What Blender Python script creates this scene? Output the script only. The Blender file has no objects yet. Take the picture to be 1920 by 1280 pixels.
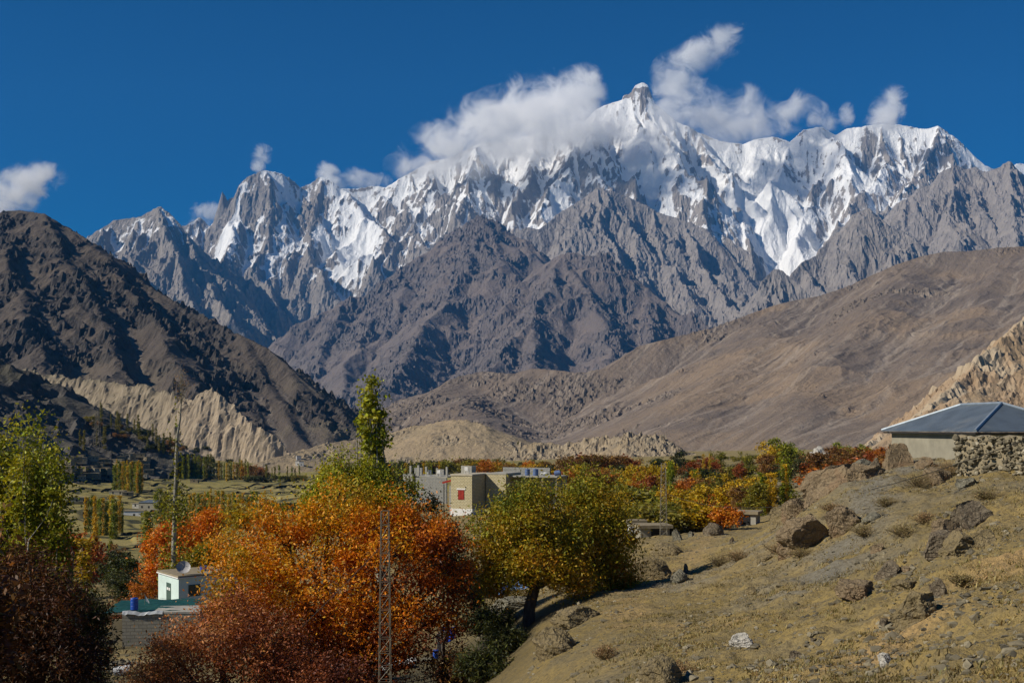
import bpy, bmesh, math, random
import numpy as np
from mathutils import Vector, Matrix
R = math.radians
SC = bpy.context.scene
# ---------------------------------------------------------------- camera
F = 2133.0                      # focal length in photo pixels (40 mm on a 36 mm gate, 1920 px wide)
cam_d = bpy.data.cameras.new('camera')
cam = bpy.data.objects.new('camera', cam_d)
SC.collection.objects.link(cam)
cam_d.lens = 40.0; cam_d.sensor_width = 36.0
cam_d.shift_y = 160.0 / 1920.0
cam_d.clip_start = 0.5; cam_d.clip_end = 200000.0
cam.location = (0, 0, 0); cam.rotation_euler = (R(90), 0, 0)
SC.camera = cam
# ---------------------------------------------------------------- sun and sky
SUN_EL, SUN_BACK = R(36), R(17)      # elevation; how far behind the pure left the sun stands
sun_vec = Vector((-math.cos(SUN_EL) * math.cos(SUN_BACK), -math.cos(SUN_EL) * math.sin(SUN_BACK), math.sin(SUN_EL)))
w = bpy.data.worlds.new('World'); SC.world = w; w.use_nodes = True
wn = w.node_tree.nodes; bg = wn['Background']
sky = wn.new('ShaderNodeTexSky'); sky.sky_type = 'NISHITA'; sky.sun_disc = False
sky.sun_elevation = SUN_EL
sky.sun_rotation = math.atan2(sun_vec.x, sun_vec.y)
sky.altitude = 2400; sky.air_density = 1.0; sky.dust_density = 0.1; sky.ozone_density = 4.0
hsv = wn.new('ShaderNodeHueSaturation'); hsv.inputs['Saturation'].default_value = 2.45; hsv.inputs['Value'].default_value = 0.84; hsv.inputs['Hue'].default_value = 0.505
w.node_tree.links.new(sky.outputs[0], hsv.inputs['Color']); w.node_tree.links.new(hsv.outputs[0], bg.inputs[0])
bg.inputs[1].default_value = 0.06
sl = bpy.data.lights.new('sun', 'SUN'); sl.energy = 5.0; sl.angle = R(0.5); sl.color = (1.0, 0.91, 0.77)
so = bpy.data.objects.new('sun', sl); SC.collection.objects.link(so)
so.rotation_euler = sun_vec.to_track_quat('Z', 'Y').to_euler()
so.location = (-40, -20, 60)
SC.view_settings.view_transform = 'Standard'; SC.view_settings.look = 'None'
SC.view_settings.exposure = 0.16; SC.view_settings.gamma = 1.0
SC.render.engine = 'CYCLES'
cy = SC.cycles
cy.use_denoising = True; cy.denoiser = 'OPENIMAGEDENOISE'; cy.denoising_input_passes = 'RGB_ALBEDO_NORMAL'; cy.denoising_prefilter = 'ACCURATE'
cy.max_bounces = 26; cy.diffuse_bounces = 2; cy.glossy_bounces = 2; cy.transmission_bounces = 4
cy.volume_bounces = 24; cy.transparent_max_bounces = 8
cy.volume_step_rate = 1.0; cy.volume_max_steps = 256
rng = np.random.default_rng(7)
random.seed(7)

# ---------------------------------------------------------------- small helpers
def P(px, py, d):
    """the point that lies d metres out and shows at photo pixel (px, py)"""
    return Vector(((px - 960.0) / F * d, d, (800.0 - py) / F * d))

def tag(o, label=None, cat=None, group=None, kind=None):
    if label: o['label'] = label
    if cat: o['category'] = cat
    if group: o['group'] = group
    if kind: o['kind'] = kind
    return o

def link(o):
    SC.collection.objects.link(o); return o

def empty(name, loc=(0, 0, 0), rz=0.0):
    o = bpy.data.objects.new(name, None); o.location = loc; o.rotation_euler = (0, 0, rz)
    o.empty_display_size = 0.2
    return link(o)

def np_mesh(name, co, faces, mat=None, smooth=False, attrs=None):
    """co (n,3); faces (m,k) with k fixed"""
    me = bpy.data.meshes.new(name)
    co = np.asarray(co, np.float32); faces = np.asarray(faces, np.int32)
    m, k = faces.shape
    me.vertices.add(len(co)); me.vertices.foreach_set('co', co.ravel())
    me.loops.add(m * k); me.loops.foreach_set('vertex_index', faces.ravel())
    me.polygons.add(m)
    me.polygons.foreach_set('loop_start', np.arange(0, m * k, k, dtype=np.int32))
    me.polygons.foreach_set('use_smooth', np.full(m, smooth))
    for an, (dom, val) in (attrs or {}).items():
        if np.ndim(val) == 2:
            a = me.attributes.new(an, 'FLOAT_COLOR', dom)
            v = np.ones((len(val), 4), np.float32); v[:, :val.shape[1]] = val
            a.data.foreach_set('color', v.ravel())
        else:
            a = me.attributes.new(an, 'FLOAT', dom); a.data.foreach_set('value', np.asarray(val, np.float32))
    me.update(calc_edges=True); me.validate()
    if mat: me.materials.append(mat)
    return me

def mesh_obj(name, me, parent=None):
    o = bpy.data.objects.new(name, me)
    if parent: o.parent = parent
    return link(o)

# ---------------------------------------------------------------- noise (numpy)
def _hash(ix, iy, seed):
    h = (ix.astype(np.uint32) * np.uint32(374761393) + iy.astype(np.uint32) * np.uint32(668265263) + np.uint32((seed * 974711 + 12345) & 0xffffffff))
    h = (h ^ (h >> np.uint32(13))) * np.uint32(1274126177)
    return h ^ (h >> np.uint32(16))

def gnoise(x, y, seed=0):
    xi = np.floor(x); yi = np.floor(y); fx = x - xi; fy = y - yi
    xi = xi.astype(np.int64); yi = yi.astype(np.int64)
    u = fx * fx * fx * (fx * (fx * 6 - 15) + 10); v = fy * fy * fy * (fy * (fy * 6 - 15) + 10)
    def g(dx, dy):
        a = _hash(xi + dx, yi + dy, seed).astype(np.float64) * (2 * math.pi / 4294967296.0)
        return np.cos(a) * (fx - dx) + np.sin(a) * (fy - dy)
    a = g(0, 0); b = g(1, 0); c = g(0, 1); d = g(1, 1)
    return ((a + (b - a) * u) * (1 - v) + (c + (d - c) * u) * v) * 1.5

def fbm(x, y, octv=5, seed=0, gain=0.5, lac=2.03):
    s = 0; a = 1.0; t = 0
    for i in range(octv):
        s = s + a * gnoise(x + 17.3 * i, y - 9.1 * i, seed + i); t += a
        a *= gain; x = x * lac; y = y * lac
    return s / t

def ridged(x, y, octv=5, seed=0, gain=0.5, lac=2.1):
    s = 0; a = 1.0; t = 0; wgt = 1.0
    for i in range(octv):
        n = 1 - np.abs(gnoise(x + 31.7 * i, y + 11.9 * i, seed + i)) * 1.6
        n = np.clip(n, 0, 1) ** 2 * wgt
        s = s + a * n; t += a
        wgt = np.clip(n * 1.6, 0.25, 1); a *= gain; x = x * lac; y = y * lac
    return s / t

def blur(a, n):
    for _ in range(n):
        b = np.pad(a, 1, mode='edge')
        a = (b[:-2, 1:-1] + b[2:, 1:-1] + b[1:-1, :-2] + b[1:-1, 2:] + 2 * b[1:-1, 1:-1]) / 6
    return a

def sstep(a, b, x):
    t = np.clip((x - a) / (b - a), 0, 1); return t * t * (3 - 2 * t)

# ---------------------------------------------------------------- material helper
class Mat:
    """thin wrapper that makes node wiring short"""
    def __init__(s, name):
        s.m = bpy.data.materials.new(name); s.m.use_nodes = True
        s.t = s.m.node_tree; s.n = s.t.nodes; s.p = s.n['Principled BSDF']; s.out = s.n['Material Output']
        s.p.inputs['Specular IOR Level'].default_value = 0.25
        s.p.inputs['Roughness'].default_value = 0.9
        s._pos = None
    def ln(s, a, b): s.t.links.new(a, b)
    def put(s, inp, v):
        if hasattr(v, 'is_linked'): s.ln(v, inp)
        else:
            try: inp.default_value = v
            except Exception: inp.default_value = (*v, 1.0)
    def pos(s, obj=False):
        if obj:
            return s.n.new('ShaderNodeTexCoord').outputs['Object']
        if s._pos is None: s._pos = s.n.new('ShaderNodeNewGeometry')
        return s._pos.outputs['Position']
    def normal(s):
        s.pos() if s._pos is None else None
        return s._pos.outputs['Normal']
    def mapping(s, v, scale=(1, 1, 1), rot=(0, 0, 0), loc=(0, 0, 0)):
        m = s.n.new('ShaderNodeMapping'); s.ln(v, m.inputs[0])
        m.inputs['Scale'].default_value = scale; m.inputs['Rotation'].default_value = rot; m.inputs['Location'].default_value = loc
        return m.outputs[0]
    def noise(s, v, scale, detail=4, rough=0.55, dist=0.0, typ='FBM', col=False):
        t = s.n.new('ShaderNodeTexNoise'); s.ln(v, t.inputs['Vector'])
        t.inputs['Scale'].default_value = scale; t.inputs['Detail'].default_value = detail
        t.inputs['Roughness'].default_value = rough; t.inputs['Distortion'].default_value = dist
        return t.outputs['Color' if col else 'Fac']
    def voro(s, v, scale, feature='F1', out='Distance', rnd=1.0):
        t = s.n.new('ShaderNodeTexVoronoi'); s.ln(v, t.inputs['Vector']); t.feature = feature
        t.inputs['Scale'].default_value = scale; t.inputs['Randomness'].default_value = rnd
        return t.outputs[out]
    def ramp(s, v, stops, interp='LINEAR'):
        r = s.n.new('ShaderNodeValToRGB'); s.ln(v, r.inputs[0]); cr = r.color_ramp; cr.interpolation = interp
        while len(cr.elements) < len(stops): cr.elements.new(0.5)
        for e, (p, c) in zip(cr.elements, stops):
            e.position = p
            e.color = (c, c, c, 1) if not hasattr(c, '__len__') else (*c[:3], 1)
        return r.outputs[0]
    def mix(s, f, a, b, mode='MIX'):
        m = s.n.new('ShaderNodeMix'); m.data_type = 'RGBA'; m.blend_type = mode; m.clamp_factor = True
        s.put(m.inputs[0], f); s.put(m.inputs[6], a); s.put(m.inputs[7], b)
        return m.outputs[2]
    def math(s, op, a, b=0.0, c=None, clamp=False):
        m = s.n.new('ShaderNodeMath'); m.operation = op; m.use_clamp = clamp
        s.put(m.inputs[0], a); s.put(m.inputs[1], b)
        if c is not None: s.put(m.inputs[2], c)
        return m.outputs[0]
    def attr(s, name, out='Fac'):
        a = s.n.new('ShaderNodeAttribute'); a.attribute_name = name; return a.outputs[out]
    def sep(s, v):
        x = s.n.new('ShaderNodeSeparateXYZ'); s.ln(v, x.inputs[0]); return x.outputs
    def bump(s, h, strength=0.5, dist=1.0):
        b = s.n.new('ShaderNodeBump'); s.ln(h, b.inputs['Height']); b.inputs['Strength'].default_value = strength
        b.inputs['Distance'].default_value = dist; s.ln(b.outputs[0], s.p.inputs['Normal']); return s
    def col(s, v): s.put(s.p.inputs['Base Color'], v); return s
    def rough(s, v): s.put(s.p.inputs['Roughness'], v); return s
    def spec(s, v): s.p.inputs['Specular IOR Level'].default_value = v; return s
# ---------------------------------------------------------------- mountains: ridge networks raised to height fields
def crest(pts):
    """[(px, py, d)...] -> [(x, y, z)...]"""
    return [tuple(P(*p)) for p in pts]

def densify(pl, step):
    out = [pl[0]]
    for a, b in zip(pl[:-1], pl[1:]):
        n = max(1, int(math.hypot(b[0] - a[0], b[1] - a[1]) / step))
        for i in range(1, n + 1):
            t = i / n; out.append(tuple(a[k] + (b[k] - a[k]) * t for k in range(3)))
    return out

def spurs(pl, r, step, length, drop, level, side=None, base=-1e9, swing=0.35, out=None, slope=1.0, jit=0.35, top=0.02):
    """lateral ridges that leave a crest and branch again; appended to out as (polyline, slope)"""
    pl = densify(pl, step)
    s = 1
    for i in range(1, len(pl) - 1):
        a, b = pl[i - 1], pl[i + 1]
        dx, dy = b[0] - a[0], b[1] - a[1]; L = math.hypot(dx, dy) or 1
        nx, ny = dy / L, -dx / L
        if side == 'front':
            if ny > 0: nx, ny = -nx, -ny
            sides = [1]
        elif side == 'both':
            sides = [1, -1]
        else:
            s = -s; sides = [s]
        for sd in sides:
            if r.random() < 0.12: continue
            ln = length * r.uniform(0.55, 1.35)
            ang = math.atan2(ny * sd, nx * sd) + r.gauss(0, swing)
            # lean downhill along the parent
            if level >= 1 and side != 'front':
                dn = 1 if b[2] < a[2] else -1
                vx, vy = math.cos(ang) + 0.75 * dn * dx / L, math.sin(ang) + 0.75 * dn * dy / L
                ang = math.atan2(vy, vx)
            x, y, z = pl[i]
            z -= ln * top
            q = [(x, y, z)]
            n = 4 if level < 2 else 3
            dr = drop * r.uniform(0.8, 1.2)
            for k in range(n):
                ang += r.gauss(0, jit * 0.6)
                st = ln / n
                x += math.cos(ang) * st; y += math.sin(ang) * st
                # steep shoulder, gentler toe with steps
                z -= st * dr * (1.25 - 0.5 * k / n) * r.uniform(0.55, 1.45)
                if z < base: z = base
                q.append((x, y, z))
            out.append((q, slope * r.uniform(0.85, 1.2)))
            if level > 0:
                spurs(q, r, ln / 4.2, ln * 0.42, drop * 1.12, level - 1, None, base, swing, out, slope * 1.08, jit)
    return out

def raise_field(X, Y, ridges, base, sp, warp=0.0, wscale=600.0, seed=0, power=1.0):
    x0, y0 = X[0, 0], Y[0, 0]
    H = np.full(X.shape, float(base))
    Xw, Yw = X, Y
    if warp:
        Xw = X + warp * fbm(X / wscale, Y / wscale, 4, seed + 50, 0.55)
        Yw = Y + warp * fbm(X / wscale, Y / wscale, 4, seed + 70, 0.55)
    for pl, slope in ridges:
        for a, b in zip(pl[:-1], pl[1:]):
            rad = (max(a[2], b[2]) - base) / (slope * 0.55) + 2 * warp
            i0 = max(0, int((min(a[0], b[0]) - rad - x0) / sp)); i1 = min(X.shape[1], int((max(a[0], b[0]) + rad - x0) / sp) + 2)
            j0 = max(0, int((min(a[1], b[1]) - rad - y0) / sp)); j1 = min(X.shape[0], int((max(a[1], b[1]) + rad - y0) / sp) + 2)
            if i1 <= i0 or j1 <= j0: continue
            xs = Xw[j0:j1, i0:i1]; ys = Yw[j0:j1, i0:i1]
            dx, dy = b[0] - a[0], b[1] - a[1]; L2 = dx * dx + dy * dy + 1e-6
            t = np.clip(((xs - a[0]) * dx + (ys - a[1]) * dy) / L2, 0, 1)
            d = np.hypot(xs - a[0] - t * dx, ys - a[1] - t * dy)
            zt = a[2] + t * (b[2] - a[2])
            h = zt - slope * d if power == 1.0 else zt - slope * d * (0.55 + 0.45 / (1 + d / power))
            sub = H[j0:j1, i0:i1]; np.maximum(sub, h, out=sub)
    return H

def erode(H, sp, n=20000, batches=8, steps=70, seed=1, cap=3.0, rate=0.25, dep=0.2, inertia=0.25):
    """droplets that cut gullies and leave scree"""
    r = np.random.default_rng(seed); h = H.copy(); ny, nx = h.shape
    for b in range(batches):
        px = r.uniform(2, nx - 4, n); py = r.uniform(2, ny - 4, n)
        vx = np.zeros(n); vy = np.zeros(n); sed = np.zeros(n); alive = np.ones(n, bool)
        for s in range(steps):
            xi = px.astype(int); yi = py.astype(int); fx = px - xi; fy = py - yi
            a = h[yi, xi]; bb = h[yi, xi + 1]; c = h[yi + 1, xi]; d = h[yi + 1, xi + 1]
            gx = (bb - a) * (1 - fy) + (d - c) * fy; gy = (c - a) * (1 - fx) + (d - bb) * fx
            vx = vx * inertia - gx * (1 - inertia); vy = vy * inertia - gy * (1 - inertia)
            l = np.hypot(vx, vy) + 1e-9; vx /= l; vy /= l
            h0 = a * (1 - fx) * (1 - fy) + bb * fx * (1 - fy) + c * (1 - fx) * fy + d * fx * fy
            qx = np.clip(px + vx, 1, nx - 3); qy = np.clip(py + vy, 1, ny - 3)
            xj = qx.astype(int); yj = qy.astype(int); gx2 = qx - xj; gy2 = qy - yj
            h1 = h[yj, xj] * (1 - gx2) * (1 - gy2) + h[yj, xj + 1] * gx2 * (1 - gy2) + h[yj + 1, xj] * (1 - gx2) * gy2 + h[yj + 1, xj + 1] * gx2 * gy2
            dh = h0 - h1
            capa = np.maximum(dh, 0.0) * cap * 0.12
            ero = np.where(sed > capa, -(sed - capa) * dep, np.minimum((capa - sed) * rate, np.maximum(dh, 0)))
            ero = np.where(dh < 0, -np.minimum(sed, -dh) * 0.5, ero)
            w00 = (1 - fx) * (1 - fy); w10 = fx * (1 - fy); w01 = (1 - fx) * fy; w11 = fx * fy
            flat = h.ravel(); k = yi * nx + xi
            flat -= np.bincount(k, ero * w00, minlength=flat.size) + np.bincount(k + 1, ero * w10, minlength=flat.size) \
                + np.bincount(k + nx, ero * w01, minlength=flat.size) + np.bincount(k + nx + 1, ero * w11, minlength=flat.size)
            sed += ero; px, py = qx, qy
    d = h - H
    return H + np.clip(d, -4.0 * sp, 1.2 * sp)

def dist_to(X, Y, pl):
    D = np.full(X.shape, 1e9)
    for a, b in zip(pl[:-1], pl[1:]):
        dx, dy = b[0] - a[0], b[1] - a[1]; L2 = dx * dx + dy * dy + 1e-6
        t = np.clip(((X - a[0]) * dx + (Y - a[1]) * dy) / L2, 0, 1)
        np.minimum(D, np.hypot(X - a[0] - t * dx, Y - a[1] - t * dy), out=D)
    return D

def grid(x0, x1, y0, y1, sp):
    return np.meshgrid(np.arange(x0, x1, sp), np.arange(y0, y1, sp))

def grid_faces(ny, nx):
    j, i = np.mgrid[0:ny - 1, 0:nx - 1]; k = (j * nx + i).ravel()
    return np.stack([k, k + 1, k + nx + 1, k + nx], 1)

FIELDS = {}
def field_obj(name, X, Y, H, mat, attrs=None, smooth=True, cut=None, label=None):
    FIELDS[name] = (X[0, 0], Y[0, 0], X[0, 1] - X[0, 0], H)
    co = np.stack([X.ravel(), Y.ravel(), H.ravel()], 1)
    f = grid_faces(*X.shape)
    if cut is not None:
        hm = H.ravel()[f].max(1); f = f[hm > cut]
        used = np.unique(f); mp = np.full(len(co), -1); mp[used] = np.arange(len(used))
        co = co[used]; f = mp[f]; attrs = {k: (d, np.asarray(v).ravel()[used]) for k, (d, v) in (attrs or {}).items()}
    else:
        attrs = {k: (d, np.asarray(v).ravel()) for k, (d, v) in (attrs or {}).items()}
    me = np_mesh(name, co, f, mat, smooth, attrs)
    o = mesh_obj(name, me); o['kind'] = 'structure'
    if label: o['label'] = label
    return o
# ---------------------------------------------------------------- rock, scree and snow
def rock_mat(name, rock, scree, scale=1.0, streak=0.35, snow=False, bump=0.6, tint=None, bscale=1.0, lines=None):
    m = Mat(name); p = m.pos()
    n1 = m.noise(p, 0.0016 / scale, 6, 0.6)
    n2 = m.noise(p, 0.011 / scale, 6, 0.65)
    n3 = m.noise(p, 0.05 / scale, 4, 0.7)
    c = m.mix(m.ramp(n1, [(0.35, 0.0), (0.65, 1.0)]), rock[0], rock[1])
    c = m.mix(m.ramp(n2, [(0.42, 0.0), (0.6, 0.8)]), c, rock[2])
    s = m.mix(m.ramp(n1, [(0.4, 0.0), (0.6, 1.0)]), scree[0], scree[1])
    # thin pale stone chutes that run down the fall line (baked as a wear attribute on the slope)
    ch = m.attr('chute')
    s = m.mix(m.math('MULTIPLY', m.ramp(ch, [(0.25, 0.0), (0.8, 1.0)]), streak), s, scree[2])
    sc = m.math('ADD', m.attr('scree'), m.math('MULTIPLY', m.math('SUBTRACT', n2, 0.5), 0.7))
    c = m.mix(m.ramp(sc, [(0.42, 0.0), (0.62, 1.0)]), c, s)
    c = m.mix(m.ramp(n3, [(0.35, 0.35), (0.6, 0.0)]), c, (rock[2][0] * 0.6, rock[2][1] * 0.6, rock[2][2] * 0.6))
    if tint:
        t = m.attr('tint'); c = m.mix(m.math('MULTIPLY', t, 1.0, clamp=True), c, tint)
    if lines:       # stringers of pale and dark stone down the fall line
        lp_ = m.mapping(m.mapping(p, (1, 1, 1), (0, 0, lines[0])), (1 / lines[1], 1 / (lines[1] * 14), 1 / (lines[1] * 14)))
        ln1 = m.noise(lp_, 1.0, 6, 0.7, 0.4); ln2 = m.noise(lp_, 3.3, 4, 0.7, 0.3)
        c = m.mix(m.math('MULTIPLY', m.ramp(ln1, [(0.52, 0), (0.7, 1)]), 0.75 * lines[2]), c, scree[2])
        c = m.mix(m.math('MULTIPLY', m.ramp(ln2, [(0.3, 1), (0.46, 0)]), 0.6 * lines[2]), c, tuple(v * 0.5 for v in rock[1]))
    if snow:
        sn = m.attr('snow')
        sn = m.math('ADD', sn, m.math('MULTIPLY', m.math('SUBTRACT', m.noise(p, 0.02, 5, 0.7), 0.5), 0.55))
        sn = m.math('ADD', sn, m.math('MULTIPLY', m.math('SUBTRACT', m.noise(p, 0.0045, 3, 0.6), 0.5), 0.5))
        sf = m.ramp(sn, [(0.47, 0.0), (0.56, 1.0)])
        c = m.mix(sf, c, (0.82, 0.83, 0.84))
        m.rough(m.math('SUBTRACT', 0.95, m.math('MULTIPLY', sf, 0.35)))
    h = m.math('ADD', m.noise(p, 0.02 / scale * bscale, 8, 0.68), m.math('MULTIPLY', m.noise(p, 0.11 / scale * bscale, 5, 0.7), 0.35))
    m.bump(h, bump, 22 * scale / bscale); m.col(c)
    return m.m

GREY = ((0.255, 0.228, 0.21), (0.20, 0.182, 0.173), (0.31, 0.277, 0.25))
GREYS = ((0.235, 0.205, 0.18), (0.20, 0.18, 0.165), (0.33, 0.30, 0.27))
MAT_SNOW = rock_mat('snowy_rock', ((0.27, 0.238, 0.21), (0.215, 0.193, 0.175), (0.33, 0.295, 0.26)), GREYS, 1.2, 0.3, True, 0.9)
MAT_RANGE = rock_mat('grey_rock', GREY, GREYS, 1.0, 0.45, False, 0.8)
MAT_MASSIF = rock_mat('dark_rock', ((0.135, 0.116, 0.115), (0.098, 0.088, 0.090), (0.175, 0.15, 0.14)), ((0.18, 0.146, 0.128), (0.14, 0.119, 0.112), (0.25, 0.208, 0.18)), 0.9, 0.4, False, 0.8)
MAT_BROWN = rock_mat('brown_scree', ((0.165, 0.13, 0.10), (0.125, 0.102, 0.085), (0.20, 0.16, 0.125)), ((0.195, 0.15, 0.112), (0.15, 0.119, 0.096), (0.33, 0.275, 0.22)), 0.45, 0.6, False, 0.7, (0.255, 0.185, 0.12), 1.0, (0.6435, 40, 1.0))
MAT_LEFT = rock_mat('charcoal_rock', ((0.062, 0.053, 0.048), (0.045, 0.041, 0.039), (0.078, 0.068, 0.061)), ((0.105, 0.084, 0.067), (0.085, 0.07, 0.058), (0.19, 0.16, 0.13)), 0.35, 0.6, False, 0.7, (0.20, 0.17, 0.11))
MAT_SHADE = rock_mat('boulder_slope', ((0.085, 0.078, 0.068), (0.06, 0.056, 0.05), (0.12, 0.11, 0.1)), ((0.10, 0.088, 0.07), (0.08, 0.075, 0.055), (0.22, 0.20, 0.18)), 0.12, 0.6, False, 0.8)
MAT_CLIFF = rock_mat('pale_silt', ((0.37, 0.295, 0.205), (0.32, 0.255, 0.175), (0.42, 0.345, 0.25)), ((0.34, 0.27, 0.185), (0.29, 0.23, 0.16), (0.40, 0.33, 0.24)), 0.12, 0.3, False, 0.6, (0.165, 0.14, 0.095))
MAT_TAN = rock_mat('tan_earth', ((0.33, 0.26, 0.17), (0.25, 0.2, 0.135), (0.36, 0.3, 0.21)), ((0.36, 0.275, 0.17), (0.32, 0.25, 0.155), (0.40, 0.33, 0.23)), 0.1, 0.3, False, 0.8, (0.14, 0.12, 0.095))
MAT_ORANGE = rock_mat('ochre_rock', ((0.36, 0.25, 0.15), (0.30, 0.21, 0.13), (0.40, 0.30, 0.2)), ((0.36, 0.255, 0.15), (0.32, 0.23, 0.14), (0.48, 0.41, 0.31)), 0.12, 0.5, False, 0.7, (0.42, 0.35, 0.25))

def slopes(H, sp):
    gy, gx = np.gradient(H, sp); return gx, gy, np.hypot(gx, gy)

def chute_map(H, sp, seed, n=3000, steps=160, batches=4):
    """paths of water/stone fall, accumulated: pale chutes and gully floors"""
    r = np.random.default_rng(seed); ny, nx = H.shape; acc = np.zeros(H.size)
    gy, gx = np.gradient(blur(H, 1))
    for b in range(batches):
        px = r.uniform(2, nx - 4, n); py = r.uniform(2, ny - 4, n); vx = np.zeros(n); vy = np.zeros(n)
        for s in range(steps):
            xi = px.astype(int); yi = py.astype(int)
            vx = 0.4 * vx - 0.6 * gx[yi, xi]; vy = 0.4 * vy - 0.6 * gy[yi, xi]
            l = np.hypot(vx, vy) + 1e-9; vx /= l; vy /= l
            px = np.clip(px + vx * 0.8, 1, nx - 3); py = np.clip(py + vy * 0.8, 1, ny - 3)
            acc += np.bincount(yi * nx + xi, minlength=acc.size)
    return acc.reshape(H.shape)

def make_mountain(name, label, mat, ridges, x0, x1, y0, y1, sp, base, seed, warp=0, wscale=500, rough=20, rscale=300,
                  ero=(20000, 6, 60), power=1.0, cut=None, scree=(0.55, 0.85), snow=None, tint=None, post=None, lat=None, smooth=True, chute_n=4000,
                  crest_pl=None, crest_slope=1.6, crest_w=160.0, soft=0, softmix=1.0, crag=(0, 60), outcrop=(0.0, 0.25), oscale=400, edge=0, sharp=None, rockbias=None):
    X, Y = grid(x0, x1, y0, y1, sp)
    H = raise_field(X, Y, ridges, base, sp, warp, wscale, seed, power)
    if soft: H = H * (1 - softmix) + blur(H, soft) * softmix
    amt = np.clip((H - base) / 120.0, 0, 1)
    dc = None
    if crest_pl is not None:
        dc = dist_to(X, Y, crest_pl); cf = 1 - 0.88 * np.exp(-(dc / crest_w) ** 2)
        amt = amt * cf
    H = H + rough * amt * (ridged(X / rscale, Y / rscale, 6, seed + 5, 0.55) - 0.45) * 2
    if lat:      # ribs that run down the face
        H = H + lat[0] * amt * (ridged(X / lat[1] + 0.5 * fbm(X / lat[1] / 2, Y / lat[1] / 2, 3, seed + 8), Y / (lat[1] * 4), 4, seed + 9) - 0.4) * 2
    if post is not None: H = post(X, Y, H)
    if crest_pl is not None:
        jag = 0.12 * crest_w * fbm(X / (crest_w * 0.5), Y / (crest_w * 0.5), 4, seed + 33)
        H = np.maximum(H, raise_field(X, Y, [(crest_pl, crest_slope)], base, sp) + np.minimum(jag, 0.02 * crest_w) * (dc > 1))
    if sharp: H = np.maximum(H, raise_field(X, Y, sharp, base, sp, 25, 120, seed + 3))
    if ero: H = erode(H, sp, ero[0], ero[1], ero[2], seed, cap=3.0)
    gx, gy, s = slopes(blur(H, 2), sp)
    big = blur(H, 14); conc = (big - H) / sp
    acc = chute_map(H, sp, seed, chute_n)
    ch = np.clip(np.log1p(blur(acc, 1)) / np.log1p(np.percentile(acc, 99)), 0, 1)
    # bare rock breaks out where it is steep or convex, scree lies smooth in between
    on = fbm(X / oscale, Y / oscale, 5, seed + 60)
    if rockbias is not None: on = on + rockbias(X, Y, H)
    rock = sstep(outcrop[0], outcrop[1], on + 0.55 * (s - scree[0]) - 0.10 * np.clip(conc, -2, 2))
    if snow is not None:
        sn = np.clip(snow(X, Y, H, s, conc, ch, dc), 0, 1)
        sm = blur(sstep(0.45, 0.6, sn), 2)
        H = H * (1 - 0.65 * sm) + blur(H, 5) * 0.65 * sm
        rock = rock * (1 - 0.75 * sm)
    if crag[0]:
        cw = crag[0] * rock * np.clip((H - base) / 60.0, 0, 1)
        if dc is not None: cw = cw * (0.45 + 0.55 * (1 - np.exp(-(dc / crest_w) ** 2)))
        k = crag[1]
        wx = X + 0.5 * k * fbm(X / k, Y / k, 2, seed + 40); wy = Y + 0.5 * k * fbm(X / k + 9, Y / k, 2, seed + 41)
        H = H + cw * (ridged(wx / k, wy / (k * 1.7), 4, seed + 42, 0.6) - 0.4) * 2
        k2 = max(k / 3.2, 2.6 * sp)      # finer breakage, faint on the scree
        H = H + (0.34 * cw + 0.05 * crag[0]) * (ridged(X / k2, Y / (k2 * 1.5), 3, seed + 47, 0.6) - 0.4) * 2
    at = {'scree': ('POINT', 1 - rock), 'chute': ('POINT', ch)}
    if snow is not None: at['snow'] = ('POINT', sn)
    if tint is not None: at['tint'] = ('POINT', np.clip(tint(X, Y, H, s, conc), 0, 1))
    if edge: H = H - edge * (1 - np.clip(np.minimum.reduce([X - x0, x1 - X, Y - y0, y1 - Y]) / (12 * sp), 0, 1))
    return field_obj(name, X, Y, H, mat, at, smooth, cut, label)

rr = random.Random(11)
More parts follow.
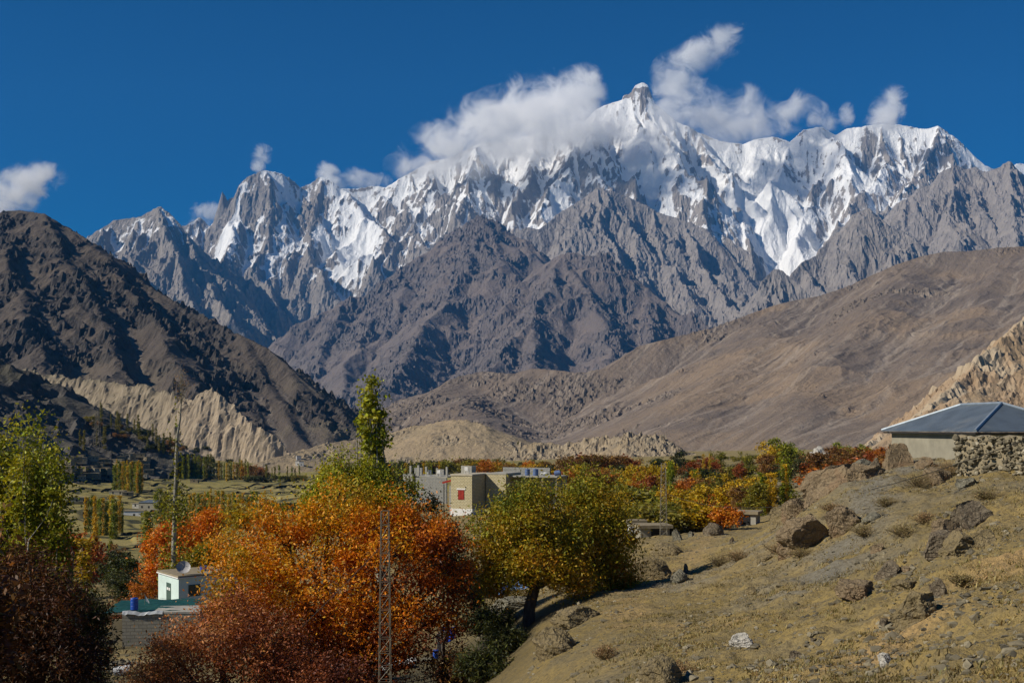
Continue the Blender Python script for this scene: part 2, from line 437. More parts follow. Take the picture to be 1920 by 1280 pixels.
# ---- the snow range, 13 to 14.5 km out
def snow_range():
    D = 14000
    pts = [(60, 520, 12800), (120, 470, 12900), (170, 440, 13000), (240, 425, 13200), (300, 440, 13400), (350, 420, 13400), (372, 405, 13500), (394, 424, 13500),
           (404, 422, 13500), (420, 412, 13500), (436, 398, 13520), (443, 372, 13550), (448, 346, 13550), (458, 335, 13600), (475, 326, 13650), (500, 318, 13700),
           (528, 322, 13750), (548, 336, 13800), (562, 350, 13850), (580, 344, 13900), (600, 330, 13900), (622, 336, 13900), (640, 352, 13900), (668, 352, 13950), (700, 346, 14000),
           (722, 350, 14000), (745, 335, 14000), (775, 322, 14050), (805, 300, 14100), (850, 292, 14200), (900, 268, 14200), (950, 262, 14300), (1000, 250, 14300), (1050, 248, 14300),
           (1095, 226, 14300), (1120, 202, 14300), (1150, 190, 14300), (1178, 184, 14300), (1200, 186, 14290), (1222, 188, 14300), (1240, 202, 14350),
           (1270, 228, 14350), (1310, 246, 14350), (1350, 262, 14350), (1395, 268, 14350), (1420, 258, 14300), (1450, 254, 14300), (1480, 264, 14250), (1505, 242, 14200), (1540, 236, 14200),
           (1568, 252, 14200), (1588, 240, 14150), (1620, 236, 14100), (1655, 230, 14100), (1690, 232, 14100), (1735, 241, 14050), (1758, 236, 14000), (1785, 258, 13950),
           (1815, 280, 13900), (1845, 305, 13800), (1880, 326, 13800), (1910, 304, 13900), (1960, 310, 13900), (2100, 350, 13900)]
    main = crest(pts)
    rg = [(main, 1.75)]
    r = random.Random(5)
    front = []
    # the buttresses one can point at: crest point -> foot
    key = [[(500, 318, 13700), (510, 380, 13300), (500, 440, 12900), (470, 500, 12500), (520, 560, 11900)],
           [(560, 348, 13850), (590, 400, 13500), (575, 470, 12900), (610, 520, 12300)],
           [(440, 366, 13550), (440, 420, 13200), (420, 480, 12700), (440, 545, 12000)],
           [(640, 352, 13900), (690, 400, 13500), (730, 440, 13000), (700, 500, 12400)],
           [(775, 322, 14050), (800, 370, 13600), (770, 430, 13000), (800, 470, 12500)],
           [(900, 268, 14200), (885, 330, 13500), (860, 400, 12800), (880, 440, 12300)],
           [(1000, 250, 14300), (990, 330, 13500), (960, 400, 12700), (990, 440, 12200)],
           [(1060, 250, 14300), (1080, 280, 13600), (1050, 330, 13000), (1010, 390, 12400), (1020, 440, 11900)],
           [(1080, 280, 13600), (1130, 330, 13000), (1160, 380, 12400)],
           [(1205, 188, 14280), (1235, 240, 13900), (1260, 290, 13500), (1310, 350, 12900), (1330, 420, 12200)],
           [(1310, 246, 14350), (1370, 330, 13500), (1390, 410, 12800), (1410, 480, 12100)],
           [(1480, 264, 14250), (1450, 330, 13600), (1440, 400, 13000)],
           [(1568, 252, 14200), (1540, 330, 13600), (1510, 390, 13100), (1500, 450, 12500)],
           [(1655, 230, 14100), (1660, 300, 13600), (1620, 360, 13000), (1570, 420, 12500)],
           [(1758, 236, 14000), (1740, 300, 13500), (1700, 350, 12900), (1650, 400, 12300)]]
    for k in key:
        q = crest(k); front.append((q, 1.35))
        spurs(q, r, 240, 620, 0.85, 1, None, -200, 0.4, front, 1.45)
    spurs(main, r, 330, 1500, 0.95, 1, 'front', -200, 0.35, front, 1.45, top=0.03)
    rg += front
    def snow(X, Y, H, s, conc, ch, dc):
        alt = sstep(950, 2250, H + 380 * fbm(X / 900, Y / 900, 4, 3))
        hi = sstep(2500, 3500, H)
        v = 0.66 * alt + 0.16 * hi + np.clip(conc, -2.5, 2.5) * 0.13 - 0.26 * sstep(1.0, 2.0, s) + 0.25 * (ch - 0.3) * alt
        v = v + 0.42 * fbm(X / 300, Y / 700, 5, 19) * alt
        v = v + (0.22 + 0.3 * fbm(X / 260, Y / 260, 3, 29)) * np.exp(-(dc / 150) ** 2) * sstep(2300, 2700, H)
        # glaciers that spill lower
        for (gx, gy, gd, rx, ry, a) in [(650, 505, 12700, 190, 800, 0.6), (690, 440, 13300, 160, 600, 0.4), (1470, 470, 12600, 330, 1100, 0.75), (1450, 420, 13100, 300, 800, 0.5), (1050, 405, 12500, 170, 500, 0.6),
                                        (500, 500, 12500, 110, 500, 0.35), (425, 430, 13000, 120, 450, 0.5), (610, 460, 13000, 120, 600, 0.35), (1600, 330, 13500, 330, 700, 0.25), (1250, 300, 13500, 500, 700, 0.25)]:
            c = P(gx, gy, gd)
            v = v + a * np.exp(-((X - c.x) / rx) ** 2 - ((Y - c.y) / ry) ** 2)
        # the bare spire and the dark faces under the domes
        for (gx, gd, rx, ry, a) in [(420, 13480, 135, 260, 1.2), (478, 13400, 120, 200, 0.4), (585, 13600, 140, 260, 0.35), (1205, 14250, 110, 90, 0.12), (1640, 13800, 200, 240, 0.25)]:
            v = v - a * np.exp(-((X - (gx - 960) / F * gd) / rx) ** 2 - ((Y - gd) / ry) ** 2)
        tw = P(1200, 163, 14280); v = v + 1.0 * sstep(tw.z - 30, tw.z + 25, H) * sstep(500, 300, np.abs(X - tw.x))
        return np.clip(v, 0, 1)
    make_mountain('snow_mountain', 'long snowy range with a tower like summit under the clouds', MAT_SNOW, rg, -5900, 7400, 10900, 15000, 11, -200, 21,
                  warp=120, wscale=620, rough=70, rscale=640, ero=(26000, 6, 70), snow=snow, cut=150, lat=(38, 260), smooth=False,
                  crest_pl=main, crest_slope=2.5, crest_w=110, crag=(30, 95), outcrop=(-0.25, 0.1), scree=(0.9, 1.2), edge=900,
                  sharp=[(crest([(411, 384, 13470), (417, 357, 13490), (422, 362, 13500), (428, 376, 13510)]), 3.6), (crest([(429, 372, 13520), (440, 367, 13550)]), 3.6),
                         (crest([(1186, 166, 14275), (1191, 156, 14280), (1202, 151, 14280), (1214, 155, 14280), (1219, 170, 14285)]), 3.0), (crest([(1170, 178, 14290), (1186, 170, 14280)]), 2.6), (crest([(449, 347, 13560), (470, 328, 13620)]), 3.2)])
snow_range()

# ---- grey peaks in front of it, 9 to 11.5 km
def grey_ranges():
    r = random.Random(8)
    def one(name, label, pts, D, x0, x1, y0, y1, sp, seed, step, ln, drop, slope, keys=(), snow=None, lat=(25, 160), mat=None, lev=2):
        m = crest(pts); rg = [(m, slope)]
        for k in keys:
            q = crest(k); rg.append((q, slope)); spurs(q, r, step * .7, ln * 0.5, drop, 1, None, -200, .4, rg, slope)
        spurs(m, r, step, ln, drop, lev, 'front', -200, 0.4, rg, slope, top=0.03)
        make_mountain(name, label, mat or MAT_RANGE, rg, x0, x1, y0, y1, sp, -200, seed, warp=70, wscale=420, rough=42, rscale=380,
                      ero=(16000, 5, 60), cut=-150, lat=lat, snow=snow, smooth=False, crest_pl=m, crest_slope=1.35, crest_w=110, crag=(20, 70), outcrop=(-0.2, 0.15), scree=(0.8, 1.1), oscale=500, edge=500)
    one('mountain_peak', 'grey triangular peak with a snow cap left of the rock spire',
        [(60, 540, 10600), (130, 470, 10800), (172, 440, 10900), (215, 413, 11000), (262, 406, 11000), (284, 395, 11000), (300, 387, 11000), (322, 402, 10950), (348, 432, 10900), (375, 470, 10800), (405, 510, 10650), (440, 545, 10500), (480, 592, 10300), (522, 640, 10000), (560, 690, 9800)],
        11000, -4700, -1700, 8300, 11700, 10, 31, 260, 1500, 0.75, 1.25,
        keys=[[(300, 387, 11000), (318, 450, 10500), (345, 520, 10000), (370, 590, 9500)], [(262, 406, 11000), (240, 470, 10400), (270, 540, 9800)], [(348, 432, 10900), (390, 520, 10300), (430, 590, 9700), (470, 640, 9200)]],
        snow=lambda X, Y, H, s, c, ch, dc: np.clip(0.62 * sstep(1150, 2000, H + 300 * fbm(X / 500, Y / 500, 4, 9) - 0.28 * (X + 3400)) + np.clip(c, -2, 2) * 0.14 - 0.25 * sstep(0.9, 1.7, s), 0, 1), mat=MAT_SNOW)
    one('mountain_ridge', 'pale grey fluted rock wall below the summit snows',
        [(860, 520, 10600), (940, 455, 10900), (985, 425, 11000), (1010, 430, 11000), (1050, 400, 11200), (1095, 370, 11300), (1120, 352, 11300), (1150, 358, 11300), (1190, 375, 11300), (1240, 400, 11200), (1285, 412, 11100), (1325, 428, 11000), (1355, 462, 10900), (1390, 505, 10700), (1415, 545, 10500), (1440, 600, 10200)],
        11000, -900, 2600, 8200, 11900, 10, 41, 240, 1500, 0.72, 1.2,
        keys=[[(1120, 352, 11300), (1130, 420, 10700), (1165, 480, 10100), (1190, 540, 9600)], [(1285, 412, 11100), (1310, 480, 10500), (1350, 540, 9900), (1380, 590, 9300)], [(1220, 390, 11250), (1240, 470, 10500), (1290, 540, 9800)]])
    one('mountain_crag', 'jagged dark grey ridge at right in front of the snows',
        [(1600, 470, 10900), (1650, 420, 11000), (1682, 380, 11000), (1702, 372, 11000), (1722, 352, 11000), (1745, 346, 11000), (1762, 324, 11000), (1790, 310, 11000), (1812, 318, 11000), (1830, 312, 11000), (1848, 322, 10950), (1868, 316, 10900), (1890, 302, 10900), (1904, 322, 10900), (1925, 332, 10900), (1990, 320, 10900), (2100, 330, 10900)],
        11000, 3000, 6200, 8000, 11700, 10, 51, 260, 1700, 0.66, 1.15,
        keys=[[(1700, 372, 11000), (1690, 430, 10300), (1720, 480, 9500)], [(1790, 310, 11000), (1780, 390, 10200), (1800, 450, 9400)], [(1890, 302, 10900), (1900, 380, 10100), (1900, 450, 9300)]])
    one('mountain_buttress', 'blocky grey rock buttress rising over the brown ridge',
        [(1440, 590, 8500), (1478, 518, 8800), (1502, 492, 8900), (1530, 478, 9000), (1556, 448, 9100), (1580, 428, 9100), (1598, 404, 9100), (1612, 394, 9100), (1630, 390, 9100), (1646, 404, 9100), (1664, 424, 9000), (1690, 432, 9000), (1712, 444, 8900), (1735, 475, 8800), (1780, 520, 8600)],
        9000, 1900, 3900, 6800, 9600, 8, 61, 200, 1100, 0.72, 1.25, lat=(35, 120))
    one('mountain_spur', 'small dark crag at the foot of the glacier',
        [(1385, 600, 7900), (1412, 552, 8000), (1432, 520, 8050), (1450, 502, 8100), (1466, 506, 8100), (1478, 530, 8050), (1492, 556, 8000), (1520, 600, 7900)],
        8000, 1400, 2400, 6900, 8500, 8, 71, 160, 700, 0.75, 1.3, lat=(30, 100))
grey_ranges()

# ---- the dark massif in the middle, 6 to 9.5 km
def massif():
    r = random.Random(14)
    a = crest([(470, 690, 8300), (515, 640, 8500), (545, 615, 8600), (575, 598, 8700), (612, 585, 8800), (645, 560, 8900), (690, 546, 9000), (722, 520, 9100), (755, 495, 9200), (790, 470, 9300), (830, 450, 9400), (858, 424, 9450), (884, 404, 9500), (905, 392, 9500), (926, 402, 9480), (950, 420, 9400), (975, 442, 9300), (1000, 468, 9100), (1020, 490, 8900)])
    b = crest([(1000, 500, 8300), (1030, 482, 8300), (1052, 470, 8300), (1080, 464, 8300), (1105, 472, 8250), (1132, 470, 8200), (1158, 488, 8150), (1185, 515, 8100), (1215, 540, 8000), (1238, 560, 7900), (1262, 578, 7800), (1300, 592, 7700), (1335, 606, 7600), (1380, 630, 7500)])
    rg = [(a, 0.92), (b, 0.95)]
    for k in [[(1052, 470, 8300), (1030, 540, 7700), (990, 600, 7100), (930, 680, 6300), (880, 730, 5700)],
              [(1052, 470, 8300), (1100, 540, 7700), (1130, 600, 7200), (1150, 670, 6600)],
              [(1215, 540, 8000), (1215, 590, 7600), (1220, 640, 7200)],
              [(905, 392, 9500), (890, 470, 8800), (830, 560, 8000), (770, 640, 7200), (730, 720, 6300)],
              [(905, 392, 9500), (940, 470, 8900), (960, 540, 8300)],
              [(755, 495, 9200), (700, 590, 8400), (650, 680, 7400), (640, 740, 6600)],
              [(645, 560, 8900), (600, 650, 8100), (600, 720, 7200)],
              [(990, 600, 7100), (1010, 660, 6500), (1000, 700, 6000)]]:
        q = crest(k); rg.append((q, 0.8)); spurs(q, r, 230, 650, 0.6, 1, None, -150, .4, rg, 0.9)
    spurs(a, r, 300, 1600, 0.55, 2, 'front', -150, .35, rg, 0.9, top=0.03)
    spurs(b, r, 260, 1400, 0.6, 2, 'front', -150, .35, rg, 0.95, top=0.03)
    make_mountain('rocky_mountain', 'dark brown grey massif with two summits in the middle distance', MAT_MASSIF, rg, -2600, 2000, 4300, 9900, 8, -150, 81, warp=80, wscale=460,
                  rough=30, rscale=420, ero=(26000, 4, 70), cut=-120, lat=(8, 170), scree=(0.62, 0.9), smooth=False, soft=16, softmix=0.75,
                  crest_pl=None, crag=(24, 75), outcrop=(0.08, 0.3), oscale=620, edge=300)
massif()

# ---- the long brown ridge at right, 2 to 4.5 km
def brown_ridge():
    r = random.Random(21)
    c = crest([(640, 860, 3300), (730, 800, 3500), (800, 745, 3700), (850, 708, 3800), (905, 695, 3800), (960, 700, 3750), (1000, 690, 3700), (1040, 693, 3650), (1085, 698, 3600), (1140, 690, 3600), (1170, 668, 3650), (1200, 648, 3700), (1240, 638, 3700), (1290, 625, 3750), (1340, 612, 3800),
               (1390, 594, 3850), (1440, 576, 3900), (1480, 565, 3900), (1530, 556, 3900), (1580, 540, 3950), (1630, 518, 4000), (1680, 496, 4000), (1730, 480, 4000), (1770, 472, 4000), (1820, 470, 3950), (1870, 464, 3900), (1920, 462, 3900), (2000, 440, 3900), (2150, 400, 3900)])
    rg = [(c, 0.62)]
    for k in [[(850, 708, 3800), (880, 760, 3200), (930, 810, 2600), (960, 850, 2200)], 
              [(1480, 565, 3900), (1400, 640, 3300), (1330, 720, 2700), (1280, 800, 2200)], [(1730, 480, 4000), (1640, 570, 3300), (1560, 670, 2700), (1500, 760, 2200), (1450, 830, 1900)],
              [(1920, 462, 3900), (1840, 560, 3200), (1750, 660, 2600), (1660, 760, 2100), (1600, 830, 1800)],
              [(2050, 420, 3900), (1990, 560, 3000), (1900, 660, 2300), (1800, 780, 1800)]]:
        q = crest(k); rg.append((q, 0.42)); spurs(q, r, 190, 420, 0.45, 1, None, -60, .35, rg, 0.5, top=0.09)
    def post(X, Y, H):
        return H + 9 * (ridged((0.8 * X - 0.6 * Y) / 130 + 0.35 * fbm(X / 200, Y / 200, 3, 92), (0.6 * X + 0.8 * Y) / 1100, 5, 91) - 0.4) * np.clip((H + 40) / 120, 0, 1) + 3.2 * (ridged((0.8 * X - 0.6 * Y) / 42 + 0.5 * fbm(X / 80, Y / 80, 3, 94), (0.6 * X + 0.8 * Y) / 420, 4, 95) - 0.4) * np.clip((H + 40) / 80, 0, 1)
    make_mountain('brown_hill', 'long smooth brown scree ridge sweeping up to the right', MAT_BROWN, rg, -950, 2500, 1700, 4500, 5, -60, 91, warp=50, wscale=330,
                  rough=8, rscale=260, ero=(22000, 1, 60), cut=-52, scree=(0.72, 0.95), post=post, soft=320, softmix=0.93, crest_pl=c, crest_slope=0.6, crest_w=45, crag=(9, 30), outcrop=(0.10, 0.40), oscale=260, smooth=False,
                  rockbias=lambda X, Y, H: 0.42 * sstep(600, -100, X), tint=lambda X, Y, H, s, c: 0.75 * sstep(0, 600, X) * sstep(0.52, 0.68, 0.5 + 0.5 * fbm(X / 420, Y / 420, 4, 77) + 0.1 * sstep(300, 0, H)), chute_n=2600)
brown_ridge()

# ---- the dark mountain at left, 1.3 to 2.8 km
def left_mountain():
    r = random.Random(33)
    c = crest([(-420, 330, 2900), (-200, 372, 2850), (-80, 390, 2800), (0, 396, 2750), (40, 394, 2750), (85, 401, 2700), (125, 424, 2700), (165, 448, 2650), (205, 482, 2650), (250, 515, 2600), (300, 548, 2550), (345, 575, 2500), (395, 598, 2450), (445, 624, 2400), (498, 650, 2350), (535, 680, 2300), (568, 712, 2250),
               (600, 738, 2200), (630, 760, 2150), (652, 782, 2100), (672, 815, 2050), (690, 850, 2000)])
    rg = [(c, 0.72)]
    for k in [[(85, 401, 2700), (150, 520, 2400), (200, 620, 2150), (215, 700, 1950)], [(165, 448, 2650), (260, 560, 2400), (330, 650, 2150), (370, 730, 1950)],
              [(300, 548, 2550), (380, 640, 2350), (440, 720, 2150), (480, 790, 1950)], [(445, 624, 2400), (500, 710, 2200), (550, 790, 2000), (580, 840, 1850)],
              [(0, 396, 2750), (20, 500, 2400), (60, 600, 2150), (80, 690, 1900)], [(-120, 385, 2820), (-80, 520, 2400), (-60, 640, 2000)], [(535, 680, 2300), (590, 760, 2100), (630, 830, 1950)]]:
        q = crest(k); rg.append((q, 0.72)); spurs(q, r, 110, 270, 0.6, 1, None, -40, .35, rg, 0.8, top=0.05)
    spurs(c, r, 150, 520, 0.62, 1, 'front', -40, .3, rg, 0.75, top=0.05)
    make_mountain('dark_mountain', 'dark bare mountain sloping down to the valley at left', MAT_LEFT, rg, -1800, -180, 1250, 3000, 4, -60, 101, warp=32, wscale=170,
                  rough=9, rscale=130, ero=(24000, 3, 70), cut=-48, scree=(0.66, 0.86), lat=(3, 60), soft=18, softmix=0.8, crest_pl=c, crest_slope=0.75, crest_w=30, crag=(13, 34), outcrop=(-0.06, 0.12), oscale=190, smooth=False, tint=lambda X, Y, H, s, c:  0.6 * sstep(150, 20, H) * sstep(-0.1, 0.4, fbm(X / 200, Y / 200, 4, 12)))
left_mountain()

# ---- nearer slopes
def near_hills():
    r = random.Random(44)
    # the shaded boulder slope far left
    c = crest([(-1250, -40, 900), (-960, 130, 930), (-700, 320, 950), (-430, 480, 950), (-230, 590, 950), (-100, 645, 960), (0, 676, 980), (55, 690, 1000), (100, 712, 1020), (150, 742, 1040), (200, 776, 1060), (240, 806, 1080), (280, 832, 1100), (330, 856, 1120), (390, 872, 1120)])  # unseen left end of the crest is added and raised to shade this slope
    rg = [(c, 0.62)]; spurs(c, r, 60, 210, 0.55, 1, 'front', -45, .3, rg, 0.62, top=0.04)
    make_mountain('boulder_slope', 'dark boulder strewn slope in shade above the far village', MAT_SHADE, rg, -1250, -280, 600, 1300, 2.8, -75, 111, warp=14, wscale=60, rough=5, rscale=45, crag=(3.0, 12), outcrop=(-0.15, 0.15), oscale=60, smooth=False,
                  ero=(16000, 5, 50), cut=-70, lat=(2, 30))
    # bench with the pale eroded cliff
    c = crest([(40, 690, 1750), (130, 704, 1700), (200, 714, 1650), (260, 716, 1600), (320, 736, 1560), (360, 742, 1540), (384, 727, 1540), (396, 724, 1540), (418, 742, 1530), (445, 768, 1520), (470, 790, 1510), (500, 812, 1500), (530, 838, 1490), (556, 862, 1480)])
    rg = [(c, 1.45)]
    b2 = crest([(60, 735, 1420), (150, 748, 1420), (200, 764, 1430), (240, 790, 1440)])
    rg.append((b2, 0.55))
    spurs(c, r, 70, 110, 1.2, 0, 'front', -50, .5, rg, 1.9, top=0.12)
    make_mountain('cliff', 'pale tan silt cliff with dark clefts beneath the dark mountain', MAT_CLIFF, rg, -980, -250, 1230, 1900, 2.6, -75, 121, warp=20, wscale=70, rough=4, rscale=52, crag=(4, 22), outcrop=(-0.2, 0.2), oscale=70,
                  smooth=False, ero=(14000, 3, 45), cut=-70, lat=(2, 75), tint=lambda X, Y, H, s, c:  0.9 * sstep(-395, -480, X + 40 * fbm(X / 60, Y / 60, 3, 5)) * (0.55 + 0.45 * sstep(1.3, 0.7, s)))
    # tan mounds on the valley floor
    def tdark(X, Y, H, s, c): return 0.8 * sstep(0.75, 1.3, s) + 0.5 * sstep(0.25, 0.45, fbm(X / 14, Y / 14, 3, 4))
    c = crest([(430, 880, 1180), (500, 862, 1200), (560, 845, 1240), (610, 830, 1280), (670, 822, 1320), (720, 815, 1340), (755, 803, 1350), (800, 796, 1350), (830, 789, 1350), (870, 787, 1350), (898, 794, 1340), (925, 812, 1330), (945, 836, 1320), (965, 856, 1310)])
    rg = [(c, 0.36), (densify(crest([(735, 812, 1348), (760, 800, 1350), (800, 793, 1352), (832, 786, 1352), (872, 785, 1352), (900, 792, 1342), (925, 811, 1332)]), 9), 1.6)]
    make_mountain('tan_hill', 'smooth tan mound with a rocky cap beyond the poplar', MAT_TAN, rg, -440, 60, 1050, 1480, 2.0, -70, 131, warp=8, wscale=34, rough=2.2, rscale=30, crag=(3.2, 11), outcrop=(0.05, 0.3), oscale=60, scree=(0.5, 0.9), smooth=False,
                  ero=(9000, 3, 40), cut=-66, tint=tdark)
    c = crest([(880, 880, 1080), (940, 858, 1100), (975, 838, 1120), (1010, 828, 1130), (1060, 829, 1130), (1095, 822, 1120), (1140, 818, 1110), (1180, 811, 1100), (1222, 811, 1095), (1236, 826, 1090), (1250, 846, 1085), (1290, 862, 1080)])
    rg = [(c, 0.5)]; spurs(c, r, 22, 60, 0.4, 1, 'front', -40, .4, rg, 0.7)
    make_mountain('rocky_hill', 'low craggy tan hill behind the autumn trees', MAT_TAN, rg, -80, 220, 960, 1200, 1.6, -60, 141, warp=9, wscale=26, rough=5, rscale=26, crag=(4.0, 9), outcrop=(-0.3, 0.1), oscale=40, scree=(0.5, 0.9), smooth=False,
                  ero=(9000, 3, 40), cut=-56, lat=(2, 16), tint=tdark)
    # ribs at right above the blue roof
    c = crest([(1560, 852, 850), (1630, 832, 880), (1665, 808, 900), (1700, 788, 930), (1735, 768, 960), (1765, 738, 1000), (1800, 704, 1040), (1835, 668, 1080), (1875, 634, 1120), (1920, 600, 1160), (2000, 540, 1220), (2150, 440, 1300)])
    rg = [(c, 0.85)]; spurs(c, r, 36, 110, 0.75, 1, 'both', -30, .3, rg, 1.0, top=0.08)
    make_mountain('eroded_ridge', 'pale eroded rib climbing the right edge above the blue roof', MAT_ORANGE, rg, 200, 760, 640, 1360, 2.4, -50, 151, warp=11, wscale=44, rough=4, rscale=40, crag=(3.5, 13), outcrop=(-0.2, 0.15), oscale=60, smooth=False,
                  ero=(14000, 5, 45), cut=-46, lat=(2.5, 24), tint=lambda X, Y, H, s, c:  0.8 * sstep(-0.15, 0.25, fbm(X / 60, Y / 60, 3, 6)))
    c = crest([(1620, 850, 520), (1680, 812, 530), (1720, 786, 545), (1745, 768, 550), (1790, 745, 560), (1850, 722, 575), (1920, 690, 590), (2000, 648, 600), (2150, 590, 620)])
    rg = [(c, 0.62)]; spurs(c, r, 22, 70, 0.55, 1, 'front', -14, .3, rg, 0.75, top=0.08)
    make_mountain('ochre_hill', 'ochre rocky hillside close behind the blue roof', MAT_ORANGE, rg, 150, 420, 400, 660, 1.3, -30, 161, warp=5, wscale=24, rough=2, rscale=20, crag=(2.0, 7), outcrop=(-0.1, 0.2), oscale=40, smooth=False,
                  ero=(9000, 4, 40), cut=-27, lat=(1.2, 12), tint=lambda X, Y, H, s, c:  0.6 * sstep(0.0, 0.4, fbm(X / 25, Y / 25, 3, 6)))
near_hills()
# ---------------------------------------------------------------- the valley ground: one sheet from the hillside to the far mountains
GCP = [  # (px, distance, py): where the ground shows
    (1920, 10, 1420), (1920, 16, 1280), (1920, 24, 1095), (1920, 36, 950), (1920, 48, 890), (1920, 60, 862), (1920, 75, 852), (1920, 120, 850), (1920, 300, 842), (1920, 700, 832), (1920, 1300, 832),
    (1700, 12, 1440), (1700, 18, 1280), (1700, 30, 1090), (1700, 46, 955), (1700, 62, 868), (1700, 80, 862), (1700, 120, 870),
    (1500, 14, 1480), (1500, 21, 1280), (1500, 32, 1145), (1500, 46, 1048), (1500, 60, 968), (1500, 70, 962), (1530, 56, 940), (1600, 60, 902),
    (1300, 15, 1480), (1300, 24, 1280), (1300, 32, 1195), (1300, 45, 1120), (1300, 58, 1070), (1320, 75, 1030), (1320, 95, 1000),
    (1150, 16, 1500), (1130, 27, 1280), (1110, 36, 1200), (1100, 46, 1140), (1060, 40, 1190), (1030, 36, 1235), (1000, 34, 1290), (1180, 55, 1100), (1200, 65, 1080), (1250, 75, 1040), (1240, 95, 1010),
    (1000, 52, 1160), (960, 60, 1150), (990, 45, 1215), (940, 40, 1290), (900, 50, 1262), (850, 56, 1262), (830, 68, 1226), (900, 70, 1180), (960, 75, 1125), (1100, 70, 1078), (1080, 90, 1030),
    (760, 50, 1300), (760, 62, 1255), (700, 70, 1230), (600, 50, 1310), (720, 80, 1180), (860, 80, 1110), (860, 92, 1075), (860, 110, 1035), (880, 128, 1000), (885, 146, 967), (950, 150, 966), (800, 150, 975),
    (700, 100, 1110), (700, 150, 1010), (700, 250, 960), (700, 400, 930), (700, 700, 905), (700, 1200, 876),
    (500, 50, 1320), (500, 70, 1260), (450, 110, 1150), (450, 180, 1092), (450, 300, 1030), (450, 450, 985), (450, 700, 930), (450, 1000, 896), (450, 1300, 878),
    (330, 80, 1222), (320, 110, 1142), (230, 75, 1245), (200, 68, 1285), (200, 110, 1165), (200, 180, 1102), (200, 300, 1040), (200, 500, 967), (200, 700, 922), (200, 900, 896), (200, 1050, 872), (200, 1300, 845),
    (0, 30, 1480), (0, 45, 1380), (0, 70, 1290), (0, 110, 1170), (0, 300, 1042), (0, 700, 918), (0, 1000, 880), (0, 1300, 845),
    (900, 170, 950), (900, 250, 922), (900, 400, 902), (900, 700, 882), (900, 1000, 870), (900, 1300, 860), (1100, 130, 990), (1100, 250, 935), (1100, 400, 905), (1100, 700, 875), (1100, 1000, 862),
    (1300, 130, 985), (1300, 180, 962), (1300, 250, 938), (1300, 400, 898), (1300, 700, 862), (1300, 1200, 850), (1450, 100, 990), (1450, 150, 965), (1450, 250, 925), (1450, 400, 888), (1450, 700, 858),
    (1600, 90, 965), (1600, 150, 930), (1600, 250, 895), (1600, 400, 870), (1600, 700, 850), (1600, 1200, 845),
    (-500, 40, 1420), (-500, 110, 1180), (-500, 400, 1010), (-500, 1000, 880), (2500, 20, 1080), (2500, 50, 850), (2500, 120, 840), (2500, 600, 830), (960, 9, 1750), (300, 12, 1800), (1500, 8, 1750), (1920, 7, 1650), (-200, 15, 1800),
    (0, 2500, 835), (960, 2500, 840), (1900, 2500, 830), (0, 6000, 815), (960, 6000, 815), (1900, 6000, 815)]
def _tps(cp):
    a = np.array(cp, float); U = np.stack([a[:, 0] / 420.0, np.log(a[:, 1]) * 2.2], 1); v = a[:, 2]
    def phi(r2): return 0.5 * r2 * np.log(r2 + 1e-9)
    n = len(U); K = phi(((U[:, None] - U[None]) ** 2).sum(-1)) + np.eye(n) * 0.004
    Pm = np.concatenate([np.ones((n, 1)), U], 1)
    A = np.zeros((n + 3, n + 3)); A[:n, :n] = K; A[:n, n:] = Pm; A[n:, :n] = Pm.T
    w = np.linalg.solve(A, np.concatenate([v, np.zeros(3)]))
    def f(px, d):
        u = px / 420.0; l = np.log(d) * 2.2; s = w[n] + w[n + 1] * u + w[n + 2] * l
        for i in range(n): s = s + w[i] * phi((u - U[i, 0]) ** 2 + (l - U[i, 1]) ** 2)
        return s
    return f
_gpy = _tps(GCP)
def ground_base(x, y):
    px = 960 + x / y * F
    return (800.0 - _gpy(np.clip(px, -700, 2700), y)) / F * y
def ground_detail(x, y):
    """lumps, ledges and ruts that the sheet and everything on it share"""
    near = np.exp(-(y / 130.0) ** 2)
    hill = sstep(-3, 6, x - 2 - 0.05 * (y - 30)) * near
    z = 0.35 * fbm(x / 9, y / 9, 4, 201) * near + hill * (0.50 * fbm(x / 4.2, y / 4.2, 5, 202) + 0.22 * (ridged((x * .8 + y * .6) / 3.5, (y * .8 - x * .6) / 9, 4, 206) - .5) + 0.10 * (ridged(x / 1.6 + 0.3 * y / 1.6, y / 1.1, 3, 203) - 0.5))
    z = z + hill * 0.30 * (ridged((x * .55 + y * .83) / 5 + .5 * fbm(x / 4, y / 4, 2, 218), (y * .55 - x * .83) / 16, 4, 217) - .5) * sstep(-.3, .2, fbm(x / 11, y / 11, 2, 219)) + hill * (0.10 * fbm(x / 0.7, y / 0.7, 5, 204) + 0.20 * sstep(0.0, 0.35, fbm(x / 1.6 + .4 * y, y / 1.3, 4, 208)) * sstep(-.2, .3, fbm(x / 7, y / 7, 2, 209)))
    z = z + (1 - near) * 0.5 * fbm(x / 40, y / 40, 3, 205)
    return z
def terrace(x, y, z):
    """field steps on the valley floor"""
    m = sstep(300, 380, y) * sstep(1150, 1000, y) * sstep(30, -20, x)
    q = y / 26.0 + 1.1 * fbm(x / 90, y / 120, 3, 211) * 2 + x / 160
    k = q - np.floor(q); st = 1.3
    return z + m * st * (sstep(0.9, 0.99, k) - k)
def ground_z(x, y):
    x = np.asarray(x, float); y = np.maximum(np.asarray(y, float), 4.0)
    z = ground_base(x, y) + ground_detail(x, y)
    return terrace(x, y, z)
def gz(x, y): return float(ground_z(np.array([x]), np.array([y]))[0])
def G(px, d, up=0.0):
    """ground point under photo column px at distance d"""
    x = (px - 960) / F * d
    return Vector((x, d, gz(x, d) + up))
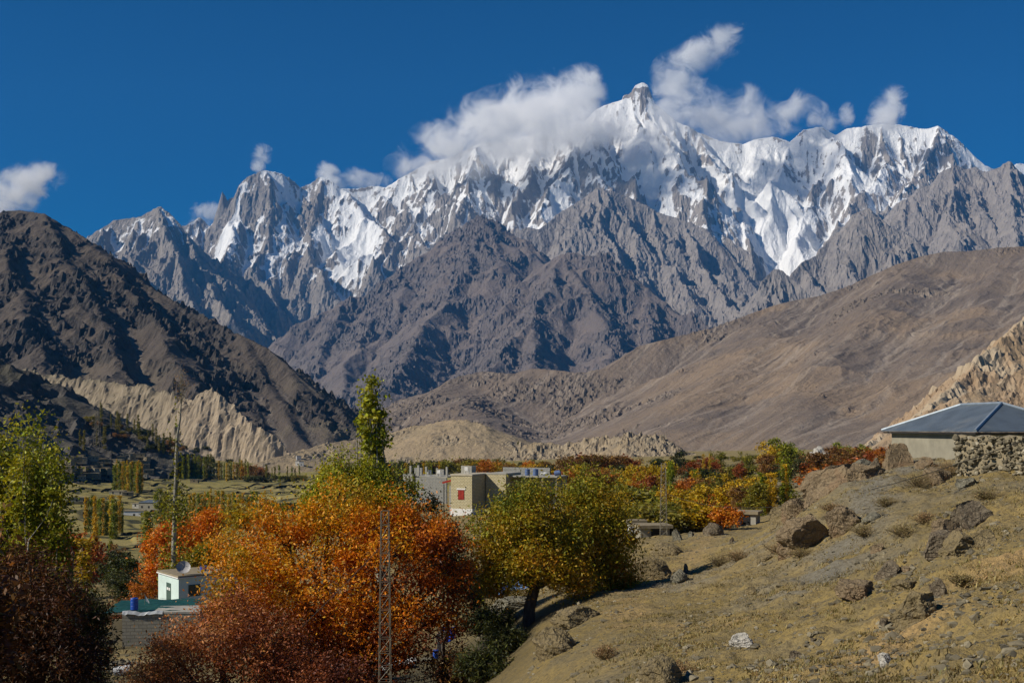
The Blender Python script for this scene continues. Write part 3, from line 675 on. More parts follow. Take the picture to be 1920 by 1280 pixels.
def land_z(x, y):
    z = gz(x, y)
    for nm in ('boulder_slope', 'cliff', 'tan_hill', 'rocky_hill', 'ochre_hill', 'eroded_ridge'):
        if nm in FIELDS:
            x0, y0, sp, H = FIELDS[nm]; i = int((x - x0) / sp); j = int((y - y0) / sp)
            if 0 <= i < H.shape[1] and 0 <= j < H.shape[0]: z = max(z, float(H[j, i]))
    return z
def hit(px, py, d0=60.0, d1=2600.0):
    """where the line of sight through a photo pixel first meets the land"""
    ds = np.exp(np.arange(math.log(d0), math.log(d1), 0.005)); x = (px - 960.0) / F * ds; z = (800.0 - py) / F * ds
    L = ground_z(x, ds)
    for nm in ('boulder_slope', 'cliff', 'tan_hill', 'rocky_hill', 'ochre_hill', 'eroded_ridge'):
        if nm in FIELDS:
            x0, y0, sp, H = FIELDS[nm]; i = ((x - x0) / sp).astype(int); j = ((ds - y0) / sp).astype(int)
            ok = (i >= 0) & (i < H.shape[1]) & (j >= 0) & (j < H.shape[0])
            L[ok] = np.maximum(L[ok], H[j[ok], i[ok]])
    k = np.nonzero(z <= L)[0]
    if len(k) == 0: return None
    k = k[0]; return Vector((float(x[k]), float(ds[k]), float(L[k])))
BARE = [((1428 - 960) / F * 255, 255, 3.2, 40), ((1508 - 960) / F * 280, 280, 5.0, 42), ((1205 - 960) / F * 260, 260, 5, 25)]
def make_ground():
    az = np.linspace(-0.66, 0.62, 1000)
    ds = np.concatenate([np.geomspace(6, 130, 760), np.geomspace(130.6, 1500, 330)[1:], np.geomspace(1530, 15200, 30)])
    A, D = np.meshgrid(az, ds)
    X = A * D; Y = D
    Z = ground_z(X, Y)
    Z = np.where(D > 1600, np.minimum(Z, -45.0), Z)
    m = Mat('dry_earth'); p = m.pos()
    n1 = m.noise(p, 0.12, 6, 0.6); n2 = m.noise(p, 0.9, 6, 0.65); n3 = m.noise(p, 6.0, 5, 0.7); n4 = m.noise(m.mapping(p, (1, 1, 1)), 30.0, 3, 0.7)
    c = m.mix(m.ramp(n1, [(0.38, 0), (0.62, 1)]), (0.295, 0.215, 0.068), (0.365, 0.268, 0.102))
    c = m.mix(m.ramp(n2, [(0.45, 0), (0.62, 0.55)]), c, (0.195, 0.168, 0.105))          # grey stony soil
    c = m.mix(m.ramp(m.noise(p, 0.07, 4, 0.6, 0.6), [(0.55, 0), (0.68, 0.6)]), c, (0.20, 0.18, 0.13))
    c = m.mix(m.attr('worn'), c, (0.46, 0.31, 0.135))                                  # bare ochre track worn across the slope
    c = m.mix(m.attr('gravel'), c, (0.235, 0.215, 0.165))
    c = m.mix(m.ramp(n3, [(0.36, 0.75), (0.55, 0)]), c, (0.13, 0.105, 0.06))
    c = m.mix(m.ramp(n4, [(0.62, 0), (0.75, 0.6)]), c, (0.36, 0.32, 0.24))
    c = m.mix(m.attr('moist'), c, (0.075, 0.065, 0.035))  # painted tree shade in the hollow, patchy darker soil elsewhere
    # fields of the valley floor
    fl = m.attr('field')
    fp = m.mapping(p, (1 / 60, 1 / 38, 0), (0, 0, 0.15))
    dw = m.n.new('ShaderNodeVectorMath'); dw.operation = 'ADD'; m.ln(fp, dw.inputs[0])
    m.ln(m.noise(fp, 1.3, 3, 0.5, col=True), dw.inputs[1])
    cell = m.voro(dw.outputs[0], 1.0, 'F1', 'Color', 1.0)
    f0 = m.mix(m.sep(cell)[0], (0.215, 0.18, 0.058), (0.33, 0.265, 0.098))
    f0 = m.mix(m.ramp(m.noise(p, 0.06, 5, 0.65), [(0.4, 0), (0.65, 0.8)]), f0, (0.215, 0.19, 0.055))
    ed = m.voro(dw.outputs[0], 1.0, 'DISTANCE_TO_EDGE', 'Distance', 1.0)
    ed = m.math('ADD', ed, m.math('MULTIPLY', m.math('SUBTRACT', m.noise(p, 0.09, 4, 0.7), 0.5), 0.13))
    f0 = m.mix(m.ramp(ed, [(0.02, 1.0), (0.055, 0.0)]), f0, (0.05, 0.05, 0.022))
    c = m.mix(fl, c, f0)
    c = m.mix(m.attr('step'), c, (0.05, 0.048, 0.025))
    m.col(c)
    m.bump(m.math('ADD', n3, m.math('ADD', m.math('MULTIPLY', n4, 0.35), m.math('MULTIPLY', n2, 0.8))), 1.0, 0.14)
    # attribute masks
    q = Y / 26.0 + 1.1 * fbm(X / 90, Y / 120, 3, 211) * 2 + X / 160; k = q - np.floor(q)
    fm = sstep(300, 360, Y) * sstep(1300, 1000, Y) * sstep(60, 0, X)
    step = sstep(0.86, 0.93, k) * sstep(1.0, 0.97, k) * fm * sstep(-0.1, 0.25, fbm(X / 70, Y / 70, 3, 215)) * sstep(1150, 1000, Y)
    field = sstep(260, 320, Y) * (0.35 + 0.65 * sstep(60, 0, X))
    px = 960 + X / Y * F
    def track(pts, wd):
        D2 = np.full(X.shape, 1e9)
        for a, b in zip(pts[:-1], pts[1:]):
            dx, dy = b[0] - a[0], b[1] - a[1]; t = np.clip(((X - a[0]) * dx + (Y - a[1]) * dy) / (dx * dx + dy * dy), 0, 1)
            np.minimum(D2, np.hypot(X - a[0] - t * dx, Y - a[1] - t * dy), out=D2)
        return np.exp(-((D2 + 0.5 * fbm(X / 1.5, Y / 1.5, 3, 221)) / wd) ** 2)
    def xy(px_, d): return ((px_ - 960) / F * d, d)
    worn = np.maximum(track([xy(1960, 28), xy(1850, 26.5), xy(1700, 23.5), xy(1560, 21), xy(1440, 19)], 0.9), 0.5 * track([xy(1160, 40), xy(1260, 36), xy(1400, 33), xy(1500, 33)], 0.5))
    worn = np.maximum(worn, 0.55 * track([xy(1330, 96), xy(1310, 80), xy(1290, 66), xy(1220, 56), xy(1170, 46), xy(1180, 38)], 1.0)) * sstep(-0.35, 0.1, fbm(X / 2.2, Y / 2.2, 3, 222))
    grav = np.maximum(track([xy(1720, 62), xy(1660, 56), xy(1600, 48), xy(1560, 43), xy(1530, 37)], 2.3), 0.7 * track([xy(1450, 60), xy(1370, 52), xy(1280, 50), xy(1240, 54)], 2.4)) * sstep(-0.3, 0.1, fbm(X / 3, Y / 3, 3, 223))
    for qx, qy, qa, qb in BARE: grav = np.maximum(grav, np.exp(-(((X - qx) / qa) ** 2 + ((Y - qy) / qb) ** 2) ** 2))
    shade_dark_soil = 0.95 * np.exp(-((np.maximum(np.abs(X + 5.0) - 4.5, 0) / 2.2) ** 2 + ((Y - 56) / 18.0) ** 2)) * sstep(-0.7, -0.1, fbm(X / 4, Y / 4, 3, 224))  # shade of the trees over the hollow, put into the ground colour
    shade_dark_soil = np.maximum(shade_dark_soil, 0.75 * sstep(-8, -14, X) * sstep(250, 150, Y) * sstep(-0.2, 0.3, fbm(X / 9, Y / 9, 3, 225)))
    shade_dark_soil = np.maximum(shade_dark_soil, 0.6 * sstep(130, 160, Y) * sstep(900, 700, Y) * sstep(20, 45, X) * sstep(-0.1, 0.2, fbm(X / 30, Y / 30, 3, 226)))
    at = {'step': ('POINT', step), 'field': ('POINT', field), 'worn': ('POINT', worn), 'gravel': ('POINT', np.clip(grav, 0, 1)), 'moist': ('POINT', np.clip(shade_dark_soil, 0, 1))}
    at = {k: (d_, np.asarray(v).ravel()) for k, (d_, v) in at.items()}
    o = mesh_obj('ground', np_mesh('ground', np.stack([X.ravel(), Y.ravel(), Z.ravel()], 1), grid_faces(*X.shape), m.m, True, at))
    tag(o, 'dry stony hillside dropping to terraced valley fields', None, None, 'structure')
    return o
make_ground()
# ---------------------------------------------------------------- trees: tapered wood plus leaf-sized faces
def leaf_mat():
    m = Mat('leaf'); c = m.attr('leaf_colour', 'Color')
    oi = m.n.new('ShaderNodeObjectInfo')
    c = m.mix(1.0, c, oi.outputs['Color'], 'MULTIPLY')
    m.col(c); m.rough(0.55); m.spec(0.3)
    tr = m.n.new('ShaderNodeBsdfTranslucent'); m.ln(m.mix(1.0, c, (1.25, 1.1, 0.6), 'MULTIPLY'), tr.inputs[0])
    mx = m.n.new('ShaderNodeMixShader'); mx.inputs[0].default_value = 0.3
    m.ln(m.p.outputs[0], mx.inputs[1]); m.ln(tr.outputs[0], mx.inputs[2]); m.ln(mx.outputs[0], m.out.inputs[0])
    return m.m
LEAF = leaf_mat()
def bark_mat(name, a, b, sc=6.0):
    m = Mat(name); p = m.pos(True)
    n = m.noise(m.mapping(p, (1, 1, 0.25)), sc, 5, 0.7)
    m.col(m.mix(m.ramp(n, [(0.4, 0), (0.62, 1)]), a, b)); m.bump(n, 0.7, 0.05); return m.m
BARK = bark_mat('bark', (0.055, 0.045, 0.035), (0.12, 0.10, 0.08))
BARK_PALE = bark_mat('pale_bark', (0.16, 0.15, 0.12), (0.34, 0.32, 0.27), 3.0)

def tubes(paths, sides=6):
    """[(points, radii)...] -> co, quads"""
    co = []; fa = []; n0 = 0
    for pts, rad in paths:
        pts = np.asarray(pts, float); k = len(pts)
        tan = np.gradient(pts, axis=0); tan /= np.linalg.norm(tan, axis=1)[:, None] + 1e-9
        up = np.where(np.abs(tan[:, 2:3]) > 0.9, np.array([[1.0, 0, 0]]), np.array([[0, 0, 1.0]]))
        u = np.cross(tan, up); u /= np.linalg.norm(u, axis=1)[:, None] + 1e-9; v = np.cross(tan, u)
        a = np.arange(sides) * 2 * math.pi / sides
        ring = pts[:, None] + np.asarray(rad)[:, None, None] * (np.cos(a)[None, :, None] * u[:, None] + np.sin(a)[None, :, None] * v[:, None])
        co.append(ring.reshape(-1, 3))
        j, i = np.mgrid[0:k - 1, 0:sides]; i2 = (i + 1) % sides
        fa.append(np.stack([n0 + j * sides + i, n0 + j * sides + i2, n0 + (j + 1) * sides + i2, n0 + (j + 1) * sides + i], -1).reshape(-1, 4))
        n0 += k * sides
    return np.concatenate(co), np.concatenate(fa)

def wood_mesh(name, paths, mat, sides=6):
    co, fa = tubes(paths, sides); return np_mesh(name, co, fa, mat, True)

def leaves_mesh(name, c, r, size, aspect, cols, up=0.35, mat=None, droop=0.0):
    """rhombic leaves centred at c (n,3)"""
    n = len(c)
    a = r.normal(size=(n, 3)); a[:, 2] = a[:, 2] * (1 - abs(droop)) - droop * 1.4
    a /= np.linalg.norm(a, axis=1)[:, None]
    nrm = r.normal(size=(n, 3)); nrm[:, 2] += up * 2
    b = np.cross(a, nrm); b /= np.linalg.norm(b, axis=1)[:, None] + 1e-9
    s = size * r.uniform(0.65, 1.35, (n, 1))
    co = np.stack([c - a * s * 0.5, c + b * s * aspect * 0.5 - a * s * 0.08, c + a * s * 0.5, c - b * s * aspect * 0.5 - a * s * 0.08], 1).reshape(-1, 3)
    return np_mesh(name, co, np.arange(4 * n).reshape(n, 4), mat or LEAF, False, {'leaf_colour': ('FACE', cols)})

def palette_cols(r, n, pal, w, jit=0.22):
    """pal (k,3); w (n,) position along the palette 0..1"""
    pal = np.asarray(pal, float); x = np.clip(w, 0, 0.9999) * (len(pal) - 1); i = x.astype(int); f = (x - i)[:, None]
    c = pal[i] * (1 - f) + pal[i + 1] * f
    return np.clip(c * np.exp(r.normal(0, jit, (n, 1))) * (1 + r.normal(0, 0.06, (n, 3))), 0, 1)

def crown_points(r, lobes, n, nclump, sig, shell=0.55):
    """lobes: [(x,y,z,rx,ry,rz,weight)]; gives leaf centres gathered in clumps near the outside"""
    L = np.array(lobes, float); wt = L[:, 6] * (L[:, 3] * L[:, 4] * L[:, 5]) ** (2 / 3); wt /= wt.sum()
    li = r.choice(len(L), nclump, p=wt)
    d = r.normal(size=(nclump, 3)); d /= np.linalg.norm(d, axis=1)[:, None]
    rad = r.uniform(shell, 1.0, (nclump, 1)) * (1 + 0.12 * r.normal(size=(nclump, 1)))
    C = L[li, :3] + d * L[li, 3:6] * rad
    # leaves per clump vary a lot so that gaps and dense tufts appear
    m = r.gamma(1.6, 1.0, nclump); m = m / m.sum()
    ci = r.choice(nclump, n, p=m)
    sg = sig * r.uniform(0.6, 1.5, nclump)
    pts = C[ci] + r.normal(size=(n, 3)) * sg[ci][:, None] * np.array([1, 1, 0.85])
    return pts, ci, C, li

def limb(r, a, b, r0, r1, n=6, bend=0.12):
    a = np.asarray(a, float); b = np.asarray(b, float); t = np.linspace(0, 1, n)[:, None]
    L = np.linalg.norm(b - a); p = a + (b - a) * t
    off = r.normal(size=3) * bend * L; p = p + off * (np.sin(t * math.pi)) + r.normal(size=(n, 3)) * 0.015 * L * (t > 0) * (t < 1)
    return p, np.linspace(r0, r1, n)

def broad_tree(name, label, cat, base, lobes, n, leaf, pal, wfun, seed, nclump=None, sig=0.35, aspect=0.42, trunk_r=0.2, fork=0.35, shell=0.5, bark=None, droop=0.25, group=None, rot=0, lean=(0, 0), twigs=True, kind_jit=0.25):
    """base Vector; lobes are relative to the base"""
    r = np.random.default_rng(seed)
    root = empty(name, base, rot); tag(root, label, cat, group)
    nclump = nclump or max(30, n // 90)
    pts, ci, C, li = crown_points(r, lobes, n, nclump, sig, shell)
    k = r.choice(n, n // 14, replace=False); pts[k] += r.normal(0, sig * 1.6, (len(k), 3))      # stray sprays that break the outline
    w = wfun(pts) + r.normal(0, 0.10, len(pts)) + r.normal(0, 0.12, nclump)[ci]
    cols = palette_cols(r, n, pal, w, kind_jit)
    mesh_obj('crown', leaves_mesh('crown', pts, r, leaf, aspect, cols, droop=droop), root)
    L = np.array(lobes); top = L[:, 2].max(); zc = L[:, 2].min()
    fk = np.array([lean[0], lean[1], max(0.4, zc * fork)])
    paths = [limb(r, (0, 0, -0.4), fk, trunk_r * 1.15, trunk_r * 0.85, 5, 0.05)]
    for l in L:
        paths.append(limb(r, fk, l[:3] + np.array([0, 0, l[5] * 0.3]), trunk_r * 0.6, trunk_r * 0.1, 7, 0.08))
    if twigs:
        for k in r.choice(nclump, min(nclump, 70), replace=False):
            l = L[li[k]]; s = fk + (l[:3] - fk) * r.uniform(0.5, 1.0)
            paths.append(limb(r, s, C[k], trunk_r * 0.16, 0.012, 4, 0.1))
    mesh_obj('trunk', wood_mesh('trunk', paths, bark or BARK), root)
    return root

def column_lobes(h, w, n=5, base=0.12):
    zs = np.linspace(base, 0.93, n)
    return [(0, 0, h * z, w * 0.5 * (1 - abs(z - 0.42) * 0.75), w * 0.5 * (1 - abs(z - 0.42) * 0.75), h * 0.72 / n, 1.0) for z in zs]

# palettes (albedo)
P_ORANGE = [(0.15, 0.04, 0.010), (0.40, 0.095, 0.006), (0.60, 0.19, 0.006), (0.64, 0.31, 0.010), (0.34, 0.26, 0.014)]
P_OLIVE = [(0.46, 0.20, 0.010), (0.42, 0.27, 0.014), (0.27, 0.23, 0.014), (0.17, 0.18, 0.012), (0.085, 0.12, 0.012)]
P_YELLOW = [(0.12, 0.12, 0.015), (0.22, 0.20, 0.02), (0.34, 0.29, 0.025), (0.42, 0.33, 0.03)]
P_POPLAR = [(0.07, 0.095, 0.010), (0.16, 0.185, 0.012), (0.28, 0.29, 0.016), (0.42, 0.37, 0.02)]
P_RUST = [(0.12, 0.035, 0.018), (0.27, 0.08, 0.028), (0.42, 0.16, 0.05), (0.52, 0.29, 0.12)]
P_MAROON = [(0.03, 0.014, 0.008), (0.075, 0.028, 0.012), (0.16, 0.07, 0.02), (0.30, 0.20, 0.04)]
P_DKGREEN = [(0.018, 0.024, 0.008), (0.035, 0.045, 0.012), (0.06, 0.07, 0.016), (0.10, 0.10, 0.02)]

def near_trees():
    F_ = F
    def at(px, d): return G(px, d)
    # -- the big autumn tree in the middle of the foreground
    d = 50; b = at(640, d); S = d / F_
    def lp(px, py, dz, rx, ry, rz, wt=1.0):      # lobe from where it shows, dz metres nearer or farther
        dd = d + dz; return ((px - 960) / F_ * dd - b.x, dz, (800 - py) / F_ * dd - b.z, rx * dd / F_, ry, rz * dd / F_, wt)
    lobes = [lp(640, 1000, 0.5, 95, 2.3, 75), lp(540, 1040, 0, 110, 2.4, 85), lp(470, 1100, -1, 85, 2.0, 90), lp(590, 1130, -1.6, 120, 2.4, 100), lp(730, 1060, -0.4, 100, 2.4, 95),
             lp(790, 1110, 0.2, 80, 2.0, 90), lp(690, 1190, -1.4, 100, 2.2, 90), lp(430, 1020, 0.8, 45, 1.4, 40), lp(800, 1010, 0.8, 50, 1.4, 40), lp(600, 1240, -1, 130, 2.3, 90), lp(690, 1260, -1.5, 110, 2.2, 70), lp(800, 1190, 0, 55, 1.8, 80, .7), lp(500, 1180, -1, 90, 2, 80), lp(700, 970, 1.2, 80, 1.6, 55), lp(560, 985, 1.0, 60, 1.5, 40), lp(500, 965, .6, 22, .7, 26, .8), lp(415, 1075, 0, 26, .8, 40, .8), lp(865, 1075, .4, 26, .8, 40, .8), lp(845, 1020, .4, 22, .7, 24, .7), lp(640, 925, .8, 40, 1, 30, .8), lp(760, 985, .4, 34, .9, 30, .8), lp(850, 1150, 0, 30, 1, 36, .8), lp(455, 985, .6, 20, .7, 22, .8)]
    def wf(p):
        gx = p[:, 0]; gz_ = p[:, 2]
        return 0.60 + 0.07 * (gz_ - 5.5) + 0.50 * fbm(p[:, 0] / 2.0, p[:, 2] / 2.0 + p[:, 1] * 0.3, 3, 301) - 0.30 * sstep(0.3, 4, gx) + 0.10 * sstep(-1, -4, gx)  # darker right-hand leaves: crown shade painted into the leaf colour
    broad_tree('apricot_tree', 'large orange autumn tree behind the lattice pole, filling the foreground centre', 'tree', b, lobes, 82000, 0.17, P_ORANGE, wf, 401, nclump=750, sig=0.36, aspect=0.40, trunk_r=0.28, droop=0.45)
    # -- sparse yellow green crown above it
    d = 55; b = at(660, d)
    lobes = [lp(630, 905, 0, 42, 1.3, 48, 1), lp(690, 915, 0.4, 58, 1.4, 45, 1), lp(740, 935, 0, 40, 1.2, 38, 1), lp(595, 940, 0, 35, 1.2, 35, 0.8), lp(660, 950, -0.5, 90, 1.5, 45, 1.2), lp(635, 860, 0, 24, 0.8, 35, 0.35), lp(690, 880, 0.2, 34, 0.9, 30, 0.7)]
    broad_tree('willow_tree', 'yellow green leafy tree showing above the orange crown, around the tall poplar stem', 'tree', b, lobes, 21000, 0.16, P_POPLAR, lambda p: 0.62 + 0.25 * fbm(p[:, 0], p[:, 2], 2, 305) - 0.05 * (p[:, 0]), 402, nclump=360, sig=0.26, aspect=0.45, trunk_r=0.16, droop=0.4)
    # -- tall slim poplar
    d = 57; b = at(698, d)
    lobes = [lp(698, y, 0, w, w * d / F_, 24, wt) for y, w, wt in [(712, 9, .6), (735, 17, .9), (760, 24, 1), (785, 27, 1), (808, 27, 1), (832, 24, .8), (856, 21, .6), (880, 20, .5), (905, 22, .6)]]
    lobes += [lp(690, 745, 0, 12, .3, 18, .7), lp(712, 790, 0, 13, .3, 18, .7), lp(676, 795, 0, 10, .3, 16, .7)]
    broad_tree('poplar_tree', 'tall slim green poplar rising alone above the orange tree', 'tree', b, lobes, 3300, 0.19, P_POPLAR, lambda p: 0.55 + 0.3 * r_noise(p), 403, nclump=150, sig=0.16, aspect=0.75, trunk_r=0.13, fork=0.75, shell=0.25, bark=BARK_PALE, droop=0.2)
    # -- rust red foreground shrub tree
    d = 41; b = at(430, d)
    lobes = [lp(400, 1200, 0, 110, 1.6, 55), lp(330, 1235, -0.5, 70, 1.4, 50), lp(500, 1215, 0.4, 100, 1.6, 70), lp(420, 1275, -1, 150, 1.8, 55), lp(570, 1265, 0, 80, 1.5, 60), lp(440, 1150, 0.6, 60, 1.2, 40), lp(270, 1280, -0.6, 50, 1.2, 40), lp(620, 1290, -0.5, 90, 1.5, 60)]
    broad_tree('cherry_tree', 'rust red twiggy tree at the bottom, in front of the block wall shed', 'tree', b, lobes, 36000, 0.12, P_RUST, lambda p: 0.52 + 0.35 * fbm(p[:, 0] / 1.2, p[:, 2] / 1.2, 3, 308) - 0.10 * p[:, 0], 404, nclump=520, sig=0.26, aspect=0.42, trunk_r=0.16, droop=0.3)
    # -- twiggy green sprays at the right shoulder
    d = 58; b = at(830, d)
    lobes = [lp(800, 975, 0, 38, 1.0, 40, 1), lp(835, 1000, 0, 32, 1.0, 45, .9), lp(775, 960, 0, 24, .8, 26, .7), lp(850, 1050, 0, 38, 1.2, 60, 1.0), lp(870, 1110, 0, 40, 1.2, 60, 1.0)]
    broad_tree('young_tree', 'dark green twiggy tree at the right shoulder of the orange tree', 'tree', b, lobes, 8500, 0.15, P_DKGREEN, lambda p: 0.45 + 0.12 * (p[:, 2] - 5), 405, nclump=190, sig=0.24, aspect=0.45, trunk_r=0.12, droop=0.3)
    # -- olive tree with the visible forked trunk
    d = 52; b = at(990, d)
    lobes = [lp(985, 960, 0.2, 62, 1.8, 55), lp(940, 1000, 0, 45, 1.5, 50), lp(1040, 1000, 0.2, 60, 1.7, 55), lp(985, 1040, -0.6, 75, 1.8, 50), lp(930, 1060, -0.3, 35, 1.2, 40), lp(1060, 1065, -0.3, 50, 1.4, 38), lp(1000, 925, 0.4, 40, 1.2, 28), lp(925, 1095, -.4, 30, 1.0, 32, .7), lp(1075, 1095, -.3, 40, 1.2, 30, .8), lp(960, 1085, -.9, 26, .9, 22, .5), lp(905, 985, .2, 20, .8, 26, .7)]
    broad_tree('apricot_tree', 'olive and amber tree with a dark forked trunk beside the shaded path', 'tree', b, lobes, 36000, 0.16, P_OLIVE, lambda p: 0.30 + 0.085 * (p[:, 2] - 2.2) + 0.34 * fbm(p[:, 0] / 1.5, p[:, 2] / 1.5, 3, 311), 406, nclump=430, sig=0.34, aspect=0.42, trunk_r=0.30, fork=0.95, droop=0.4, lean=(0.35, 0))
    d = 55; b = at(1120, d)
    lobes = [lp(1120, 960, 0, 55, 1.8, 55), lp(1090, 920, 0.4, 45, 1.4, 38), lp(1150, 1000, -0.3, 45, 1.6, 50), lp(1110, 1030, -0.5, 60, 1.7, 45), lp(1160, 1050, -0.2, 28, 1.2, 30), lp(1070, 980, 0.2, 40, 1.4, 40), lp(1165, 1085, .2, 30, 1.2, 26, .7), lp(1120, 1085, -.3, 44, 1.4, 26, .8)]
    broad_tree('apricot_tree', 'olive green tree just right of the forked trunk tree, overhanging the path', 'tree', b, lobes, 24000, 0.17, P_OLIVE, lambda p: 0.46 + 0.05 * (p[:, 2] - 4) + 0.3 * fbm(p[:, 0] / 1.5, p[:, 2] / 1.5, 3, 312), 407, nclump=330, sig=0.34, aspect=0.42, trunk_r=0.22, fork=0.5, droop=0.4)
    # -- far left: multi stemmed poplars, dark willow in front
    d = 44; b = at(60, d)
    lobes = []
    for px, top, w in [(8, 800, 20), (45, 765, 20), (80, 790, 20), (108, 850, 16), (-25, 790, 22)]:
        for k in range(7): lobes.append(lp(px + (k % 2) * 6 - 3, top + 22 + k * 42, (px % 3) * 0.5 - 0.5, w * (0.65 + 0.12 * k), 0.6 + 0.05 * k, 34, 0.55 + 0.1 * k))
    broad_tree('poplar_tree', 'cluster of pale stemmed green poplars reaching up the left edge', 'tree', b, lobes, 31000, 0.15, P_POPLAR, lambda p: 0.66 + 0.3 * fbm(p[:, 0], p[:, 2] / 1.5, 3, 315) - 0.07 * (p[:, 0]), 408, nclump=760, sig=0.22, aspect=0.55, trunk_r=0.08, fork=0.12, shell=0.2, bark=BARK_PALE, droop=0.25)
    d = 36; b = at(60, d)
    lobes = [lp(40, 1090, 0, 80, 1.5, 70), lp(90, 1150, -0.5, 85, 1.6, 70), lp(0, 1180, -0.4, 80, 1.6, 80), lp(70, 1230, -0.8, 110, 1.7, 70), lp(-60, 1130, 0, 80, 1.6, 90), lp(110, 1270, -0.8, 80, 1.4, 60), lp(50, 1050, 0.4, 45, 1.0, 34, .6), lp(-40, 1260, -1, 100, 1.6, 70), lp(160, 1255, 0.2, 50, 1.2, 50, .6), lp(130, 1190, 0.4, 45, 1.0, 50, .5), lp(100, 1090, 0.5, 50, .9, 40, .4)]
    broad_tree('willow_tree', 'dark maroon narrow leaved tree filling the bottom left corner', 'tree', b, lobes, 34000, 0.17, P_MAROON, lambda p: 0.42 + 0.07 * (p[:, 2] - 5) + 0.3 * fbm(p[:, 0], p[:, 2], 3, 318), 409, nclump=480, sig=0.30, aspect=0.24, trunk_r=0.2, droop=0.35)
    d = 47; b = at(165, d)
    lobes = [lp(160, 1130, 0, 32, 1.0, 35), lp(180, 1170, 0, 24, 1.0, 35), lp(150, 1190, -0.3, 36, 1.0, 45), lp(185, 1235, -0.3, 22, .8, 30, .6)]
    broad_tree('young_tree', 'dark green bushy tree between the maroon tree and the shed', 'tree', b, lobes, 8000, 0.15, P_DKGREEN, lambda p: 0.5 + 0.3 * fbm(p[:, 0], p[:, 2], 2, 319), 410, nclump=150, sig=0.25, aspect=0.4, trunk_r=0.1)
    # -- unseen trees added outside the left edge to keep that corner in shade
    d = 40
    for k, (px, dd, h, w) in enumerate([(-190, 37, 9.5, 4.6), (-330, 42, 11.5, 5.0), (-130, 30, 6.2, 3.6)]):
        d = dd; b = at(px, d)
        lobes = [(0, 0, h * 0.55, w * 0.5, w * 0.5, h * 0.3, 1), (w * .3, 0, h * 0.7, w * .35, w * .35, h * .22, 1), (-w * .3, 0, h * .65, w * .35, w * .35, h * .25, 1), (0, .2, h * .82, w * .3, w * .3, h * .18, 1)]
        broad_tree('willow_tree', ['tall dark tree beyond the left edge, near the maroon tree', 'tallest dark tree beyond the left edge', 'low dark tree beyond the bottom left corner'][k], 'tree', b, lobes, 9000, 0.24, P_MAROON, lambda p: 0.5 + 0 * p[:, 0], 420 + k, nclump=200, sig=0.4, aspect=0.5)
    # -- orange trees behind the white house, with the green one in front of them
    d = 150; b = at(330, d)
    lobes = [lp(300, 1040, 0, 32, 2.2, 40), lp(330, 1000, 0, 36, 2.2, 34), lp(385, 990, 0.5, 30, 2.2, 32), lp(360, 1030, -0.5, 40, 2.2, 34), lp(285, 1085, -1, 22, 1.8, 34), lp(400, 975, 1, 18, 1.4, 18)]
    broad_tree('apricot_tree', 'bright orange tree right behind the white house', 'tree', b, lobes, 15000, 0.34, [(0.40, 0.10, 0.008), (0.58, 0.16, 0.008), (0.64, 0.22, 0.010), (0.55, 0.27, 0.015)], lambda p: 0.55 + 0.4 * fbm(p[:, 0] / 2.5, p[:, 2] / 2.5, 3, 322), 411, nclump=240, sig=0.55, aspect=0.6, trunk_r=0.3, twigs=False)
    d = 132; b = at(385, d)
    lobes = [lp(385, 1045, 0, 30, 1.6, 36), lp(360, 1070, 0, 26, 1.5, 26), lp(405, 1070, 0, 24, 1.4, 26)]
    broad_tree('willow_tree', 'olive green round tree behind the flat roof of the white house', 'tree', b, lobes, 6500, 0.3, P_OLIVE, lambda p: 0.62 + 0.3 * fbm(p[:, 0] / 2, p[:, 2] / 2, 3, 323), 412, nclump=130, sig=0.45, aspect=0.6, twigs=False)
    # -- the bare pole of a lopped tree with its tuft
    d = 128; b = at(326, d); S = d / F_
    r = np.random.default_rng(5)
    root = empty('poplar_tree', b); tag(root, 'very tall bare lopped trunk with a thin dry top, behind the white house', 'tree')
    def rp(px, py, dz=0): return np.array([(px - 960) / F_ * d - b.x, dz, (800 - py) / F_ * d - b.z])
    paths = [(np.array([rp(326, 1100), rp(326, 1020), rp(328, 960), rp(330, 900), rp(331, 850), rp(333, 815), rp(338, 785), rp(340, 750), rp(342, 700)]), np.array([.30, .27, .25, .22, .19, .15, .10, .06, .02])),
             (np.array([rp(331, 825), rp(329, 806), rp(325, 800)]), np.array([.08, .05, .02])), (np.array([rp(330, 870), rp(326, 858)]), np.array([.06, .02])), (np.array([rp(328, 960), rp(338, 945), rp(342, 935)]), np.array([.07, .04, .01]))]
    for k in range(26):
        s = rp(340 + r.uniform(-1, 1), r.uniform(720, 760)); paths.append(limb(r, s, s + np.array([r.normal(0, .7), r.normal(0, .7), r.uniform(1.0, 2.4)]), 0.025, 0.008, 4))
    mesh_obj('trunk', wood_mesh('trunk', paths, BARK_PALE), root)
    c1 = np.concatenate([rp(330, 955) + r.normal(size=(900, 3)) * np.array([.85, .85, 1.2]), rp(326, 1060) + r.normal(size=(900, 3)) * np.array([.9, .9, 1.9]), rp(331, 850) + r.normal(size=(170, 3)) * np.array([.3, .3, 3.0]), rp(336, 905) + r.normal(size=(100, 3)) * np.array([.25, .25, 1.8])])
    mesh_obj('crown', leaves_mesh('crown', c1, r, 0.30, 0.7, palette_cols(r, len(c1), P_OLIVE, 0.68 + 0 * c1[:, 0], 0.35)), root)
    c2 = rp(341, 722) + r.normal(size=(420, 3)) * np.array([.45, .45, 1.15])
    mesh_obj('crown', leaves_mesh('crown', c2, r, 0.16, 0.6, palette_cols(r, len(c2), [(0.22, 0.15, 0.07), (0.34, 0.22, 0.12)], r.uniform(0, 1, len(c2)), 0.2)), root)

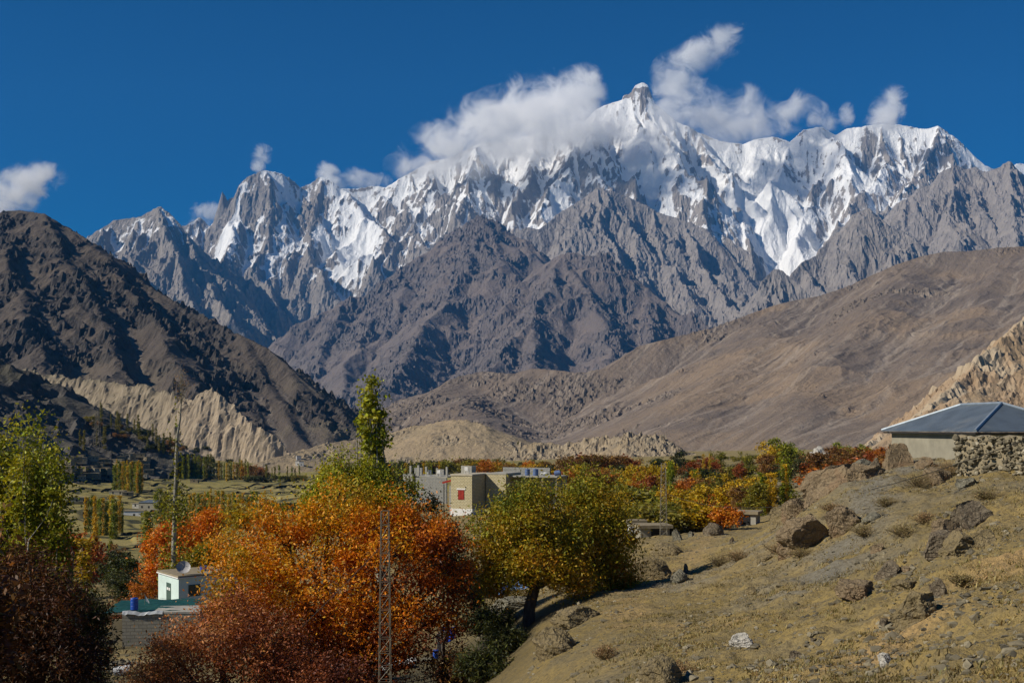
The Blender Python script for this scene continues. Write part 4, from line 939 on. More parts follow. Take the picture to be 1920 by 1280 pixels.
def r_noise(p): return fbm(p[:, 0] * 1.5, p[:, 2] * 1.2 + p[:, 1], 2, 303)
near_trees()

# ---------------------------------------------------------------- trees farther off: a few of each build, copied one by one
PROTO = {}
def proto_crown(kind, k, pal, seed, h=1.0, n=900, leaf=0.04):
    key = (kind, k)
    r = np.random.default_rng(seed)
    if kind == 'poplar':
        lobes = column_lobes(1.0, 0.14 + 0.03 * k[1], 7, 0.07); asp = 0.5; sig = 0.022; tw = 0.006
    elif kind == 'round':
        lobes = [(0, 0, 0.55, .32, .32, .33, 1)] + [(r.uniform(-.28, .28), r.uniform(-.28, .28), r.uniform(.25, .85), r.uniform(.13, .24), r.uniform(.13, .24), r.uniform(.12, .2), 1) for _ in range(8)]; asp = 0.7; sig = 0.045; tw = 0.018
    else:   # bush
        lobes = [(r.uniform(-.4, .4), r.uniform(-.4, .4), r.uniform(.3, .62), r.uniform(.22, .36), r.uniform(.22, .36), r.uniform(.2, .34), 1) for _ in range(7)]; asp = 0.7; sig = 0.07; tw = 0.018
    pts, ci, C, li = crown_points(r, lobes, n, max(24, n // 22), sig, 0.35)
    pts[:, 2] = np.maximum(pts[:, 2], 0.02)
    w = 0.5 + 0.2 * r.normal(size=len(C))[ci] + 0.1 * r.normal(size=n)
    cm = leaves_mesh('crown', pts, r, leaf, asp, palette_cols(r, n, pal, w, 0.22), droop=-0.35 if kind == 'poplar' else 0.1)
    L = np.array(lobes); paths = [limb(r, (0, 0, -0.08), (0, 0, 0.9 if kind == 'poplar' else 0.45), tw, tw * 0.4, 5, 0.02)]
    for l in L[:5]: paths.append(limb(r, (0, 0, .3 * l[2]), l[:3], tw * .5, tw * .12, 4))
    PROTO[key] = (cm, wood_mesh('trunk', paths, BARK_PALE if kind == 'poplar' else BARK, 5))
PALS = {'green': P_POPLAR, 'orange': [(0.26, 0.07, 0.010), (0.44, 0.14, 0.010), (0.52, 0.22, 0.012)], 'gold': [(0.28, 0.19, 0.010), (0.46, 0.30, 0.012), (0.56, 0.37, 0.016)],
        'red': [(0.13, 0.035, 0.012), (0.27, 0.07, 0.014), (0.40, 0.13, 0.02)], 'brown': [(0.12, 0.06, 0.02), (0.21, 0.11, 0.03), (0.30, 0.16, 0.04)],
        'dark': P_DKGREEN, 'olive': [(0.10, 0.10, 0.014), (0.18, 0.165, 0.018), (0.28, 0.24, 0.024)]}
PALS['green'] = [(0.085, 0.115, 0.012), (0.19, 0.22, 0.014), (0.33, 0.33, 0.018)]
_pi = 0
for _k in ('green', 'olive', 'dark', 'gold'):
    for _v in range(3): proto_crown('poplar', (_k, _v), PALS[_k], 500 + _pi, n=2000, leaf=0.036); _pi += 1
for _k in ('orange', 'gold', 'red', 'brown', 'dark', 'olive', 'green'):
    for _v in range(2):
        proto_crown('round', (_k, _v), PALS[_k], 600 + _pi, n=2600, leaf=0.05); _pi += 1
        proto_crown('bush', (_k, _v), PALS[_k], 700 + _pi, n=1700, leaf=0.085); _pi += 1
_seen = {}
def far_tree(kind, colour, base, h, wide, label, group=None, v=None, name=None, cat='tree'):
    nv = 3 if kind == 'poplar' else 2
    v = random.randrange(nv) if v is None else v
    key = (kind, (colour, v))
    name = name or {'poplar': 'poplar_tree', 'round': 'autumn_tree', 'bush': 'bush'}[kind]
    if kind == 'bush' and cat == 'tree': cat = 'bush'
    if key not in _seen:
        root = empty(name, base); cm, tm = PROTO[key]
        kids = [mesh_obj('crown', cm, root), mesh_obj('trunk', tm, root)]
        _seen[key] = (root, kids)
    else:
        src, kids = _seen[key]
        root = src.copy(); link(root); root.name = name
        nk = []
        for ch in kids:
            c = ch.copy(); link(c); c.parent = root; nk.append(c)
        kids = nk
    for k2 in ('group',):
        if k2 in root: del root[k2]
    root.location = base; root.rotation_euler = (0, 0, random.uniform(0, 6.28)); root.scale = (h * wide, h * wide, h)
    t = random.uniform(0.8, 1.2)
    for c in kids: c.color = (t * random.uniform(.94, 1.06), t, t * random.uniform(.9, 1.1), 1)
    tag(root, label, cat, group)
    return root

def stand(kind, colours, pxs, ds, tops, label, group, wide=1.0, n=None, jt=6, hcap=None, name=None):
    """n trees spread over columns pxs, distances ds, with crowns that reach photo row tops"""
    cnt = {}
    for i in range(n):
        t = (i + 0.5) / n
        px = pxs[0] + (pxs[1] - pxs[0]) * t + random.uniform(-.4, .4) * (pxs[1] - pxs[0]) / n
        d = random.uniform(*ds); b = G(px, d)
        if any(((b.x - qx) / (qa * 1.3)) ** 2 + ((b.y - qy) / (qb * .8)) ** 2 < 1 for qx, qy, qa, qb in BARE): continue
        tp = (tops[0] + (tops[1] - tops[0]) * t) + random.uniform(-jt, jt)
        h = max(1.2, (800 - tp) / F * d - b.z)
        if hcap: h = min(h, hcap * random.uniform(.85, 1.1))
        c = colours[i % len(colours)] if not isinstance(colours, str) else colours
        lb = label if isinstance(label, str) else label[c]
        far_tree(kind, c, b, h, wide * random.uniform(.85, 1.2), lb, group, name=name)
# ---------------------------------------------------------------- stands and belts of trees across the valley
def plant_far_trees():
    random.seed(21)
    st = stand
    st('poplar', ['gold', 'green', 'green'], (160, 232), (395, 425), (928, 934), 'slim poplar in the small block standing alone on the left valley fields', 'poplars in the block on the left fields', n=14, wide=0.75)
    st('poplar', ['green', 'gold', 'green', 'gold'], (348, 500), (430, 500), (922, 926), 'slim poplar in the long stand on the fields behind the bright orange tree', 'poplars in the long stand on the fields', n=30, wide=0.8)
    st('poplar', ['green', 'green', 'gold'], (213, 268), (700, 760), (868, 866), 'small poplar in the square grove beside the far village', 'poplars in the grove by the far village', n=18, wide=0.8)
    st('poplar', ['olive', 'green'], (338, 402), (930, 1000), (858, 852), 'tiny dark poplar in the far row under the shaded slope', 'poplars in the far row under the shaded slope', n=14, wide=0.8, jt=5)
    st('poplar', ['green', 'gold', 'olive'], (404, 466), (920, 1000), (866, 864), 'tiny yellowish poplar in the far row below the pale cliff', 'poplars in the far row below the cliff', n=13, wide=0.8, jt=4)
    st('round', ['brown', 'orange', 'brown', 'red'], (448, 500), (960, 1040), (868, 872), {'brown': 'small brown tree in the far clump below the pale cliff', 'orange': 'small orange tree in the far clump below the pale cliff', 'red': 'small dark red tree in the far clump below the pale cliff'}, 'trees in the far clump below the cliff', n=7, wide=0.9, jt=2)
    st('bush', ['dark', 'olive', 'dark'], (462, 570), (900, 980), (889, 889), {'dark': 'dark bush in the far hedge at the foot of the tan mound', 'olive': 'olive bush in the far hedge at the foot of the tan mound'}, 'bushes in the hedge at the foot of the tan mound', n=12, wide=1.3, jt=2)
    st('poplar', ['olive', 'green'], (496, 566), (900, 960), (873, 876), 'tiny poplar along the far field edge before the tan mound', 'poplars along the field edge before the tan mound', n=8, wide=0.8, jt=4)
    st('poplar', ['gold', 'green', 'green'], (497, 556), (300, 350), (944, 950), 'yellow green poplar just left of the big orange tree crown', 'poplars beside the big orange tree', n=8, wide=0.85)
    st('bush', 'dark', (500, 575), (490, 540), (939, 940), 'dark bush along the field wall left of the big orange tree', 'bushes along the field wall', n=6, wide=1.4, jt=1.5)
    st('poplar', ['green', 'olive'], (290, 316), (455, 490), (918, 922), 'poplar beside the grey roofed farmhouse on the fields', 'poplars beside the field farmhouse', n=4, wide=1.1)
    for px, d, top, wd, c, lb in [(180, 265, 968, .8, 'gold', 'single slender poplar on the lower fields, left of its thinner neighbour'), (207, 250, 976, .6, 'green', 'thinnest single poplar on the lower fields near the dark trees'),
                                  (276, 205, 962, 1.25, 'green', 'feathery yellow green poplar left of the bright orange tree'), (155, 112, 1008, 1.35, 'gold', 'short yellowing poplar above the dark bushy tree'), (604, 430, 905, 1.2, 'green', 'light green poplar peeking left of the tall slim poplar'), (650, 420, 906, 0.9, 'green', 'poplar half hidden by the yellow green tree')]:
        b = G(px, d); far_tree('poplar', c, b, (800 - top) / F * d - b.z, wd, lb)
    for px, d, top, wd, c, lb in [(130, 150, 975, 1.0, 'red', 'dark red tree beside the left edge poplars'), (205, 172, 1028, 1.1, 'dark', 'dark shaded tree on the slope left of the white house'), (235, 168, 1030, 1.2, 'dark', 'wider dark tree right of the other shaded one, left of the white house'),
                                  (175, 185, 1012, 0.9, 'red', 'rusty topped tree behind the shaded dark trees'), (215, 200, 1012, 0.9, 'brown', 'brown tree peeking above the shaded dark trees'), (262, 128, 1085, 1.3, 'orange', 'low orange tree touching the left side of the white house'), (240, 130, 1075, 1.3, 'dark', 'small dark bush on the bank left of the white house')]:
        b = G(px, d); far_tree('round', c, b, (800 - top) / F * d - b.z, wd, lb)
    # poplars and scrub on the shaded slope and the bench under the cliff
    n = 0
    spots = [(225, 812), (215, 808), (220, 815), (250, 815), (256, 820), (262, 824), (240, 812), (208, 800), (275, 838), (285, 842), (292, 846), (300, 848), (306, 850), (188, 790), (196, 850), (182, 842), (318, 852), (326, 850), (150, 842), (158, 846)]
    for px, py in spots:
        b = hit(px + random.uniform(-3, 3), py + random.uniform(-4, 4), 500)
        if b: far_tree('poplar', 'olive', b, random.uniform(11, 18), random.uniform(.8, 1.1), 'dull olive poplar on the dark slope above the far village', 'poplars on the dark slope above the village')
    for i in range(34):
        px = random.uniform(170, 430); py = 800 + (px - 170) / 260 * 72 + random.uniform(-12, 16)
        b = hit(px, py, 500)
        if b: far_tree('bush', random.choice(['dark', 'brown', 'olive', 'dark']), b, random.uniform(4, 8), random.uniform(1.0, 1.5), 'dark scrub bush along the foot of the shaded slope', 'scrub along the foot of the shaded slope')
    # belt behind the brick houses
    st('bush', ['dark', 'brown', 'dark', 'olive'], (728, 900), (640, 780), (862, 856), {'dark': 'dark bush in the hedge behind the grey block building', 'brown': 'brown bush in the hedge behind the grey block building', 'olive': 'olive bush in the hedge behind the grey block building'}, 'hedge behind the grey block building', n=20, wide=1.2, jt=4)
    st('poplar', ['green', 'gold', 'olive'], (742, 830), (330, 420), (866, 862), 'thin poplar rising behind the grey block building', 'poplars behind the grey block building', n=8, wide=0.6)
    st('round', ['gold', 'dark', 'orange', 'gold', 'olive', 'brown'], (885, 1030), (430, 560), (862, 864), {'gold': 'golden tree behind the brick house roof', 'dark': 'dark tree behind the brick house roof', 'orange': 'orange tree behind the brick house roof', 'olive': 'olive tree behind the brick house roof', 'brown': 'brown tree behind the brick house roof'}, 'trees behind the brick house roof', n=12, wide=1.25, jt=5, hcap=11)
    st('round', ['brown', 'brown', 'red', 'brown'], (1050, 1190), (400, 470), (852, 850), {'brown': 'brown bare looking tree at the foot of the craggy hill', 'red': 'reddish brown tree at the foot of the craggy hill'}, 'brown trees at the foot of the craggy hill', n=11, wide=1.4, jt=3)
    st('round', ['gold', 'orange', 'gold', 'gold'], (1030, 1110), (280, 340), (878, 872), {'gold': 'golden yellow tree right of the blue rooftop drums', 'orange': 'bright orange tree right of the blue rooftop drums'}, 'golden trees right of the rooftop drums', n=7, wide=1.1, jt=5)
    for px, d, top, wd, c, lb in [(1190, 300, 862, 1.0, 'gold', 'rounded gold tree left of the lattice mast'), (1228, 300, 864, .9, 'gold', 'gold tree touching the lattice mast'), (1272, 480, 842, 1.2, 'dark', 'round dark green tree standing higher than the belt, right of the mast'), (1215, 240, 890, 1.1, 'olive', 'olive tree low beside the lattice mast'),
                                  (1345, 420, 845, .9, 'olive', 'small olive tree poking above the red tree row'), (1330, 380, 850, 1.1, 'red', 'red tree in the row above the slim gold poplars'), (1300, 370, 858, 1.1, 'red', 'left red tree in the row above the slim gold poplars'), (1388, 330, 866, 1.0, 'red', 'small scarlet round tree above the bare grey field'), (1275, 260, 905, 1.0, 'red', 'rust tree right of the lattice mast'),
                                  (1410, 175, 925, 1.2, 'red', 'scarlet tree left of the tallest wide poplars'), (1400, 420, 846, .8, 'olive', 'pale green tree on the skyline of the belt'), (1452, 400, 828, 1.25, 'gold', 'broad gold tree on the right skyline of the belt'), (1482, 380, 820, 1.15, 'green', 'tallest green tree on the right skyline of the belt'),
                                  (1440, 330, 850, 1.2, 'brown', 'brown tree below the broad gold tree'), (1470, 260, 868, 1.1, 'dark', 'dark tree between the tall poplar and the broad gold tree'), (1500, 300, 850, 1.0, 'dark', 'dark green tree right of the tall yellow green poplar')]:
        b = G(px, d); far_tree('round', c, b, max(2.5, (800 - top) / F * d - b.z), wd, lb)
    st('round', ['brown', 'red', 'brown', 'orange', 'brown'], (1510, 1650), (230, 340), (846, 836), {'brown': 'brown tree in the thicket left of the plastered house', 'red': 'dark red tree in the thicket left of the plastered house', 'orange': 'rust orange tree in the thicket left of the plastered house'}, 'thicket left of the plastered house', n=14, wide=1.2, jt=7)
    st('round', ['gold', 'green', 'gold'], (1576, 1626), (330, 380), (830, 832), {'gold': 'yellow tree at the top of the thicket left of the house', 'green': 'green tree at the top of the thicket left of the house'}, 'yellow trees at the top of the thicket', n=5, wide=1.0, jt=3)
    st('bush', ['red', 'brown', 'red'], (1610, 1672), (110, 150), (858, 838), {'red': 'red bush beside the rounded boulder left of the plastered house', 'brown': 'brown bush beside the rounded boulder left of the plastered house'}, 'bushes beside the rounded boulder', n=6, wide=1.4, jt=4)
    st('bush', ['orange', 'brown', 'olive', 'orange'], (1545, 1610), (130, 190), (880, 872), {'orange': 'rust bush behind the rock outcrop', 'brown': 'brown bush behind the rock outcrop', 'olive': 'olive bush behind the rock outcrop'}, 'bushes behind the rock outcrop', n=7, wide=1.4, jt=5)
    # poplars right of the mast
    st('poplar', ['gold', 'green'], (1292, 1312), (215, 240), (882, 884), 'gold green poplar in the pair right of the lattice mast', 'poplar pair right of the mast', n=3, wide=1.0, jt=4)
    st('poplar', ['gold'], (1318, 1332), (330, 350), (852, 854), 'slim gold poplar in front of the red tree row', 'gold poplars before the red row', n=2, wide=0.7, jt=2)
    st('poplar', ['green'], (1254, 1264), (150, 165), (862, 866), 'sparse bright green poplar touching the lattice mast', 'green poplars by the mast', n=2, wide=0.75, jt=3)
    st('poplar', ['gold', 'green', 'dark', 'gold'], (1420, 1456), (138, 155), (890, 886), 'wide yellow green poplar in the group left of the rock outcrop', 'poplar group left of the rock outcrop', n=5, wide=1.15, jt=5)
    st('poplar', ['green', 'gold'], (1464, 1480), (140, 152), (872, 858), 'tall yellow green poplar at the right of its group by the rock outcrop', 'tall poplars by the rock outcrop', n=3, wide=0.95, jt=4)
    st('poplar', ['green', 'olive'], (1512, 1550), (175, 200), (896, 886), 'small poplar right behind the rock outcrop', 'small poplars behind the rock outcrop', n=5, wide=0.9, jt=5)
    # golden and olive thicket beside the path
    st('bush', ['olive', 'gold', 'olive', 'olive'], (1140, 1300), (104, 124), (930, 936), {'olive': 'olive willow bush in the thicket behind the lattice mast', 'gold': 'yellow willow bush in the thicket behind the lattice mast'}, 'willow thicket behind the mast', n=18, wide=1.5, jt=7)
    st('bush', ['gold', 'orange', 'gold'], (1300, 1375), (104, 116), (930, 950), {'gold': 'golden bush at the end of the dirt path', 'orange': 'orange bush at the end of the dirt path'}, 'golden bushes at the end of the path', n=6, wide=1.1, jt=7)
    st('bush', ['olive', 'dark', 'gold', 'olive', 'brown'], (1000, 1200), (140, 230), (905, 900), {'olive': 'olive bush in the thicket above the forked trunk tree', 'dark': 'dark bush in the thicket above the forked trunk tree', 'gold': 'yellow bush in the thicket above the forked trunk tree', 'brown': 'brown bush in the thicket above the forked trunk tree'}, 'thicket above the forked trunk tree', n=20, wide=1.4, jt=10)
    st('round', ['gold', 'olive', 'orange', 'red', 'dark', 'gold', 'brown', 'olive'], (1175, 1425), (135, 230), (900, 896), {c: c2 + ' tree standing in the autumn grove right of the lattice mast' for c, c2 in (('gold', 'golden'), ('olive', 'olive green'), ('orange', 'orange'), ('red', 'dark red'), ('dark', 'dark green'), ('brown', 'brown'))}, 'autumn grove right of the mast', n=26, wide=1.15, jt=13)
    st('round', ['gold', 'dark', 'brown', 'orange', 'olive'], (1020, 1230), (230, 330), (876, 872), {c: c2 + ' tree standing in the grove between the rooftop drums and the mast' for c, c2 in (('gold', 'golden'), ('olive', 'olive green'), ('orange', 'orange'), ('dark', 'dark green'), ('brown', 'brown'))}, 'grove left of the mast', n=16, wide=1.2, jt=8)
    mix = ['dark', 'olive', 'brown', 'dark', 'olive']
    lab = {c: '%s bush in the mixed scrub below the brown ridge' % w for c, w in (('dark', 'dark green'), ('olive', 'olive'), ('brown', 'brown'), ('red', 'red'))}
    st('bush', mix + ['red'], (1190, 1470), (190, 300), (918, 912), lab, 'mixed scrub below the brown ridge', n=34, wide=1.5, jt=9)
    st('bush', mix, (1040, 1480), (330, 560), (880, 866), lab, 'mixed scrub below the brown ridge', n=44, wide=1.8, jt=6, hcap=9)
    st('bush', mix, (1230, 1560), (560, 760), (858, 850), lab, 'mixed scrub below the brown ridge', n=24, wide=2.0, jt=4, hcap=9)
plant_far_trees()
# ---------------------------------------------------------------- buildings and small things
class MB:
    """collects boxes, tubes and plates and links them as one mesh object"""
    def __init__(s): s.v = []; s.f = []
    def add(s, co, fa):
        n = len(s.v); s.v += [tuple(map(float, c)) for c in co]; s.f += [tuple(int(i) + n for i in q) for q in fa]; return s
    def box(s, x0, x1, y0, y1, z0, z1, rz=0.0, o=(0, 0)):
        c, sn = math.cos(rz), math.sin(rz)
        pts = [(x, y, z) for z in (z0, z1) for x, y in ((x0, y0), (x1, y0), (x1, y1), (x0, y1))]
        pts = [(o[0] + c * x - sn * y, o[1] + sn * x + c * y, z) for x, y, z in pts]
        return s.add(pts, [(3, 2, 1, 0), (4, 5, 6, 7), (0, 1, 5, 4), (1, 2, 6, 5), (2, 3, 7, 6), (3, 0, 4, 7)])
    def bar(s, a, b, w):
        co, fa = tubes([(np.array([a, b], float), np.array([w, w]))], 4); return s.add(co, fa)
    def tube(s, pts, rad, sides=12, caps=True):
        co, fa = tubes([(np.array(pts, float), np.array(rad, float))], sides); k = len(pts)
        fa = [tuple(q) for q in fa]
        if caps: fa += [tuple(range(sides))[::-1], tuple((k - 1) * sides + i for i in range(sides))]
        return s.add(co, fa)
    def lathe(s, prof, sides=20, c=(0, 0, 0)):
        co = []; fa = []
        for r, z in prof:
            co += [(c[0] + r * math.cos(2 * math.pi * i / sides), c[1] + r * math.sin(2 * math.pi * i / sides), c[2] + z) for i in range(sides)]
        for j in range(len(prof) - 1):
            for i in range(sides):
                k = (i + 1) % sides; fa.append((j * sides + i, j * sides + k, (j + 1) * sides + k, (j + 1) * sides + i))
        fa.append(tuple(range(sides))[::-1]); fa.append(tuple((len(prof) - 1) * sides + i for i in range(sides)))
        return s.add(co, fa)
    def build(s, name, mat, parent=None, bevel=0.0, smooth=False, loc=None):
        me = bpy.data.meshes.new(name); me.from_pydata(s.v, [], s.f); me.update()
        if smooth: me.polygons.foreach_set('use_smooth', [True] * len(me.polygons))
        me.materials.append(mat); o = mesh_obj(name, me, parent)
        if bevel:
            b = o.modifiers.new('bevel', 'BEVEL'); b.width = bevel; b.segments = 2; b.limit_method = 'ANGLE'
        if loc is not None: o.location = loc
        return o

def plain(name, c, rough=0.8, spec=0.25, var=0.25, sc=3.0, metal=0.0, dirt=None):
    m = Mat(name); p = m.pos(True); n = m.noise(p, sc, 5, 0.65)
    c2 = tuple(x * (1 - var) for x in c); v = m.mix(m.ramp(n, [(0.35, 0), (0.65, 1)]), c2, c)
    if dirt: v = m.mix(m.ramp(m.noise(p, sc * 0.35, 4, 0.7), [(0.55, 0), (0.72, 0.7)]), v, dirt)
    m.col(v); m.rough(rough); m.spec(spec); m.p.inputs['Metallic'].default_value = metal; m.bump(n, 0.2, 0.02); return m.m
def brick_mat(name, c1, c2, mortar, bw=0.42, bh=0.2, msz=0.02, rnd=0.3):
    m = Mat(name); p = m.pos(True); x = m.sep(p)
    cb = m.n.new('ShaderNodeCombineXYZ'); m.ln(m.math('ADD', x[0], x[1]), cb.inputs[0]); m.ln(x[2], cb.inputs[1])
    b = m.n.new('ShaderNodeTexBrick'); m.ln(cb.outputs[0], b.inputs['Vector'])
    b.inputs['Color1'].default_value = (*c1, 1); b.inputs['Color2'].default_value = (*c2, 1); b.inputs['Mortar'].default_value = (*mortar, 1)
    b.inputs['Scale'].default_value = 1.0; b.inputs['Mortar Size'].default_value = msz; b.inputs['Brick Width'].default_value = bw; b.inputs['Row Height'].default_value = bh; b.inputs['Bias'].default_value = rnd - 0.3
    n = m.noise(p, 5.0, 4, 0.7); m.col(m.mix(m.ramp(n, [(0.35, 0.45), (0.6, 0)]), b.outputs['Color'], tuple(v * 0.55 for v in c1)))
    m.bump(m.math('SUBTRACT', m.math('MULTIPLY', n, 0.3), b.outputs['Fac']), 0.5, 0.03); return m.m
def sheet_mat(name, c, sc):
    m = Mat(name); p = m.pos(True); n = m.noise(p, 0.8, 4, 0.6)
    m.col(m.mix(m.ramp(n, [(0.4, 0), (0.65, 1)]), c, tuple(x * 0.72 for x in c))); m.rough(0.5); m.spec(0.4); m.p.inputs['Metallic'].default_value = 0.35
    z = m.sep(p)[2]; fr = m.math('FRACT', m.math('MULTIPLY', z, 2.6)); seam = m.ramp(fr, [(0.0, 1.0), (0.06, 0.0)])
    dots = m.ramp(m.noise(p, 9.0, 2, .5), [(.45, 0), (.6, 1)])
    c0_ = m.mix(m.math('MULTIPLY', m.math('MULTIPLY', seam, dots), .55), m.p.inputs['Base Color'].links[0].from_socket, tuple(x * .45 for x in c))
    c0_ = m.mix(m.ramp(m.noise(p, .5, 5, .7), [(.52, 0), (.75, .55)]), c0_, (.30, .29, .25)); m.col(c0_)
    wv = m.n.new('ShaderNodeTexWave'); m.ln(p, wv.inputs[0]); wv.inputs['Scale'].default_value = sc; wv.bands_direction = 'Y'
    m.bump(wv.outputs['Fac'], 0.35, 0.02); return m.m
M_PLASTER = plain('grey_plaster', (0.30, 0.28, 0.215), var=0.25, sc=1.5, dirt=(0.26, 0.235, 0.175))
M_CONC = plain('concrete', (0.40, 0.385, 0.33), var=0.3, sc=1.2, dirt=(0.22, 0.205, 0.165))
M_WHITE = plain('white_paint', (0.76, 0.75, 0.71), var=0.15, dirt=(0.5, 0.47, 0.4))
M_PALEBLUE = plain('pale_blue_paint', (0.60, 0.74, 0.71), var=0.12, sc=1.0, dirt=(0.47, 0.57, 0.54))
M_MUD = plain('mud_roof', (0.30, 0.25, 0.16), var=0.35, sc=2.0)
M_DARK = plain('dark_opening', (0.02, 0.02, 0.02), var=0.2)
M_GREENWOOD = plain('green_wood', (0.07, 0.12, 0.10), var=0.3)
M_GLASS = plain('window_glass', (0.03, 0.04, 0.04), rough=0.12, spec=0.6, var=0.2)
M_BRICK = brick_mat('tan_brick', (0.55, 0.47, 0.27), (0.64, 0.57, 0.36), (0.27, 0.235, 0.15), 0.42, 0.19, 0.025)
M_BLOCK = brick_mat('grey_block', (0.27, 0.255, 0.205), (0.33, 0.31, 0.25), (0.15, 0.14, 0.11), 0.6, 0.25, 0.02)
M_BLOCKG = brick_mat('block_wall', (0.30, 0.30, 0.275), (0.36, 0.355, 0.32), (0.2, 0.195, 0.175), 0.5, 0.22, 0.02)
M_RED = plain('red_paint', (0.36, 0.035, 0.022), var=0.3)
M_REDW = plain('red_shutter', (0.25, 0.035, 0.022), var=0.3)
M_BLUE = plain('blue_plastic', (0.012, 0.075, 0.42), rough=0.35, spec=0.5, var=0.2)
M_BLUE2 = plain('faded_blue_plastic', (0.10, 0.155, 0.31), rough=0.4, spec=0.4, var=0.25)
M_TARP = plain('green_tarp', (0.012, 0.075, 0.065), rough=0.6, var=0.35)
M_TIN = sheet_mat('blue_grey_tin', (0.135, 0.17, 0.205), 6.0)
M_TINR = plain('ridge_tin', (0.30, 0.36, 0.42), rough=0.45, spec=0.5, metal=0.3)
M_WOOD = plain('weathered_wood', (0.27, 0.225, 0.155), var=0.4, sc=8)
M_STEEL = plain('grey_steel', (0.19, 0.17, 0.125), rough=0.55, spec=0.4, var=0.25, metal=0.3)
M_DISH = plain('dish_grey', (0.42, 0.41, 0.40), rough=0.5)
M_CLOTH = plain('white_cloth', (0.72, 0.72, 0.70), var=0.2)
M_WIRE = plain('black_wire', (0.035, 0.033, 0.03), rough=0.5, var=0.1)
M_DRUM = plain('white_drum_plastic', (0.60, 0.62, 0.62), rough=0.45, spec=0.4, dirt=(0.4, 0.38, 0.33))

def rotz(a): return Matrix.Rotation(a, 4, 'Z')

# -- the plastered house with the blue grey tin roof at the right edge
def tin_house():
    ang = R(7); c0 = P(1828, 808, 57.5)          # the eave corner nearest the camera
    r = empty('plastered_house', (c0.x, c0.y, gz(c0.x, c0.y)), ang); base = gz(c0.x, c0.y)
    tag(r, 'plastered house with a blue grey tin hip roof behind the stone wall', 'house')
    e = c0.z - base; W, D = 6.6, 10.6; ov = 0.42; top = e + 0.06
    MB().box(ov, W - ov, ov, D - ov, -1.6, e - 0.16).build('wall', M_PLASTER, r)
    # hip roof with thickness; the eaves overhang
    rz_ = 1.47; th = 0.05; hy = 3.2
    b = [(0, 0, e), (W, 0, e), (W, D, e), (0, D, e), (W / 2, hy, e + rz_), (W / 2, D - hy, e + rz_)]
    bt = [(x, y, z - th) for x, y, z in b]
    fc = [(0, 1, 4), (1, 2, 5, 4), (2, 3, 5), (3, 0, 4, 5)]
    m = MB().add(b, fc).add(bt, [f[::-1] for f in fc]); n = len(b)
    m.add([b[0], b[1], b[2], b[3], bt[0], bt[1], bt[2], bt[3]], [(4, 5, 1, 0), (5, 6, 2, 1), (6, 7, 3, 2), (7, 4, 0, 3)])
    rf = m.build('roof', M_TIN, r)
    cp = MB()
    for i, j in ((0, 4), (1, 4), (2, 5), (3, 5), (4, 5)):
        a = Vector(b[i]) + Vector((0, 0, .02)); q = Vector(b[j]) + Vector((0, 0, .02)); cp.tube([a, q], [.09, .09], 6)
    cp.build('ridge_cap', M_TINR, rf)
    MB().box(0.06, W - 0.06, 0.06, 0.10, e - 0.16, e - 0.07).box(0.06, 0.10, 0.102, D - 0.06, e - 0.16, e - 0.07).build('fascia', plain('dark_board', (0.03, 0.03, 0.032)), r)  # near-black strip stands in for the shadow under the eaves
tin_house()

def stones_mesh(name, r, n, boxfn, smin, smax, mat):
    """a heap or wall of separate looking stones as one mesh"""
    bm = bmesh.new(); bmesh.ops.create_icosphere(bm, subdivisions=2, radius=1.0)
    v0 = np.array([v.co[:] for v in bm.verts]); f0 = np.array([[v.index for v in f.verts] for f in bm.faces]); bm.free()
    co = []; fa = []; cl = []
    for k in range(n):
        p = np.array(boxfn(k)); s = r.uniform(smin, smax) * np.array([1.25, 0.9, 0.75]) * r.uniform(0.7, 1.3, 3)
        v = v0.copy()
        for _ in range(9):
            q = r.normal(size=3); q /= np.linalg.norm(q); h = r.uniform(.35, .75); d = v @ q - h; v = v - np.outer(np.maximum(d, 0), q)
        a = r.uniform(0, 6.28); rot = np.array([[math.cos(a), -math.sin(a), 0], [math.sin(a), math.cos(a), 0], [0, 0, 1]])
        v = (v * s) @ rot.T + p
        fa.append(f0 + len(co) * len(v0)); co.append(v); cl.append(np.repeat(r.uniform(0, 1), len(f0)))
    return np_mesh(name, np.concatenate(co), np.concatenate(fa), mat, False, {'tone': ('FACE', np.concatenate(cl))})
def stone_mat():
    m = Mat('wall_stone'); t = m.attr('tone'); p = m.pos(); n = m.noise(p, 9, 5, 0.7)
    c = m.ramp(t, [(0.0, (0.10, 0.088, 0.062)), (0.45, (0.19, 0.163, 0.105)), (0.85, (0.275, 0.24, 0.16)), (1.0, (0.45, 0.41, 0.31))])
    c = m.mix(m.ramp(n, [(0.35, 0.6), (0.6, 0)]), c, (0.1, 0.09, 0.065)); m.col(c); m.bump(n, 0.5, 0.03); return m.m
M_STONE = stone_mat()
